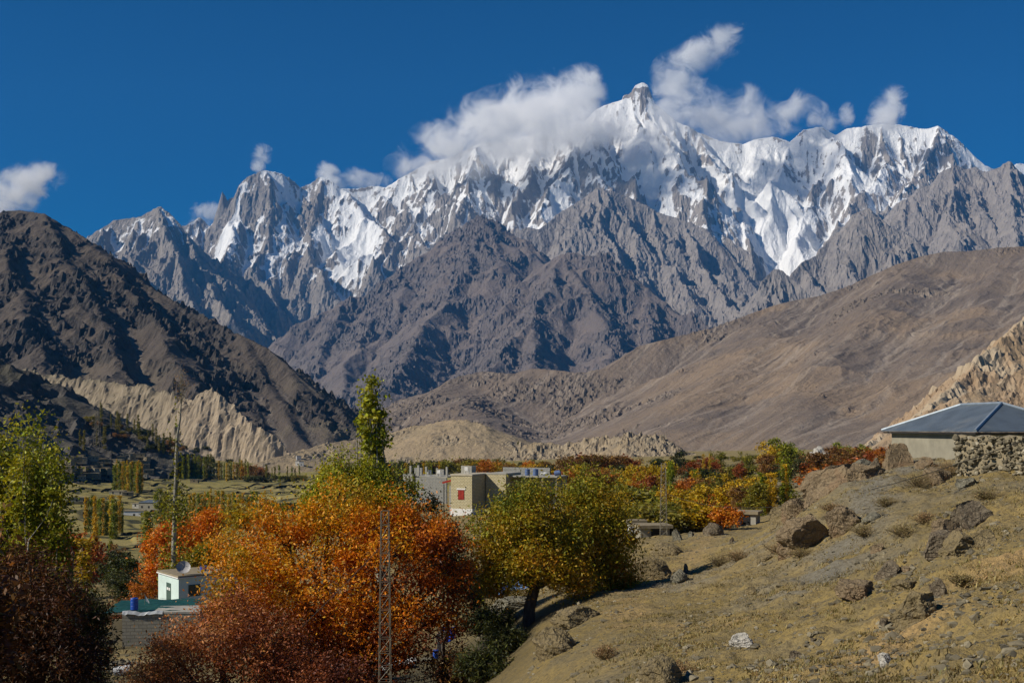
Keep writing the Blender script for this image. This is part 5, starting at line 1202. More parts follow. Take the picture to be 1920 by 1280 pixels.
def stone_wall():
    r = np.random.default_rng(31); a = P(1797, 880, 52); b = P(1990, 880, 46.5)
    org = Vector((a.x, a.y, gz(a.x, a.y))); root = empty('stone_wall', org)
    tag(root, 'rough dry stone wall at the right edge below the tin roofed house', 'wall', None, 'thing')
    dx, dy = b.x - a.x, b.y - a.y; L = math.hypot(dx, dy); tp = -0.42 - org.z
    def place(k):
        t = r.uniform(0, 1); z = r.uniform(-0.35, 1.0) ** 1.0
        g = gz(a.x + dx * t, a.y + dy * t) - org.z
        zz = g + max(z, -0.15) * (tp - g)
        return (dx * t + r.normal(0, .05) - dy / L * r.uniform(-.2, .2) , dy * t + r.uniform(-.16, .16) + 0.12 * zz, zz)
    mesh_obj('stonework', stones_mesh('stonework', r, 950, place, 0.05, 0.17, M_STONE), root)
    # earth packed behind and on top
    m = MB()
    for k in range(14):
        t0, t1 = k / 14, (k + 1) / 14
        x0, y0, x1, y1 = dx * t0, dy * t0 + .06, dx * t1, dy * t1 + .06
        h0, h1 = tp + .05 * math.sin(k * 1.7), tp + .05 * math.sin((k + 1) * 1.7)
        m.add([(x0, y0, -1), (x1, y1, -1), (x1, y1, h1), (x0, y0, h0), (x0 + .5, y0 + 1.6, h0 + .02), (x1 + .5, y1 + 1.6, h1 + .02), (x0 + .5, y0 + 1.6, -1.5), (x1 + .5, y1 + 1.6, -1.5)], [(0, 1, 2, 3), (3, 2, 5, 4), (4, 5, 7, 6)])
    m.build('earth_fill', M_MUD, root)
    for k, (px, w, h) in enumerate([(1858, .42, .2), (1880, .3, .13), (1838, .3, .12)]):
        pass
stone_wall()

def frame_obj(px, py, d, ang, name, label, cat):
    """an Empty whose x axis runs along a wall turned by ang; origin where (px, py, d) lies"""
    p = P(px, py, d); r = empty(name, p, ang); tag(r, label, cat); return r

# -- the pale blue house at lower left
def blue_house():
    ang = math.atan2(0.6, 0.8)
    r = frame_obj(335, 1136, 108, ang, 'flat_roofed_house', 'pale blue flat roofed house with dish, lower left beside the orange trees', 'house')
    W, D, H = 6.2, 5.5, 2.62                      # x: right wall, y: left wall going back
    MB().box(0, W, 0, D, -1.5, H).build('wall', M_PALEBLUE, r)
    MB().box(-.14, W + .14, -.14, D + .14, H + .002, H + .1).build('cornice', M_WHITE, r)
    MB().box(-.10, W + .1, -.1, D + .1, H + .102, H + .26).build('roof', M_MUD, r, 0.03)
    dr = MB().box(-.03, .05, 2.0, 3.2, 0.0, 1.95).build('door', M_GREENWOOD, r)
    MB().box(-.045, -.031, 2.15, 2.55, 1.25, 1.5).box(-.045, -.031, 2.65, 3.05, 1.25, 1.5).build('pane', M_CLOTH, dr)
    w = MB().box(.95, 2.15, -.03, .05, .85, 1.95).build('window', M_GREENWOOD, r)
    MB().box(1.05, 1.52, -.045, -.031, .95, 1.85).box(1.58, 2.05, -.045, -.031, .95, 1.85).build('pane', M_GLASS, w)
    MB().box(4.2, 5.2, -.03, .05, .85, 1.95).build('window', M_GREENWOOD, r)
    top = Vector(r.location) + Vector((0, 0, H + .26))
    # dish
    p = rotz(ang) @ Vector((0.75, 0.75, 0)) + top
    d = empty('satellite_dish', p); tag(d, 'round grey satellite dish on the pale blue house roof', 'satellite dish')
    prof = [(0.02, 0), (.2, .02), (.4, .08), (.55, .155), (.66, .24)]
    m = MB(); n = 22; co = []; fa = []
    for off in (0, .012):
        for rr_, z in prof: co += [(rr_ * math.cos(2 * math.pi * i / n), rr_ * math.sin(2 * math.pi * i / n), z - off) for i in range(n)]
    k = len(prof)
    for s in (0, k):
        for j in range(k - 1):
            for i in range(n):
                q = ((s + j) * n + i, (s + j) * n + (i + 1) % n, (s + j + 1) * n + (i + 1) % n, (s + j + 1) * n + i); fa.append(q if s == 0 else q[::-1])
    m.add(co, fa); o = m.build('reflector', M_DISH, d, smooth=True); o.rotation_euler = (R(58), 0, R(18)); o.location = (0, 0, .62)
    MB().tube([(0, 0, 0), (0, .03, .6)], [.035, .03], 8).build('mast', M_STEEL, d)
    a = MB(); dirv = Matrix.Rotation(R(18), 3, 'Z') @ Matrix.Rotation(R(58), 3, 'X') @ Vector((0, 0, 1)); e = Vector((0, 0, .62)) + dirv * .62
    for q in (0, 2.1, 4.2):
        rim = Vector((0, 0, .62)) + Matrix.Rotation(R(18), 3, 'Z') @ Matrix.Rotation(R(58), 3, 'X') @ Vector((.62 * math.cos(q), .62 * math.sin(q), .22)); a.bar(rim, e, .01)
    a.build('feed_arm', M_STEEL, d)
    p = rotz(ang) @ Vector((3.4, 2.4, 0)) + top
    tag(drum('water_drum', p, .32, .5, M_BLUE), 'short blue drum on the pale blue house roof behind the dish', 'drum')

def drum(name, loc, rad, h, mat, rot=None):
    prof = [(rad * .9, 0), (rad, .03), (rad, h * .3), (rad * 1.04, h * .33), (rad, h * .36), (rad, h * .64), (rad * 1.04, h * .67), (rad, h * .7), (rad, h - .03), (rad * .93, h)]
    root = empty(name, loc)
    MB().lathe(prof).build('body', mat, root, smooth=False)
    MB().lathe([(rad * .3, h + .001), (rad * .3, h + .04)], 12).build('lid', mat, root)
    if rot: root.rotation_euler = rot
    return root
blue_house()

def shed():
    d = 84
    p = P(229, 1222, d); r = empty('block_shed', p, R(6)); tag(r, 'grey block shed with a green tarp roof, half hidden by the rust red tree', 'shed')
    s = d / F; W = 141 * s; H = 70 * s
    MB().box(0, W, 0, .25, -1.0, H).box(0, .25, .25, 6.5, -1.0, H - .1).box(W - .25, W, .25, 6.5, -1, H - .1).build('wall', M_BLOCK, r)
    MB().box(2.2, W, -.02, 3.0, H + .002, H + .16).build('parapet', M_CONC, r)
    # tarp over poles, sagging
    m = MB(); nx, ny = 14, 8; co = []
    for j in range(ny):
        for i in range(nx):
            x = -1.5 + 6.2 * i / (nx - 1); y = .5 + 6.5 * j / (ny - 1)
            co.append((x, y, H + .12 + .05 * math.sin(x * 2.1 + y) + .04 * math.sin(y * 3.3)))
    m.add(co, [(j * nx + i, j * nx + i + 1, (j + 1) * nx + i + 1, (j + 1) * nx + i) for j in range(ny - 1) for i in range(nx - 1)])
    o = m.build('roof', M_TARP, r); so_ = o.modifiers.new('thick', 'SOLIDIFY'); so_.thickness = .06
    MB().tube([(-1.42, .1, -.3), (-1.42, .1, H + .1)], [.06, .05], 8).build('post', M_WOOD, r)
    MB().tube([(-1.5, .35, H + .0), (4.8, .35, H + .04)], [.05, .05], 8).build('beam', M_WOOD, r)
    MB().box(-1.5, -0.05, 3.2, 3.4, -.6, 1.9).build('back_wall', M_MUD, r)
    # things on and by it
    base = Vector(r.location); q = rotz(R(6))
    tag(drum('water_drum', base + q @ Vector((.62, 1.2, H + .17)), .28, .88, M_BLUE), 'tall bright blue drum on the green tarp roof of the shed', 'drum')
    rg = np.random.default_rng(3); m = MB(); nx, ny = 16, 6; co = []
    for j in range(ny):
        for i in range(nx):
            t = i / (nx - 1); co.append((.02 + 2.9 * t, -.12 + .5 * j / (ny - 1), H + .17 + .1 * (1 - t) * math.sin(j * 1.1) + rg.normal(0, .025) + .06 * math.sin(t * 9) - (.16 if j == 0 else 0)))
    m.add(co, [(j * nx + i, j * nx + i + 1, (j + 1) * nx + i + 1, (j + 1) * nx + i) for j in range(ny - 1) for i in range(nx - 1)])
    o = m.build('tarpaulin', plain('pale_tarp', (0.50, 0.53, 0.55), rough=0.5), None); o.location = base; o.rotation_euler = (0, 0, R(6))
    o.modifiers.new('thick', 'SOLIDIFY').thickness = .03; tag(o, 'crumpled pale grey tarpaulin along the edge of the shed roof', 'tarpaulin')
    # white rag on a cane
    p = P(271, 1124, 88); c = empty('flag', p - Vector((0, 0, 1.2))); tag(c, 'small white rag flag on a cane behind the shed roof', 'flag')
    MB().tube([(0, 0, 0), (.05, 0, 1.65)], [.015, .012], 6).build('cane', M_WOOD, c)
    MB().add([(.04, 0, 1.62), (.06, 0, 1.18), (.34, .05, .92), (.36, .03, 1.02)], [(0, 1, 2, 3)]).build('cloth', M_CLOTH, c).modifiers.new('thick', 'SOLIDIFY').thickness = .01
    # low stone pile and the white barrel
    g = G(212, 74); rr_ = np.random.default_rng(9); rt = empty('stone_pile', g); tag(rt, 'heap of loose pale stones in front of the block shed', 'stone pile')
    def pl(k):
        x, y = rr_.normal(0, .9), rr_.normal(0, 1.4); return (x, y, gz(g.x + x, g.y + y) - g.z + rr_.uniform(0, .3) * math.exp(-x * x))
    mesh_obj('rubble', stones_mesh('rubble', rr_, 220, pl, .08, .22, M_STONE), rt)['kind'] = 'stuff'
    b = G(214, 71, .26); bd = empty('barrel', b); tag(bd, 'white barrel lying open on its side among stones', 'barrel')
    MB().lathe([(.30, 0), (.31, .04), (.31, .3), (.325, .33), (.31, .36), (.31, .62), (.325, .65), (.31, .68), (.31, .96)]).build('body', M_DRUM, bd, smooth=False)
    MB().lathe([(.285, .962), (.285, .965)]).build('opening', M_DARK, bd); bd.rotation_euler = (R(90), 0, R(78)); bd.rotation_euler = (0, R(84), R(12))
shed()

def brick_house():
    d = 150; s = d / F; ang = R(-24)
    r = frame_obj(885, 966, d, ang, 'brick_house', 'tan brick house with a red shuttered window in the middle distance', 'house')
    # local x runs along the shaded right wall, local y back along it; the lit front runs to -x
    Hh = 74 * s; Lw = 3.1; Rd = 6.6
    MB().box(-Lw, 0, 0, Rd, .85, Hh).build('wall', M_BRICK, r)
    MB().box(-Lw - .06, .06, -.06, Rd, -.9, .848).build('plinth', M_WHITE, r)
    MB().box(-Lw - .08, .08, -.08, Rd, Hh + .002, Hh + .22).build('coping', plain('pale_coping', (0.50, 0.45, 0.34)), r, .02)
    w = MB().box(-2.05, -1.15, -.04, .05, 2.05, 3.35).build('window', M_REDW, r)
    MB().box(-1.98, -1.63, -.055, -.041, 2.12, 3.28).box(-1.57, -1.22, -.055, -.041, 2.12, 3.28).build('shutter', M_RED, w)
    MB().box(-2.25, -.95, -.07, .05, 3.36, 3.56).build('lintel', M_WHITE, w)
    MB().box(-1.0, -.9, -.1, -.0, 3.7, 3.8).build('vent', M_DARK, r)
    # the wing set back at right
    MB().box(.12, 3.1, 4.0, 9.0, -.5, Hh + .1).build('wing', M_BRICK, r)
    MB().box(.09, 3.16, 3.95, 9.0, Hh + .102, Hh + .26).build('wing_coping', M_CONC, r)
    MB().box(3.2, 10.0, 5.2, 9.6, Hh - .25, Hh - .08).build('porch_roof', M_CONC, r)
    for x in (5.4, 7.8, 9.8): MB().box(x - .1, x + .1, 5.35, 5.55, -.5, Hh - .252).build('post', M_WOOD, r)
    MB().box(3.2, 10, 8.6, 8.8, -.5, Hh - .252).build('porch_wall', M_CONC, r)
    # red awning and dark doorway at the left
    MB().add([(-Lw - .1, 1.0, Hh - .75), (-Lw - 1.7, .8, Hh - 1.15), (-Lw - 1.7, 2.6, Hh - 1.0), (-Lw - .1, 2.8, Hh - .6)], [(0, 1, 2, 3)]).build('awning', M_RED, r).modifiers.new('thick', 'SOLIDIFY').thickness = .25
    MB().tube([(-Lw - 1.55, .95, -.5), (-Lw - 1.55, .95, Hh - 1.2)], [.06, .06], 8).build('awning_post', M_DARK, r)
    MB().box(-Lw - 1.8, -Lw - .02, 3.0, 3.3, -.5, Hh - 1.5).build('side_wall', M_BLOCKG, r)
    dd = MB().box(-Lw - 1.3, -Lw - .5, 2.94, 2.99, -.4, 1.4).build('door', M_DARK, r)
    L = Vector(r.location); q = rotz(ang)
    def on(x, y, z): return L + q @ Vector((x, y, z))
    # things on the roof
    chair(on(-1.35, 1.3, Hh + .222), R(150), 'white plastic chair on the brick house roof')
    tag(drum('water_drum', on(5.2, 6.4, Hh - .078), .34, .85, M_BLUE2), 'faded blue drum standing left on the porch roof', 'drum')
    tag(drum('water_drum', on(6.5, 6.2, Hh - .078), .36, .9, M_BLUE2), 'faded blue drum standing beside the white sack on the porch roof', 'drum')
    o = drum('water_drum', on(9.2, 6.3, Hh + .26), .34, .85, M_BLUE2, (0, R(80), R(-14))); tag(o, 'blue drum lying on its side at the right end of the porch roof', 'drum')
    sk = rock_obj('sack', on(7.75, 6.2, Hh + .2), (1.0, .45, .42), 91, M_CLOTH, cuts=3, rough=.05); tag(sk, 'bulging white sack between the drums on the porch roof', 'sack')
    b = MB(); 
    b.box(-1.2, 6.0, 12.5, 12.8, -.5, Hh + .75); o = b.build('wall', M_BLOCKG, None); o.location = L; o.rotation_euler = (0, 0, ang); o.name = 'block_wall'; tag(o, 'unplastered grey block wall right behind the brick house roof', 'wall', None, 'thing')
    # the tall pale pillar left behind the house
    m = MB().box(-4.2, -2.9, 5.2, 5.5, -.5, Hh + 1.15).box(-2.88, -2.6, 5.2, 6.6, -.5, Hh + 1.1); o = m.build('chimney_wall', M_CONC, None); o.location = L; o.rotation_euler = (0, 0, ang); tag(o, 'tall pale upright wall slab behind the red awning', 'wall', None, 'thing')

def chair(loc, rz, label):
    r = empty('chair', loc, rz); tag(r, label, 'chair')
    MB().box(-.26, .26, -.25, .25, .40, .44).build('seat', M_WHITE, r)
    m = MB()
    for x in np.linspace(-.2, .2, 5): m.box(x - .035, x + .035, .24, .27, .442, .86)
    m.box(-.26, .26, .238, .272, .862, .92).build('backrest', M_WHITE, r)
    for x, y in ((-.23, -.22), (.23, -.22), (-.23, .22), (.23, .22)): MB().tube([(x * 1.12, y * 1.12, 0), (x, y, .398)], [.025, .03], 6).build('leg', M_WHITE, r)
    for x in (-.27, .27): MB().box(x - .03, x + .03, -.22, .235, .60, .635).box(x - .025, x + .025, -.22, -.17, .442, .598).build('armrest', M_WHITE, r)

_ico = {}
def ico(sub):
    if sub not in _ico:
        bm = bmesh.new(); bmesh.ops.create_icosphere(bm, subdivisions=sub, radius=1.0)
        _ico[sub] = (np.array([v.co[:] for v in bm.verts]), np.array([[v.index for v in f.verts] for f in bm.faces])); bm.free()
    return _ico[sub]
def n3(v, s, seed): return (fbm(v[:, 0] * s + 3.1 * v[:, 2] * s * .3, v[:, 1] * s - v[:, 2] * s * .7, 4, seed) + fbm(v[:, 2] * s + v[:, 0] * s * .4, v[:, 1] * s * .8 + 5, 4, seed + 9)) * .5
def rock_obj(name, loc, size, seed, mat, cuts=9, rough=.12, sub=5, rz=0.0, tilt=(0, 0), flat=0.0):
    r = np.random.default_rng(seed); v0, f = ico(sub); v = v0.copy()
    for _ in range(cuts):
        q = r.normal(size=3); q[2] *= .7; q /= np.linalg.norm(q); h = r.uniform(.42, .85); v = v - np.outer(np.maximum(v @ q - h, 0), q) * .97
    v = v * (1 + rough * 2.2 * n3(v0, 1.4, seed)[:, None] + rough * 1.1 * n3(v0, 4.0, seed + 3)[:, None] + rough * .6 * n3(v0, 11, seed + 5)[:, None])
    v = v * np.array(size) * .5
    o = mesh_obj(name, np_mesh(name, v, f, mat, False)); o.location = loc; o.rotation_euler = (tilt[0], tilt[1], rz); return o
brick_house()

def grey_building():
    d = 172; s = d / F
    r = frame_obj(776, 930, d, R(-20), 'block_building', 'unfinished grey block building with openings left of the brick house', 'building')
    H = 43 * s; 
    MB().box(-1.75, 0, -.15, .15, -1.0, .55).box(-1.75, -.02, -.15, .15, H - .35, H - .05).build('wall', M_BLOCKG, r)
    for x in (-1.72, -1.12, -.55): MB().box(x, x + .38, -.14, .14, .552, H - .352).build('pier', M_CONC, r)
    MB().box(.02, 5.4, -.1, .2, -1.0, H - .6).build('side_wall', M_BLOCKG, r)
    MB().box(.02, .32, -.12, -.102, .0, H).build('downpipe', M_DARK, r)
    MB().box(-1.75, 5.4, .25, 6.0, H - .58, H - .4).build('roof', M_CONC, r)
    for x, h in ((.1, 1.2), (1.4, 1.0), (3.2, .8), (-1.2, 1.1), (4.8, 1.0)): MB().box(x, x + .28, 1.0, 1.3, H - .398, H + h).build('column', M_CONC, r)
    MB().box(-1.6, -.3, 3.6, 3.9, H - .398, H + .7).box(1.9, 3.1, 4.2, 4.5, H - .398, H + .5).build('upper_wall', M_BLOCKG, r)
    L = Vector(r.location); q = rotz(R(-20))
    chair(L + q @ Vector((2.2, .8, H - .398)), R(200), 'white plastic chair at left on the grey block building roof')
    chair(L + q @ Vector((3.9, .8, H - .398)), R(150), 'white plastic chair at right on the grey block building roof')
grey_building()

# -- flat roofed houses far across the fields
def small_house(name, base, w, dpt, h, rz, wallm, label, group=None, cat='house', win=2, roofm=None, pitched=False):
    r = empty(name, base, rz); tag(r, label, cat, group, 'thing')
    MB().box(-w / 2, w / 2, -dpt / 2, dpt / 2, -1.5, h).build('wall', wallm, r)
    if pitched:
        e = .35; b = [(-w / 2 - e, -dpt / 2 - e, h), (w / 2 + e, -dpt / 2 - e, h), (w / 2 + e, dpt / 2 + e, h), (-w / 2 - e, dpt / 2 + e, h), (-w / 5, 0, h + 1.2), (w / 5, 0, h + 1.2)]
        MB().add(b, [(0, 1, 5, 4), (1, 2, 5), (2, 3, 4, 5), (3, 0, 4), (3, 2, 1, 0)]).build('roof', roofm or M_TIN, r)
    else:
        MB().box(-w / 2 - .25, w / 2 + .25, -dpt / 2 - .25, dpt / 2 + .25, h + .002, h + .28).build('roof', roofm or M_MUD, r)
    for k in range(win):
        x = -w / 2 + w * (k + .5) / win; MB().box(x - .45, x + .45, -dpt / 2 - .04, -dpt / 2 + .1, .9, 2.0).build('window', M_DARK, r)
    MB().box(w * .02 - .4, w * .02 + .4, -dpt / 2 - .05, -dpt / 2 + .1, 0, .88).build('door', M_DARK, r) if win == 0 else None
    return r
def valley_houses():
    random.seed(5)
    small_house('farmhouse', hit(286, 955, 200), 11, 7, 3.6, R(-12), M_PLASTER, 'grey roofed farmhouse with porch on the left fields', win=3, pitched=True)
    small_house('shed', hit(253, 966, 200), 9.0, 4.5, 2.1, R(4), M_WHITE, 'long low white walled shed below the farmhouse', cat='shed', win=0)
    small_house('farmhouse', hit(266, 952, 200), 8, 5, 2.3, R(-20), M_CONC, 'low pale house attached left of the grey roofed farmhouse', win=2)
    small_house('farmhouse', hit(146, 942, 200), 11, 6, 2.8, R(10), M_PLASTER, 'flat roofed house at the left edge of the valley fields', win=3)
    small_house('farmhouse', hit(238, 905, 300), 20, 5, 3.0, R(3), M_PLASTER, 'long low building in front of the square poplar grove', win=4)
    small_house('farmhouse', hit(222, 928, 300), 9, 5, 2.4, R(-5), M_PLASTER, 'small flat house among the fields below the grove', win=2)
    small_house('farmhouse', hit(240, 930, 300), 6, 4, 2.4, R(12), M_MUD, 'tiny mud house among the fields below the grove', win=1)
    small_house('farmhouse', hit(325, 982, 150), 6, 5, 3.0, R(20), M_CONC, 'pale little house beside the orange tree, left of the bare trunk', win=1)
    small_house('hut', hit(365, 906, 300), 6, 4, 2.2, R(0), M_MUD, 'dark hut standing alone on the upper fields', win=1)
    for i, (px, py, lb) in enumerate([(559, 876, 'left of two tiny white houses on the tan flat'), (565, 876, 'right of two tiny white houses on the tan flat'), (560, 865, 'tiny white house above the pair on the tan flat')]):
        b = hit(px, py, 500)
        if b: small_house('white_house', b, 5.0, 4.5, 5.0, R(8 * i), M_WHITE, lb, win=1)
    src = [small_house('village_house', Vector((0, 0, 0)), 9 + 2 * k, 7, 3.4, 0, m, 'flat roofed mud house in the far shaded village', 'houses of the far shaded village', win=2 + k % 2) for k, m in enumerate((M_MUD, M_PLASTER, M_MUD))]
    spots = []
    for row in range(5):
        for k in range(8):
            px = 128 + k * 20 + random.uniform(-8, 8) + row * 3; py = 897 - row * 8 + random.uniform(-3, 3)
            if px < 120 + 210 - row * 8: spots.append((px, py))
    done = 0
    for px, py in spots:
        b = hit(px, py, 600)
        if not b: continue
        s = src[done % 3]
        if done < 3: o = s
        else:
            o = s.copy(); link(o)
            for ch in s.children:
                c = ch.copy(); link(c); c.parent = o
        o.location = b; o.rotation_euler = (0, 0, random.uniform(-.5, .5)); sc = random.uniform(.5, .9); o.scale = (sc, sc, random.uniform(.65, 1.0)); done += 1
valley_houses()

# -- low concrete structures at the end of the path, bare terraces among the trees
def path_structures():
    small_house('pump_house', G(1222, 100), 2.6, 2.2, .85, R(8), M_PLASTER, 'low concrete hut beside the lattice mast at the path', cat='hut', win=0)
    small_house('wall_block', G(1192, 103), 1.3, 1.0, 1.3, R(5), M_WHITE, 'short whitewashed wall piece left of the concrete hut', cat='wall', win=0)
    small_house('water_tank', G(1402, 112), 2.0, 2.0, 1.0, R(-24), M_CONC, 'small flat topped concrete tank at the end of the path', cat='tank', win=0)
path_structures()

# -- lattice masts
def lattice(base, h, w0, w1, n, label, name='lattice_mast', bw=.03, arms=0, cat='mast', bottom=None):
    r = empty(name, base); tag(r, label, cat)
    leg = []
    for sx, sy in ((-1, -1), (1, -1), (1, 1), (-1, 1)):
        MB().tube([(sx * w0 / 2, sy * w0 / 2, -.5), (sx * w1 / 2, sy * w1 / 2, h)], [bw, bw * .85], 4).build('leg', M_STEEL, r)
    br = MB()
    for k in range(n):
        z0, z1 = h * k / n, h * (k + 1) / n; a0 = (w0 + (w1 - w0) * k / n) / 2; a1 = (w0 + (w1 - w0) * (k + 1) / n) / 2
        for (ax, ay), (bx, by) in (((-1, -1), (1, -1)), ((1, -1), (1, 1)), ((1, 1), (-1, 1)), ((-1, 1), (-1, -1))):
            if k % 2: (ax, ay), (bx, by) = (bx, by), (ax, ay)
            br.bar((ax * a0, ay * a0, z0), (bx * a1, by * a1, z1), bw * .6); br.bar((ax * a1, ay * a1, z1), (bx * a1, by * a1, z1), bw * .6)
    br.build('bracing', M_STEEL, r)
    for k in range(arms):
        z = h - .1 - k * .75; a = MB().box(-w1 * 1.3, w1 * 1.3, -.05, .05, z - .05, z + .05); a.build('crossarm', M_STEEL, r)
        for x in (-w1 * 1.2, 0, w1 * 1.2): MB().lathe([(.04, z + .052), (.07, z + .1), (.04, z + .16), (.06, z + .2), (.02, z + .26)], 8, (x, 0, 0)).build('insulator', M_WHITE, r)
    return r
b1 = G(722, 45.5); top1 = P(720, 957, 45.5)
lattice(b1, top1.z - b1.z, .50, .30, 14, 'grey lattice pole standing in front of the big orange tree', bw=.017, arms=0, cat='power pole', name='lattice_pole')
b2 = G(1244, 98); top2 = P(1250, 868, 98)
lattice(b2, top2.z - b2.z, .6, .36, 12, 'slender lattice mast at the end of the dirt path', bw=.019, arms=0)
h3 = hit(183, 838, 500)
if h3: lattice(h3, 29, 5.0, 2.0, 9, 'tall distant pylon above the shaded village', bw=.22, arms=1, name='pylon', cat='pylon')
def cable(name, pts_a, pts_b, sag, label, rad=.012, cat='cable'):
    a, b = Vector(pts_a), Vector(pts_b); n = 24
    pts = [a + (b - a) * (i / n) - Vector((0, 0, sag * 4 * (i / n) * (1 - i / n))) for i in range(n + 1)]
    c = sum(pts, Vector()) / len(pts)
    o = MB().tube([p - a for p in pts], [rad] * len(pts), 5).build(name, M_WIRE, None); o.location = a; tag(o, label, cat); return o
cable('cable', P(2250, 690, 30), top2 - Vector((0, 0, 2.6)), 2.3, 'dark cable crossing from the right edge past the tin roof to the mast', .016)
cable('cable', top1 - Vector((0, 0, 1.0)), top2 - Vector((0, 0, .5)), 2.4, 'thin cable strung between the lattice pole and the mast', .010)
cable('guy_wire', top1 - Vector((0, 0, 1.3)), P(560, 1180, 43.5), 0.05, 'taut guy wire slanting left from the lattice pole', .014, 'wire')
cable('cable', P(300, 1120, 96), top1 - Vector((0, 0, .5)), 1.2, 'thin cable from the pale blue house to the lattice pole', .010)

def field_walls():
    r = np.random.default_rng(55); mat = plain('hedge_bank', (0.055, 0.05, 0.024), var=.5, sc=.8); src = 0
    rows = [(902, 130, 560), (908, 150, 330), (915, 300, 600), (921, 120, 300), (926, 320, 560), (932, 240, 420), (938, 420, 600), (945, 120, 240), (953, 480, 600), (962, 130, 330), (976, 120, 230), (1004, 200, 290), (1026, 190, 280), (896, 360, 600), (912, 430, 600), (940, 300, 420)]
    for py, xa, xb in rows:
        x = xa
        while x < xb:
            w = r.uniform(45, 130); x2 = min(x + w, xb); pts = []
            sl = r.uniform(-.06, .06); ok = True
            for k in range(15):
                px = x + (x2 - x) * k / 14; h = hit(px, py + sl * (px - x) + 2.2 * math.sin(k * .9 + x), 150, 1400)
                if h is None: ok = False; break
                pts.append(h)
            x = x2 + r.uniform(4, 50)
            if not ok or max(p.y for p in pts) - min(p.y for p in pts) > 160: continue
            m = MB(); co = []; o0 = pts[0]; hh = r.uniform(.45, 1.15)
            for p in pts:
                q = p - o0; t = hh * r.uniform(.45, 1.3) * min(1.0, o0.y / 620)
                co += [(q.x, q.y - .5, q.z - .6), (q.x, q.y - .25, q.z + t), (q.x, q.y + .35, q.z + t * .9), (q.x, q.y + .7, q.z - .6)]
            m.add(co, [(4 * i + j, 4 * i + j + 1, 4 * i + j + 5, 4 * i + j + 4) for i in range(14) for j in range(3)] + [(0, 1, 2, 3), (59, 58, 57, 56)])
            o = m.build('field_wall', mat, None); o.location = o0; tag(o, 'low dark overgrown wall between the terraced valley fields', 'field wall', 'walls between the terraced fields', 'thing')
field_walls()
# ---------------------------------------------------------------- boulders, shrubs, people, animals
def boulder_mat(name, a, b, c, patch=None):
    m = Mat(name); p = m.pos(True); n = m.noise(p, 1.6, 7, 0.68); n2 = m.noise(p, 7.0, 5, 0.7)
    v = m.mix(m.ramp(n, [(0.38, 0), (0.62, 1)]), a, b); v = m.mix(m.ramp(n2, [(0.5, 0), (0.62, .8)]), v, c)
    if patch: v = m.mix(m.ramp(m.noise(p, .9, 3, .5), [(0.52, 0), (0.7, .7)]), v, patch)
    dv = m.n.new('ShaderNodeVectorMath'); dv.operation = 'ADD'; m.ln(p, dv.inputs[0]); m.ln(m.noise(p, 1.2, 4, .6, col=True), dv.inputs[1])
    cr = m.voro(m.mapping(dv.outputs[0], (.7, .7, 1.6)), 1.0, 'DISTANCE_TO_EDGE'); ck = m.ramp(cr, [(0.0, 1.0), (0.035, 0.0)])
    v = m.mix(m.math('MULTIPLY', ck, .35), v, tuple(x * .3 for x in a))
    sp = m.noise(p, 22.0, 3, .7); v = m.mix(m.ramp(sp, [(0.58, 0), (0.7, .55)]), v, tuple(min(.6, x * 1.6) for x in c)); v = m.mix(m.ramp(sp, [(0.28, .6), (0.4, 0)]), v, tuple(x * .4 for x in a))
    m.col(v); m.bump(m.math('SUBTRACT', m.math('ADD', n, m.math('ADD', m.math('MULTIPLY', n2, .6), m.math('MULTIPLY', sp, .25))), m.math('MULTIPLY', ck, .25)), 1.0, .16); return m.m
B_BROWN = boulder_mat('brown_boulder', (0.165, 0.122, 0.072), (0.255, 0.19, 0.112), (0.31, 0.24, 0.15), (0.225, 0.135, 0.075))
B_DARK = boulder_mat('dark_boulder', (0.115, 0.09, 0.06), (0.18, 0.145, 0.098), (0.25, 0.21, 0.145))
B_EARTH = boulder_mat('earth_boulder', (0.20, 0.155, 0.075), (0.28, 0.22, 0.12), (0.15, 0.125, 0.08))
B_GREY = boulder_mat('grey_boulder', (0.155, 0.145, 0.105), (0.22, 0.205, 0.15), (0.29, 0.27, 0.205))
B_PALE = boulder_mat('pale_boulder', (0.42, 0.40, 0.35), (0.58, 0.56, 0.51), (0.33, 0.30, 0.25))
ROCKS = []
def hitn(px, py): return hit(px, py, 9, 200)
def rock(px, py, w, h, mat, seed, label, dep=0.9, sink=.48, tilt=(0, 0), rz=0, cuts=15, rough=.17, name='boulder', d=None):
    """w, h in photo pixels; (px, py) is the foot"""
    p = G(px, d) if d else hitn(px, py)
    if p is None: return
    s = p.y / F; W = w * s * 1.12; Hh = h * s / (1 - sink) 
    o = rock_obj(name, (p.x, p.y + .2 * W, p.z + Hh * (.5 - sink)), (W, W * dep, Hh), seed, mat, cuts, rough, 5, rz, tilt)
    if name == 'boulder': ROCKS.append((p.x, p.y, W, W * dep))
    tag(o, label, 'boulder' if name == 'boulder' else name.replace('_', ' ')); return o
rock(1522, 1022, 128, 58, B_BROWN, 701, 'big brown boulder with reddish patches at the left of the outcrop', rz=.3)
rock(1592, 992, 88, 44, B_BROWN, 702, 'brown cracked boulder in the middle of the outcrop', rz=.8)
rock(1500, 962, 60, 36, B_BROWN, 703, 'reddish boulder on the skyline at the left of the outcrop', rz=.1, d=62)
rock(1575, 945, 150, 46, B_BROWN, 704, 'long reddish slab along the top of the outcrop', tilt=(0, R(-24)), dep=.5, d=61)
rock(1622, 905, 70, 30, B_GREY, 705, 'grey flat topped rock at the upper end of the outcrop', tilt=(0, R(-20)), d=62)
rock(1648, 922, 36, 34, B_DARK, 706, 'dark rock in the hollow of the outcrop', d=59)
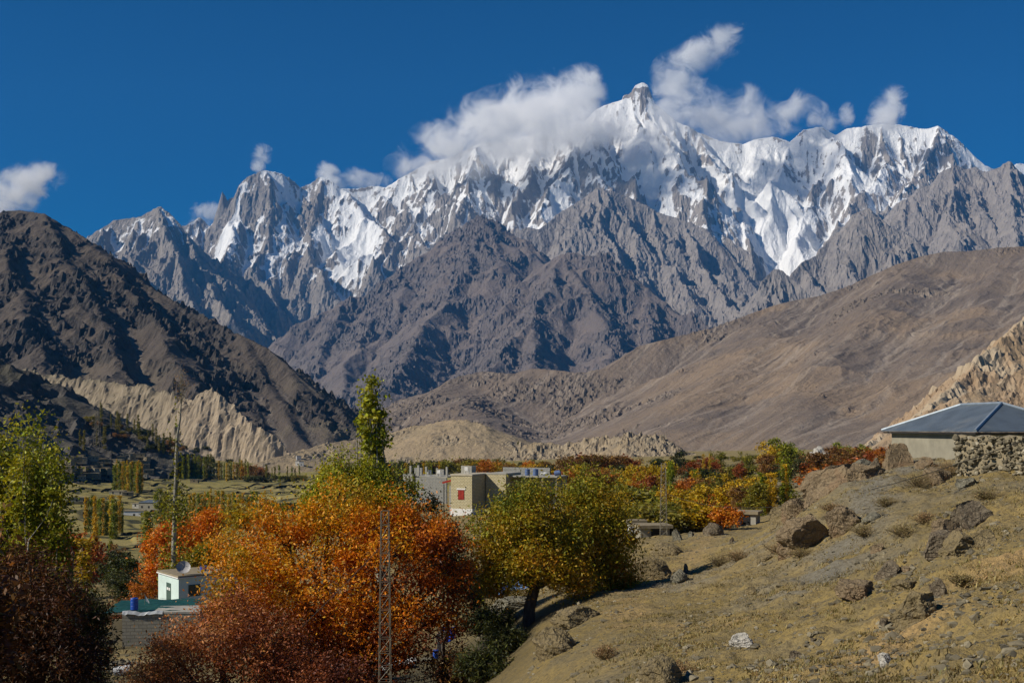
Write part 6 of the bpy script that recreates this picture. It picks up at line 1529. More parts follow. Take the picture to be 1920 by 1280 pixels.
rock(1686, 890, 68, 44, B_BROWN, 707, 'rounded speckled boulder on the skyline left of the plastered house', cuts=4, d=61)
rock(1738, 852, 52, 20, B_BROWN, 708, 'low boulder against the plastered house wall', cuts=5, d=59)
rock(1822, 990, 96, 52, B_DARK, 709, 'large dark streaked boulder on the upper right slope', tilt=(R(10), R(-20)), rz=.5)
rock(1762, 1040, 84, 40, B_DARK, 710, 'dark ragged rock below the large streaked boulder', tilt=(0, R(-25)))
rock(1783, 1010, 60, 40, B_BROWN, 711, 'rust tinted rock between the two dark boulders', tilt=(0, R(-25)))
rock(1608, 1118, 82, 30, B_BROWN, 712, 'brown hollowed boulder in the middle of the slope', cuts=7)
rock(1664, 1082, 48, 34, B_DARK, 713, 'bluish dark split rock above the hollowed boulder', cuts=12)
rock(1698, 1074, 24, 12, B_BROWN, 714, 'small reddish rock right of the bluish split rock')
rock(1730, 1160, 112, 46, B_EARTH, 715, 'earthy outcrop with a dark notch right of the middle', tilt=(0, R(-25)), rough=.2)
rock(1764, 1115, 34, 26, B_DARK, 716, 'dark rock at the top of the earthy outcrop')
rock(1713, 1160, 30, 14, B_PALE, 717, 'white stone at the foot of the earthy outcrop')
rock(1660, 1178, 18, 24, B_DARK, 718, 'dark pointed stone standing left of the earthy outcrop', cuts=14)
rock(1393, 1212, 46, 22, B_PALE, 719, 'white boulder alone on the lower slope', cuts=10, tilt=(0, R(-20)))
rock(1411, 1116, 26, 17, B_EARTH, 720, 'small tan rock above the white boulder')
rock(1240, 1282, 72, 46, B_EARTH, 721, 'earth mound with reddish grass at the bottom edge', cuts=3, rough=.16)
rock(1661, 1252, 34, 18, B_PALE, 722, 'flat pale stone near the bottom right')
rock(1493, 1232, 26, 16, B_DARK, 723, 'dark stone on the lower right slope')
rock(1526, 1210, 18, 8, B_DARK, 724, 'thin dark stone just above the other dark stone')
rock(1650, 1032, 30, 16, B_BROWN, 725, 'small brown rock below the outcrop')
rock(1848, 1020, 44, 28, B_EARTH, 726, 'tan rock right of the dark ragged rock')
rock(1815, 912, 48, 18, B_GREY, 727, 'grey slab under the left end of the stone wall', tilt=(0, R(14)))
rock(1760, 905, 70, 30, B_BROWN, 728, 'brown bushy rock below the plastered house')
rock(1640, 975, 40, 18, B_GREY, 729, 'grey rock on the stony slide right of the outcrop')
rock(1095, 1165, 100, 26, B_EARTH, 730, 'low tan boulder at the edge of the tree shadow', cuts=5)
rock(1042, 1225, 92, 44, B_EARTH, 731, 'tan earthy boulder at the edge of the dark hollow', cuts=4, rough=.18)
rock(1216, 1088, 84, 40, B_EARTH, 732, 'shaded hump of earth and rock left of the path', cuts=3, rough=.14)
rock(1255, 1040, 60, 22, B_EARTH, 733, 'earth bank hump beside the path, behind the shaded one', cuts=3, rough=.14)
rock(1272, 1092, 36, 22, B_GREY, 734, 'grey rock on the path edge', cuts=12)
rock(1285, 1075, 14, 20, B_GREY, 735, 'upright small grey rock on the path edge', cuts=12)
rock(1272, 1012, 24, 22, B_GREY, 736, 'pale block shaped boulder right of the concrete hut', cuts=12)
rock(1297, 1006, 16, 10, B_GREY, 737, 'small pale boulder next to the block shaped one')
rock(1338, 1003, 34, 22, B_DARK, 738, 'dark rounded boulder at the far end of the path', cuts=4)
rock(1372, 1018, 12, 12, B_DARK, 739, 'tiny dark stone on the far end of the path')
rock(1545, 838, 52, 34, B_PALE, 740, 'pile of big pale rocks on the skyline behind the thicket', d=420, name='rock_pile', cuts=14, rough=.22)
rock(965, 1150, 80, 26, B_GREY, 741, 'grey earthy bank under the forked trunk tree', cuts=3, d=64, rough=.16)

rock(1555, 985, 120, 50, B_BROWN, 742, 'ragged brown rock mass joining the outcrop boulders', tilt=(0, R(-22)), rough=.24, d=60.5)
rock(1470, 985, 70, 34, B_EARTH, 743, 'tan crumbling rock at the lower left tip of the outcrop', rough=.22, d=63)
rock(1630, 960, 70, 40, B_BROWN, 744, 'brown ragged rock below the dark hollow of the outcrop', tilt=(0, R(-20)), rough=.22, d=58)
rock(1800, 1040, 90, 40, B_EARTH, 745, 'tan crumbling bank under the large streaked boulder', tilt=(0, R(-22)), rough=.22)
rock(1700, 1105, 60, 22, B_EARTH, 746, 'low tan rock between the hollowed boulder and the earthy outcrop', rough=.2)
rock(1440, 1050, 60, 18, B_EARTH, 747, 'low tan rock rib on the slope above the path bend', tilt=(0, R(-15)), rough=.2)

# -- dry grass and loose stones: nobody could count them
def ground_cover():
    r = np.random.default_rng(77)
    n = 110000
    d = np.exp(r.uniform(math.log(13), math.log(85), n)); px = r.uniform(1000, 2080, n); x = (px - 960) / F * d
    dens = 0.16 + 1.2 * fbm(x / 3.5, d / 3.5, 4, 801) + 0.5 * fbm(x / .9, d / .9, 2, 802)
    edge = sstep(-1, 2, x - (2.0 + 0.02 * (d - 30)))
    keep = (r.uniform(0, 1, n) < np.clip(dens, 0, 1) * edge); x, d = x[keep], d[keep]; n = len(x)
    z = ground_z(x, d); nb = 4; h = r.uniform(.02, .065, n) * (1 + 1.2 * (r.uniform(0, 1, n) > .94))
    base = np.repeat(np.stack([x, d, z], 1), nb, 0); hh = np.repeat(h, nb) * r.uniform(.6, 1.2, n * nb); m = n * nb
    base[:, :2] += r.normal(0, .05, (m, 2)) ; a = r.uniform(0, 6.28, m); lean = r.uniform(.3, 1.4, m)
    dirv = np.stack([np.cos(a), np.sin(a)], 1); wv = np.stack([-np.sin(a), np.cos(a)], 1) * np.repeat(r.uniform(.008, .022, n), nb)[:, None]
    p0 = base.copy(); p0[:, 2] -= .02; p0[:, :2] -= wv; p1 = base.copy(); p1[:, 2] -= .02; p1[:, :2] += wv
    tip = base.copy(); tip[:, :2] += dirv * (lean * hh)[:, None]; tip[:, 2] += hh
    t0 = tip.copy(); t0[:, :2] += wv * .3; t1 = tip.copy(); t1[:, :2] -= wv * .3
    co = np.stack([p0, p1, t0, t1], 1).reshape(-1, 3)
    cols = palette_cols(r, m, [(0.13, 0.105, 0.04), (0.24, 0.19, 0.075), (0.36, 0.28, 0.12), (0.28, 0.15, 0.06)], np.repeat(np.clip(.4 + .6 * fbm(x / 4, d / 4, 3, 803), 0, 1), nb), .25)
    o = mesh_obj('dry_grass', np_mesh('dry_grass', co, np.arange(4 * m).reshape(m, 4), LEAF, False, {'leaf_colour': ('FACE', cols)}))
    tag(o, 'short dry yellow grass scattered over the right slope', 'grass', None, 'stuff')
    # stones
    n = 26000
    d = np.exp(r.uniform(math.log(12), math.log(90), n)); px = r.uniform(1000, 2080, n); x = (px - 960) / F * d
    ch = .30 + 1.2 * fbm(x / 5, d / 5, 4, 811); edge = sstep(-2, 1, x - (2.0 + 0.02 * (d - 30)))
    keep = r.uniform(0, 1, n) < np.clip(ch, 0, 1) * edge; x, d = x[keep], d[keep]
    for qx, qy, qw, qd in ROCKS:      # rubble that has broken off each boulder
        k = int(30 + 25 * qw); a = r.uniform(0, 6.28, k); e = .42 + np.abs(r.normal(0, .28, k)); x = np.append(x, qx + np.cos(a) * qw * e); d = np.append(d, qy + np.sin(a) * qd * e)
    z = ground_z(x, d); n = len(x)
    v0, f0 = ico(1); s = .014 + .026 * r.gamma(1.0, 1.0, n); s = np.minimum(s, .13)
    q = r.uniform(.6, 1.4, (n, len(v0), 1)); sc = s[:, None] * r.uniform(.6, 1.3, (n, 3)) * np.array([1.2, 1.0, .7])
    co = (v0[None] * q) * sc[:, None] + np.stack([x, d, z], 1)[:, None]
    fa = f0[None] + (np.arange(n) * len(v0))[:, None, None]
    o = mesh_obj('gravel', np_mesh('gravel', co.reshape(-1, 3), fa.reshape(-1, 3), M_STONE, False, {'tone': ('FACE', np.repeat(r.uniform(0, .9, n), len(f0)))}))
    tag(o, 'loose stones lying over the right slope', 'gravel', None, 'stuff')
ground_cover()

def shrub(p, w, h, seed, label, pal, n=900, leaf=.05, name='dry_bush', cat='bush', group=None, stems=60, bark=None):
    r = np.random.default_rng(seed); root = empty(name, p); tag(root, label, cat, group)
    paths = []; tips = []
    for k in range(stems):
        a = r.uniform(0, 6.28); q = r.uniform(.1, 1.0); t = np.array([math.cos(a) * w * .5 * q, math.sin(a) * w * .5 * q, h * r.uniform(.55, 1.0) * (1 - .45 * q * q)])
        paths.append(limb(r, (t[0] * .1, t[1] * .1, -.05), t, .012, .005, 4, .1)); tips.append(t)
    mesh_obj('stems', wood_mesh('stems', paths, bark or BARK, 4), root)
    T = np.array(tips); i = r.integers(0, len(T), n); c = T[i] * r.uniform(.45, 1.05, (n, 1)) + r.normal(0, .06 * w, (n, 3)); c[:, 2] = np.maximum(c[:, 2], .01)
    mesh_obj('foliage', leaves_mesh('foliage', c, r, leaf, .3, palette_cols(r, n, pal, r.uniform(0, 1, n), .3)), root)
BARK_DRY = bark_mat('dry_stem', (0.15, 0.115, 0.06), (0.26, 0.20, 0.11))
P_DRY = [(0.17, 0.135, 0.055), (0.26, 0.205, 0.085), (0.35, 0.27, 0.12)]
P_DRYRED = [(0.21, 0.125, 0.055), (0.31, 0.19, 0.085), (0.37, 0.26, 0.12)]
for i, (px, py, w, h, pal, lb) in enumerate([(1465, 1035, 60, 24, P_DRYRED, 'reddish dry bush left of the big outcrop boulder'), (1505, 1045, 44, 22, P_DRY, 'greyish dry bush under the big outcrop boulder'), (1620, 1010, 50, 26, P_DRY, 'dry olive bush right of the cracked boulder'), (1662, 950, 44, 24, P_DRY, 'feathery dry bush beside the dark hollow of the outcrop'),
                                               (1720, 915, 60, 34, P_DRY, 'brown dry bush below the rounded speckled boulder'), (1775, 888, 56, 30, P_DRYRED, 'russet dry bush below the left end of the stone wall'), (1735, 980, 40, 24, P_DRYRED, 'small russet bush on the stony slide'), (1350, 1060, 46, 26, P_DRY, 'pale dry bush beside the path bend'), (1385, 1050, 50, 22, P_DRYRED, 'reddish bush on the slope above the path'),
                                               (1135, 1235, 36, 34, P_DRYRED, 'thin reddish bush near the tan earthy boulder'), (1265, 1262, 60, 22, P_DRYRED, 'reddish grass bush on the bottom earth mound'), (1560, 960, 40, 14, P_DRYRED, 'russet bush growing on the outcrop slab'), (1850, 935, 46, 22, P_DRY, 'dry bush above the large streaked boulder'), (1690, 1005, 44, 22, P_DRY, 'dry bush in the middle of the stony slide'), (1805, 1095, 40, 18, P_DRY, 'dry bush above the earthy outcrop'), (1075, 1110, 90, 50, P_DRY, 'dusky bush in the shade under the olive trees')]):
    p = hitn(px, py)
    if p is not None: shrub(p, 1.5 * w * p.y / F, .8 * h * p.y / F, 850 + i, lb, pal, n=1100, leaf=.06, stems=110, bark=BARK_DRY)

# -- the person in the shade, blue cloth and drum
def person():
    b = G(827, 66); r = empty('person', b, R(15)); tag(r, 'person in long dark clothes standing in the tree shade', 'person')
    J = {'pel': (0, 0, .92), 'sp': (0, .01, 1.12), 'ch': (0, 0, 1.30), 'nk': (0, -.01, 1.45), 'hd': (0, -.03, 1.56), 'ht': (0, -.02, 1.68),
         'sl': (-.18, 0, 1.38), 'el': (-.24, .02, 1.12), 'wl': (-.16, -.16, .98), 'hl': (-.12, -.22, .97), 'sr': (.18, 0, 1.38), 'er': (.25, .03, 1.12), 'wr': (.24, -.08, .90), 'hr': (.24, -.10, .82),
         'jl': (-.10, 0, .86), 'kl': (-.11, -.03, .48), 'al': (-.11, .02, .09), 'tl': (-.12, -.12, .04), 'jr': (.10, 0, .86), 'kr': (.12, .0, .48), 'ar': (.12, .05, .09), 'tr': (.14, -.09, .04)}
    rad = {'pel': .16, 'sp': .14, 'ch': .15, 'nk': .06, 'hd': .095, 'ht': .07, 'sl': .075, 'el': .05, 'wl': .034, 'hl': .03, 'sr': .075, 'er': .05, 'wr': .034, 'hr': .03, 'jl': .11, 'kl': .07, 'al': .045, 'tl': .04, 'jr': .11, 'kr': .07, 'ar': .045, 'tr': .04}
    E = [('pel', 'sp'), ('sp', 'ch'), ('ch', 'nk'), ('nk', 'hd'), ('hd', 'ht'), ('ch', 'sl'), ('sl', 'el'), ('el', 'wl'), ('wl', 'hl'), ('ch', 'sr'), ('sr', 'er'), ('er', 'wr'), ('wr', 'hr'), ('pel', 'jl'), ('jl', 'kl'), ('kl', 'al'), ('al', 'tl'), ('pel', 'jr'), ('jr', 'kr'), ('kr', 'ar'), ('ar', 'tr')]
    # five fingers on each hand
    for s, hx in (('l', J['hl']), ('r', J['hr'])):
        for k in range(5):
            nm = f'f{s}{k}'; o = (-.02 + .011 * k) if k < 4 else -.035
            dn = (0, -.05, -.02) if s == 'l' else (0, -.015, -.06)
            L = (.8, .95, 1.0, .85, .55)[k]
            J[nm] = (hx[0] + o, hx[1] + dn[1] * L, hx[2] + dn[2] * L); rad[nm] = .009; E.append((f'h{s}', nm))
    names = list(J); me = bpy.data.meshes.new('body'); me.from_pydata([J[n] for n in names], [(names.index(a), names.index(b_)) for a, b_ in E], []); me.update()
    o = mesh_obj('body', me, r); me.materials.append(plain('skin', (0.36, 0.22, 0.15), rough=.6))
    sk = o.modifiers.new('skin', 'SKIN'); sk.use_smooth_shade = True
    for i, n in enumerate(names):
        me.skin_vertices[0].data[i].radius = (rad[n], rad[n] * .9); me.skin_vertices[0].data[i].use_root = n == 'pel'
    o.modifiers.new('sub', 'SUBSURF').levels = 1; o.modifiers['sub'].render_levels = 2
    blk = plain('black_cloth', (0.018, 0.017, 0.02), var=.3)
    # the long dress, the sleeves and the head shawl
    def ell(prof, n=20):
        m = MB(); co = []; fa = []
        for cx, cy_, z, rx, ry in prof: co += [(cx + rx * math.cos(2 * math.pi * i / n) * (1 + .05 * math.sin(5 * i)), cy_ + ry * math.sin(2 * math.pi * i / n) * (1 + .05 * math.cos(7 * i)), z) for i in range(n)]
        for j in range(len(prof) - 1):
            for i in range(n): fa.append((j * n + i, j * n + (i + 1) % n, (j + 1) * n + (i + 1) % n, (j + 1) * n + i))
        return m.add(co, fa)
    ell([(0, 0, .16, .27, .24), (0, 0, .45, .24, .21), (0, 0, .80, .215, .185), (0, 0, 1.05, .19, .165), (0, 0, 1.28, .205, .165), (0, 0, 1.40, .19, .13), (0, -.01, 1.47, .085, .08)]).build('dress', blk, r, smooth=True)
    sl_ = MB()
    for pts in (((-.17, 0, 1.38), (-.245, .02, 1.12), (-.17, -.14, .99)), ((.17, 0, 1.38), (.255, .03, 1.12), (.245, -.07, .92))): sl_.tube(pts, [.09, .075, .06], 10, False)
    sl_.build('sleeves', blk, r, smooth=True)
    # shawl over hair with an opening for the face
    m = MB(); n = 18; co = []; fa = []
    rows = [(1.40, .17, .14), (1.47, .13, .125), (1.54, .118, .125), (1.62, .112, .122), (1.69, .085, .095), (1.73, .03, .035)]
    for z, rx, ry in rows:
        for i in range(n + 1):
            a = R(-90 + 42) + (2 * math.pi - R(84)) * i / n if z < 1.66 else R(-90 + 8) + (2 * math.pi - R(16)) * i / n
            co.append((rx * math.cos(a), -.015 + ry * math.sin(a), z))
    for j in range(len(rows) - 1):
        for i in range(n): fa.append((j * (n + 1) + i, j * (n + 1) + i + 1, (j + 1) * (n + 1) + i + 1, (j + 1) * (n + 1) + i))
    o = m.add(co, fa).build('shawl', blk, r, smooth=True); o.modifiers.new('thick', 'SOLIDIFY').thickness = .012
    MB().lathe([(.004, 0), (.016, .012), (.012, .03), (.004, .045)], 8, (0, -.128, 1.53)).build('nose', plain('nose_skin', (0.36, 0.22, 0.15)), r, smooth=True)
    for x in (-.034, .034): MB().lathe([(.003, 0), (.011, .006), (.003, .013)], 8, (x, -.112, 1.575)).build('eye', M_DARK, r)
    MB().box(-.024, .024, -.118, -.108, 1.50, 1.508).build('mouth', M_REDW, r)
    # blue cloth on a stick, blue drum, flat stones
    p = G(841, 67); c = empty('blue_cloth', p); tag(c, 'bright blue cloth hanging on sticks beside the person', 'cloth')
    for x, h in ((-.35, 1.75), (.42, 1.6)): MB().tube([(x, 0, -.1), (x * 1.1 + .03, 0, h)], [.025, .018], 6).build('stick', M_WOOD, c)
    m = MB(); co = []
    for j in range(10):
        for i in range(12): t = i / 11; u = j / 9; co.append((-.36 + .78 * t, .05 * math.sin(t * 14 + u * 3), 1.7 - .1 * t - .12 * math.sin(t * math.pi) - u * (1.05 - .35 * t)))
    m.add(co, [(j * 12 + i, j * 12 + i + 1, (j + 1) * 12 + i + 1, (j + 1) * 12 + i) for j in range(9) for i in range(11)])
    o = m.build('cloth', plain('blue_cloth', (0.012, 0.06, 0.45), rough=.7, var=.35), c, smooth=True); o.modifiers.new('thick', 'SOLIDIFY').thickness = .01
    tag(drum('water_drum', G(817, 65), .16, .55, M_BLUE), 'small blue can on the ground left of the person', 'drum')
    rock(803, 1232, 34, 14, B_GREY, 760, 'flat grey stone on the ground left of the person', d=64)
person()

def goat(loc, rz, col, label, seed, s=1.0, lower=0.0):
    r = empty('goat', loc, rz); r.scale = (s, s, s); tag(r, label, 'goat')
    V = [(0, 0, .52), (.28, 0, .54), (.40, 0, .60), (.50, 0, .74), (.60, 0, .80), (.71, 0, .74), (-.26, 0, .54), (-.36, 0, .56), (-.44, 0, .60)]
    Rr = [.155, .14, .10, .07, .068, .035, .14, .08, .02]; E = [(0, 1), (1, 2), (2, 3), (3, 4), (4, 5), (0, 6), (6, 7), (7, 8)]
    for sx in (-1, 1):
        i = len(V); V += [(.27, sx * .07, .42), (.30, sx * .075, .25), (.28, sx * .075, .10), (.30, sx * .075, .02)]; Rr += [.065, .032, .022, .026]; E += [(1, i), (i, i + 1), (i + 1, i + 2), (i + 2, i + 3)]
        i = len(V); V += [(-.22, sx * .075, .44), (-.17, sx * .08, .32), (-.31, sx * .08, .20), (-.29, sx * .08, .02)]; Rr += [.075, .045, .024, .026]; E += [(6, i), (i, i + 1), (i + 1, i + 2), (i + 2, i + 3)]
        i = len(V); V += [(.56, sx * .06, .85), (.52, sx * .13, .83)]; Rr += [.025, .02]; E += [(4, i), (i, i + 1)]
    me = bpy.data.meshes.new('body'); me.from_pydata(V, E, []); me.update(); me.materials.append(plain('goat_hair', col, var=.4, sc=9)); o = mesh_obj('body', me, r)
    o.modifiers.new('skin', 'SKIN').use_smooth_shade = True
    for i in range(len(V)): me.skin_vertices[0].data[i].radius = (Rr[i], Rr[i]); me.skin_vertices[0].data[i].use_root = i == 0
    o.modifiers.new('sub', 'SUBSURF').render_levels = 2
    for sx in (-1, 1): MB().tube([(.57, sx * .03, .86), (.53, sx * .05, .95), (.46, sx * .07, 1.0)], [.018, .013, .004], 6).build('horn', M_DARK, r)
goat(G(198, 81), R(200), (0.42, 0.24, 0.09), 'tan goat standing by the wooden post of the shed', 1, .85)
goat(G(206, 83), R(20), (0.02, 0.018, 0.016), 'black goat standing behind the tan goat in the shed', 2, 1.05)

# white and blue plastic sheets seen through the branches at the bottom
def sheet(name, p, w, d, mat, label, seed, rz=0):
    r = np.random.default_rng(seed); m = MB(); nx, ny = 16, 10; co = []
    for j in range(ny):
        for i in range(nx):
            x = (i / (nx - 1) - .5) * w; y = (j / (ny - 1) - .5) * d; xx = x * math.cos(rz) - y * math.sin(rz); yy = x * math.sin(rz) + y * math.cos(rz)
            co.append((xx, yy, gz(p.x + xx, p.y + yy) - p.z + .22 + .16 * math.sin(x * 1.7 + seed) * math.cos(y * 1.9) + r.normal(0, .03)))
    o = m.add(co, [(j * nx + i, j * nx + i + 1, (j + 1) * nx + i + 1, (j + 1) * nx + i) for j in range(ny - 1) for i in range(nx - 1)]).build(name, mat, None); o.location = p
    o.modifiers.new('thick', 'SOLIDIFY').thickness = .03; tag(o, label, 'plastic sheet')
sheet('plastic_sheet', G(735, 64), 2.6, 2.6, M_CLOTH, 'white plastic sheet on the ground behind the lattice pole', 3)
sheet('plastic_sheet', G(708, 60), .9, 1.2, plain('pale_blue_sheet', (0.45, 0.58, 0.68)), 'pale blue sheet at the foot of the lattice pole', 5)
sheet('plastic_sheet', G(962, 78), 2.6, 3.4, plain('sky_blue_sheet', (0.16, 0.33, 0.62)), 'sky blue sheet lying behind the forked trunk tree', 6)

# leafy undergrowth that closes the hollow between the trees; dark bushes there are added to deepen its shade
for i, (px, d, w, h, pal, lb) in enumerate([(560, 47, 4.2, 2.2, P_RUST, 'rusty undergrowth at the bottom below the orange tree'), (300, 62, 3.6, 1.6, P_RUST, 'rusty low bush in front of the block shed'), (160, 58, 3.2, 2.4, P_DKGREEN, 'dark undergrowth left of the stone heap'), (900, 66, 3.0, 2.0, P_DKGREEN, 'dark bush in the hollow between the orange and the olive tree'), (880, 78, 4.0, 3.4, P_DKGREEN, 'tall dark bush in the hollow, behind the lower one'),
                                            (820, 92, 4.0, 3.2, P_DKGREEN, 'dark green bush on the terrace below the brick house'), (935, 92, 4.5, 3.0, P_DKGREEN, 'dark green bush behind the forked trunk tree'), (760, 105, 5.0, 4.0, P_DKGREEN, 'dark green tree like bush below the grey block building'), (905, 45, 2.6, 1.5, P_DKGREEN, 'dark bush at the bottom edge of the shaded hollow'), (950, 49, 2.4, 1.3, P_DKGREEN, 'dark bush against the shaded bank, left of the tan earthy boulder'), (855, 48, 2.6, 1.8, P_MAROON, 'dark red undergrowth at the bottom, right of the lattice pole'), (930, 56, 3.0, 1.6, P_DKGREEN, 'dark bush deep in the shaded hollow'), (1120, 66, 3.5, 1.4, P_DKGREEN, 'low dark bush in the shade at the start of the path'), (230, 100, 4.5, 2.6, P_RUST, 'rusty bush behind the green tarp roof'), (170, 95, 5.0, 4.2, P_DKGREEN, 'dark bush on the bank above the shed post'), (660, 58, 4.0, 2.4, P_DKGREEN, 'dark undergrowth behind the lattice pole foot'),
                                            (980, 66, 2.4, .9, P_DRY, 'straw coloured low bush right of the person'), (230, 140, 7.0, 4.5, P_DKGREEN, 'dark scrub on the bank behind the shed'), (420, 100, 5, 3.0, P_OLIVE, 'olive bush beside the right wall of the pale blue house')]):
    b = G(px, d); shrub(b, w, h, 900 + i, lb, pal, n=4200, leaf=.19, name='bush', stems=70)
# ---------------------------------------------------------------- clouds that cling to the range
def cloud(name, label, blobs, dens, seed, edge=0.55, amp=1.0, nscale=1.0):
    """blobs: (px, py, d, rx_px, ry_px, depth_m, weight); one closed lumpy body with a drifting, frayed density inside"""
    B = []
    for px, py, d, rx, ry, dz, wt in blobs:
        p = P(px, py, d); s = d / F; B.append((p, rx * s * 1.28, dz * 1.2, ry * s * 1.28, wt))
    c0 = sum((b[0] for b in B), Vector()) / len(B)
    bm = bmesh.new()
    for p, rx, ry, rz, wt in B:
        mt = Matrix.Translation(p - c0) @ Matrix.Diagonal((rx, ry, rz, 1))
        bmesh.ops.create_icosphere(bm, subdivisions=3, radius=1.0, matrix=mt)
    me = bpy.data.meshes.new(name); bm.to_mesh(me); bm.free()
    o = mesh_obj(name, me); o.location = c0
    rm = o.modifiers.new('remesh', 'REMESH'); rm.mode = 'VOXEL'; rm.voxel_size = min(min(b[1], b[2], b[3]) for b in B) * 0.35
    m = bpy.data.materials.new('cloud_vapour'); m.use_nodes = True; nt = m.node_tree; n = nt.nodes; L = nt.links
    n.remove(n['Principled BSDF']); out = n['Material Output']
    M = Mat.__new__(Mat); M.m = m; M.t = nt; M.n = n; M._pos = None
    pos = n.new('ShaderNodeTexCoord').outputs['Object']
    acc = None
    for p, rx, ry, rz, wt in B:
        q = p - c0
        v = M.mapping(pos, (1 / rx, 1 / ry, 1 / rz), (0, 0, 0), (-q.x / rx, -q.y / ry, -q.z / rz))
        ln_ = n.new('ShaderNodeVectorMath'); ln_.operation = 'LENGTH'; L.new(v, ln_.inputs[0])
        f = M.math('MULTIPLY', M.math('SUBTRACT', 1.0, ln_.outputs['Value'], clamp=True), wt)
        acc = f if acc is None else M.math('SMOOTH_MAX', acc, f, 0.2)
    nz = M.noise(M.mapping(pos, (1, 1, 1.15), (0, 0, 0), (seed * 777.0, 0, 0)), 0.0031 * nscale, 8, 0.68, 0.9)
    v = M.math('ADD', acc, M.math('MULTIPLY', M.math('SUBTRACT', nz, 0.5), 3.0 * amp))
    v = M.math('MULTIPLY', v, M.math('MULTIPLY', acc, 7.0, clamp=True))
    v = M.math('SUBTRACT', v, 0.20)
    v = M.math('MULTIPLY', v, 1 / edge, clamp=True)
    v = M.math('MULTIPLY', M.math('POWER', v, 1.4), dens)
    pv = n.new('ShaderNodeVolumePrincipled'); pv.inputs['Color'].default_value = (1, 1, 1, 1); pv.inputs['Anisotropy'].default_value = 0.0
    L.new(v, pv.inputs['Density']); L.new(pv.outputs[0], out.inputs['Volume'])
    me.materials.append(m)
    tag(o, label, 'cloud'); return o
cloud('cloud', 'broad white cloud bank along the snowy crest left of the main summit', [
    (790, 310, 13500, 60, 26, 350, .6), (850, 275, 13400, 80, 45, 420, .8), (930, 240, 13300, 95, 62, 480, 1), (1010, 215, 13300, 100, 68, 520, 1), (1075, 195, 13300, 58, 54, 460, 1), (1060, 235, 13000, 110, 50, 420, .9), (1120, 245, 13000, 60, 34, 320, .7), (980, 280, 12950, 90, 36, 320, .6), (1092, 152, 13500, 34, 26, 300, .7)], 0.0075, 1)
cloud('cloud', 'tall cloud plume streaming up to the right of the main summit', [
    (1252, 190, 13500, 36, 42, 320, .8), (1270, 145, 13600, 45, 42, 320, .9), (1310, 110, 13700, 42, 32, 300, 1), (1350, 78, 13700, 36, 30, 280, 1), (1375, 62, 13700, 24, 20, 220, .8), (1240, 248, 13100, 56, 30, 300, .6), (1300, 215, 13300, 60, 50, 330, .6)], 0.006, 2)
cloud('cloud', 'ragged low cloud along the crest right of the plume', [
    (1340, 205, 13500, 45, 48, 300, .8), (1400, 195, 13600, 55, 34, 300, .8), (1430, 215, 13500, 60, 36, 300, .7), (1490, 205, 13600, 50, 30, 280, .65), (1535, 222, 13500, 40, 26, 260, .8), (1380, 235, 13300, 60, 30, 280, .6)], 0.005, 3)
cloud('cloud', 'thin mist veiling the upper snow just below the summit', [
    (860, 320, 12750, 70, 24, 260, .8), (950, 292, 12700, 90, 30, 280, .9), (1050, 262, 12700, 95, 32, 280, 1), (1150, 240, 12800, 90, 34, 280, 1), (1240, 252, 12800, 90, 32, 280, .9), (1330, 262, 12900, 85, 28, 260, .9), (1420, 248, 13000, 70, 22, 240, .8)], 0.0022, 11)
cloud('cloud', 'upright cloud puff on the right part of the crest', [(1662, 210, 13500, 32, 36, 260, 1), (1672, 185, 13500, 26, 26, 240, .9), (1650, 232, 13300, 32, 20, 240, .7)], 0.008, 4, nscale=1.5)
cloud('cloud', 'tiny faint wisp standing left of the upright puff', [(1588, 215, 13700, 14, 22, 150, 1)], 0.006, 5, nscale=2)
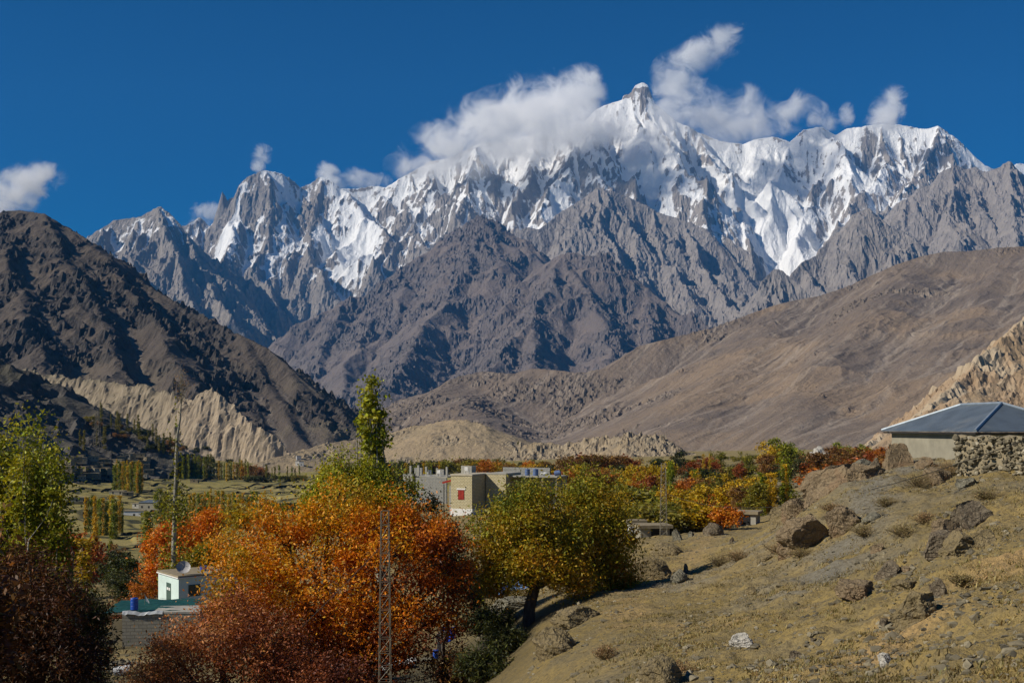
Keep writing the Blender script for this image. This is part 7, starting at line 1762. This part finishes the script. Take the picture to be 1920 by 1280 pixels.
cloud('cloud', 'small cloud at the left edge above the dark mountain', [(20, 368, 9000, 50, 30, 250, .9), (52, 340, 9000, 46, 30, 260, 1), (85, 325, 9000, 36, 22, 220, .8), (-20, 385, 9000, 46, 26, 250, .8)], 0.009, 6, nscale=1.6)
cloud('cloud', 'small wisp above the left snow dome', [(490, 292, 14200, 18, 20, 200, .8), (484, 312, 14100, 13, 12, 180, .8), (499, 283, 14200, 12, 10, 150, .6)], 0.007, 7, nscale=1.7)
cloud('cloud', 'small puff behind the second left snow dome', [(614, 325, 14300, 22, 22, 200, 1), (622, 340, 14200, 22, 14, 200, .9)], 0.009, 8, nscale=1.7)
cloud('cloud', 'thin veil of cloud between the left domes and the big bank', [(668, 335, 14300, 36, 20, 220, .9), (700, 340, 14300, 34, 18, 220, .9), (640, 348, 14300, 20, 14, 180, .7)], 0.005, 9, nscale=1.5)
cloud('cloud', 'thin mist behind the bare rock spire', [(392, 400, 14300, 34, 22, 200, .9), (370, 420, 14300, 26, 14, 180, .7)], 0.005, 10, nscale=1.5)

# ---------------------------------------------------------------- the air of the valley
def haze():
    x0, x1, y0, y1, z0, z1 = -20000, 20000, -2000, 15400, -120, 4600
    bm = bmesh.new(); bmesh.ops.create_cube(bm, size=1.0, matrix=Matrix.Translation(((x0 + x1) / 2, (y0 + y1) / 2, (z0 + z1) / 2)) @ Matrix.Diagonal((x1 - x0, y1 - y0, z1 - z0, 1)))
    me = bpy.data.meshes.new('haze'); bm.to_mesh(me); bm.free()
    m = bpy.data.materials.new('haze_air'); m.use_nodes = True; n = m.node_tree.nodes; n.remove(n['Principled BSDF'])
    pv = n.new('ShaderNodeVolumePrincipled'); pv.inputs['Color'].default_value = (0.10, 0.42, 1.0, 1); pv.inputs['Density'].default_value = HAZE_D; pv.inputs['Anisotropy'].default_value = 0.0
    m.node_tree.links.new(pv.outputs[0], n['Material Output'].inputs['Volume']); me.materials.append(m)
    tag(mesh_obj('haze', me), 'thin blue valley haze', None, None, 'stuff')
HAZE_D = 1.9e-5
haze()
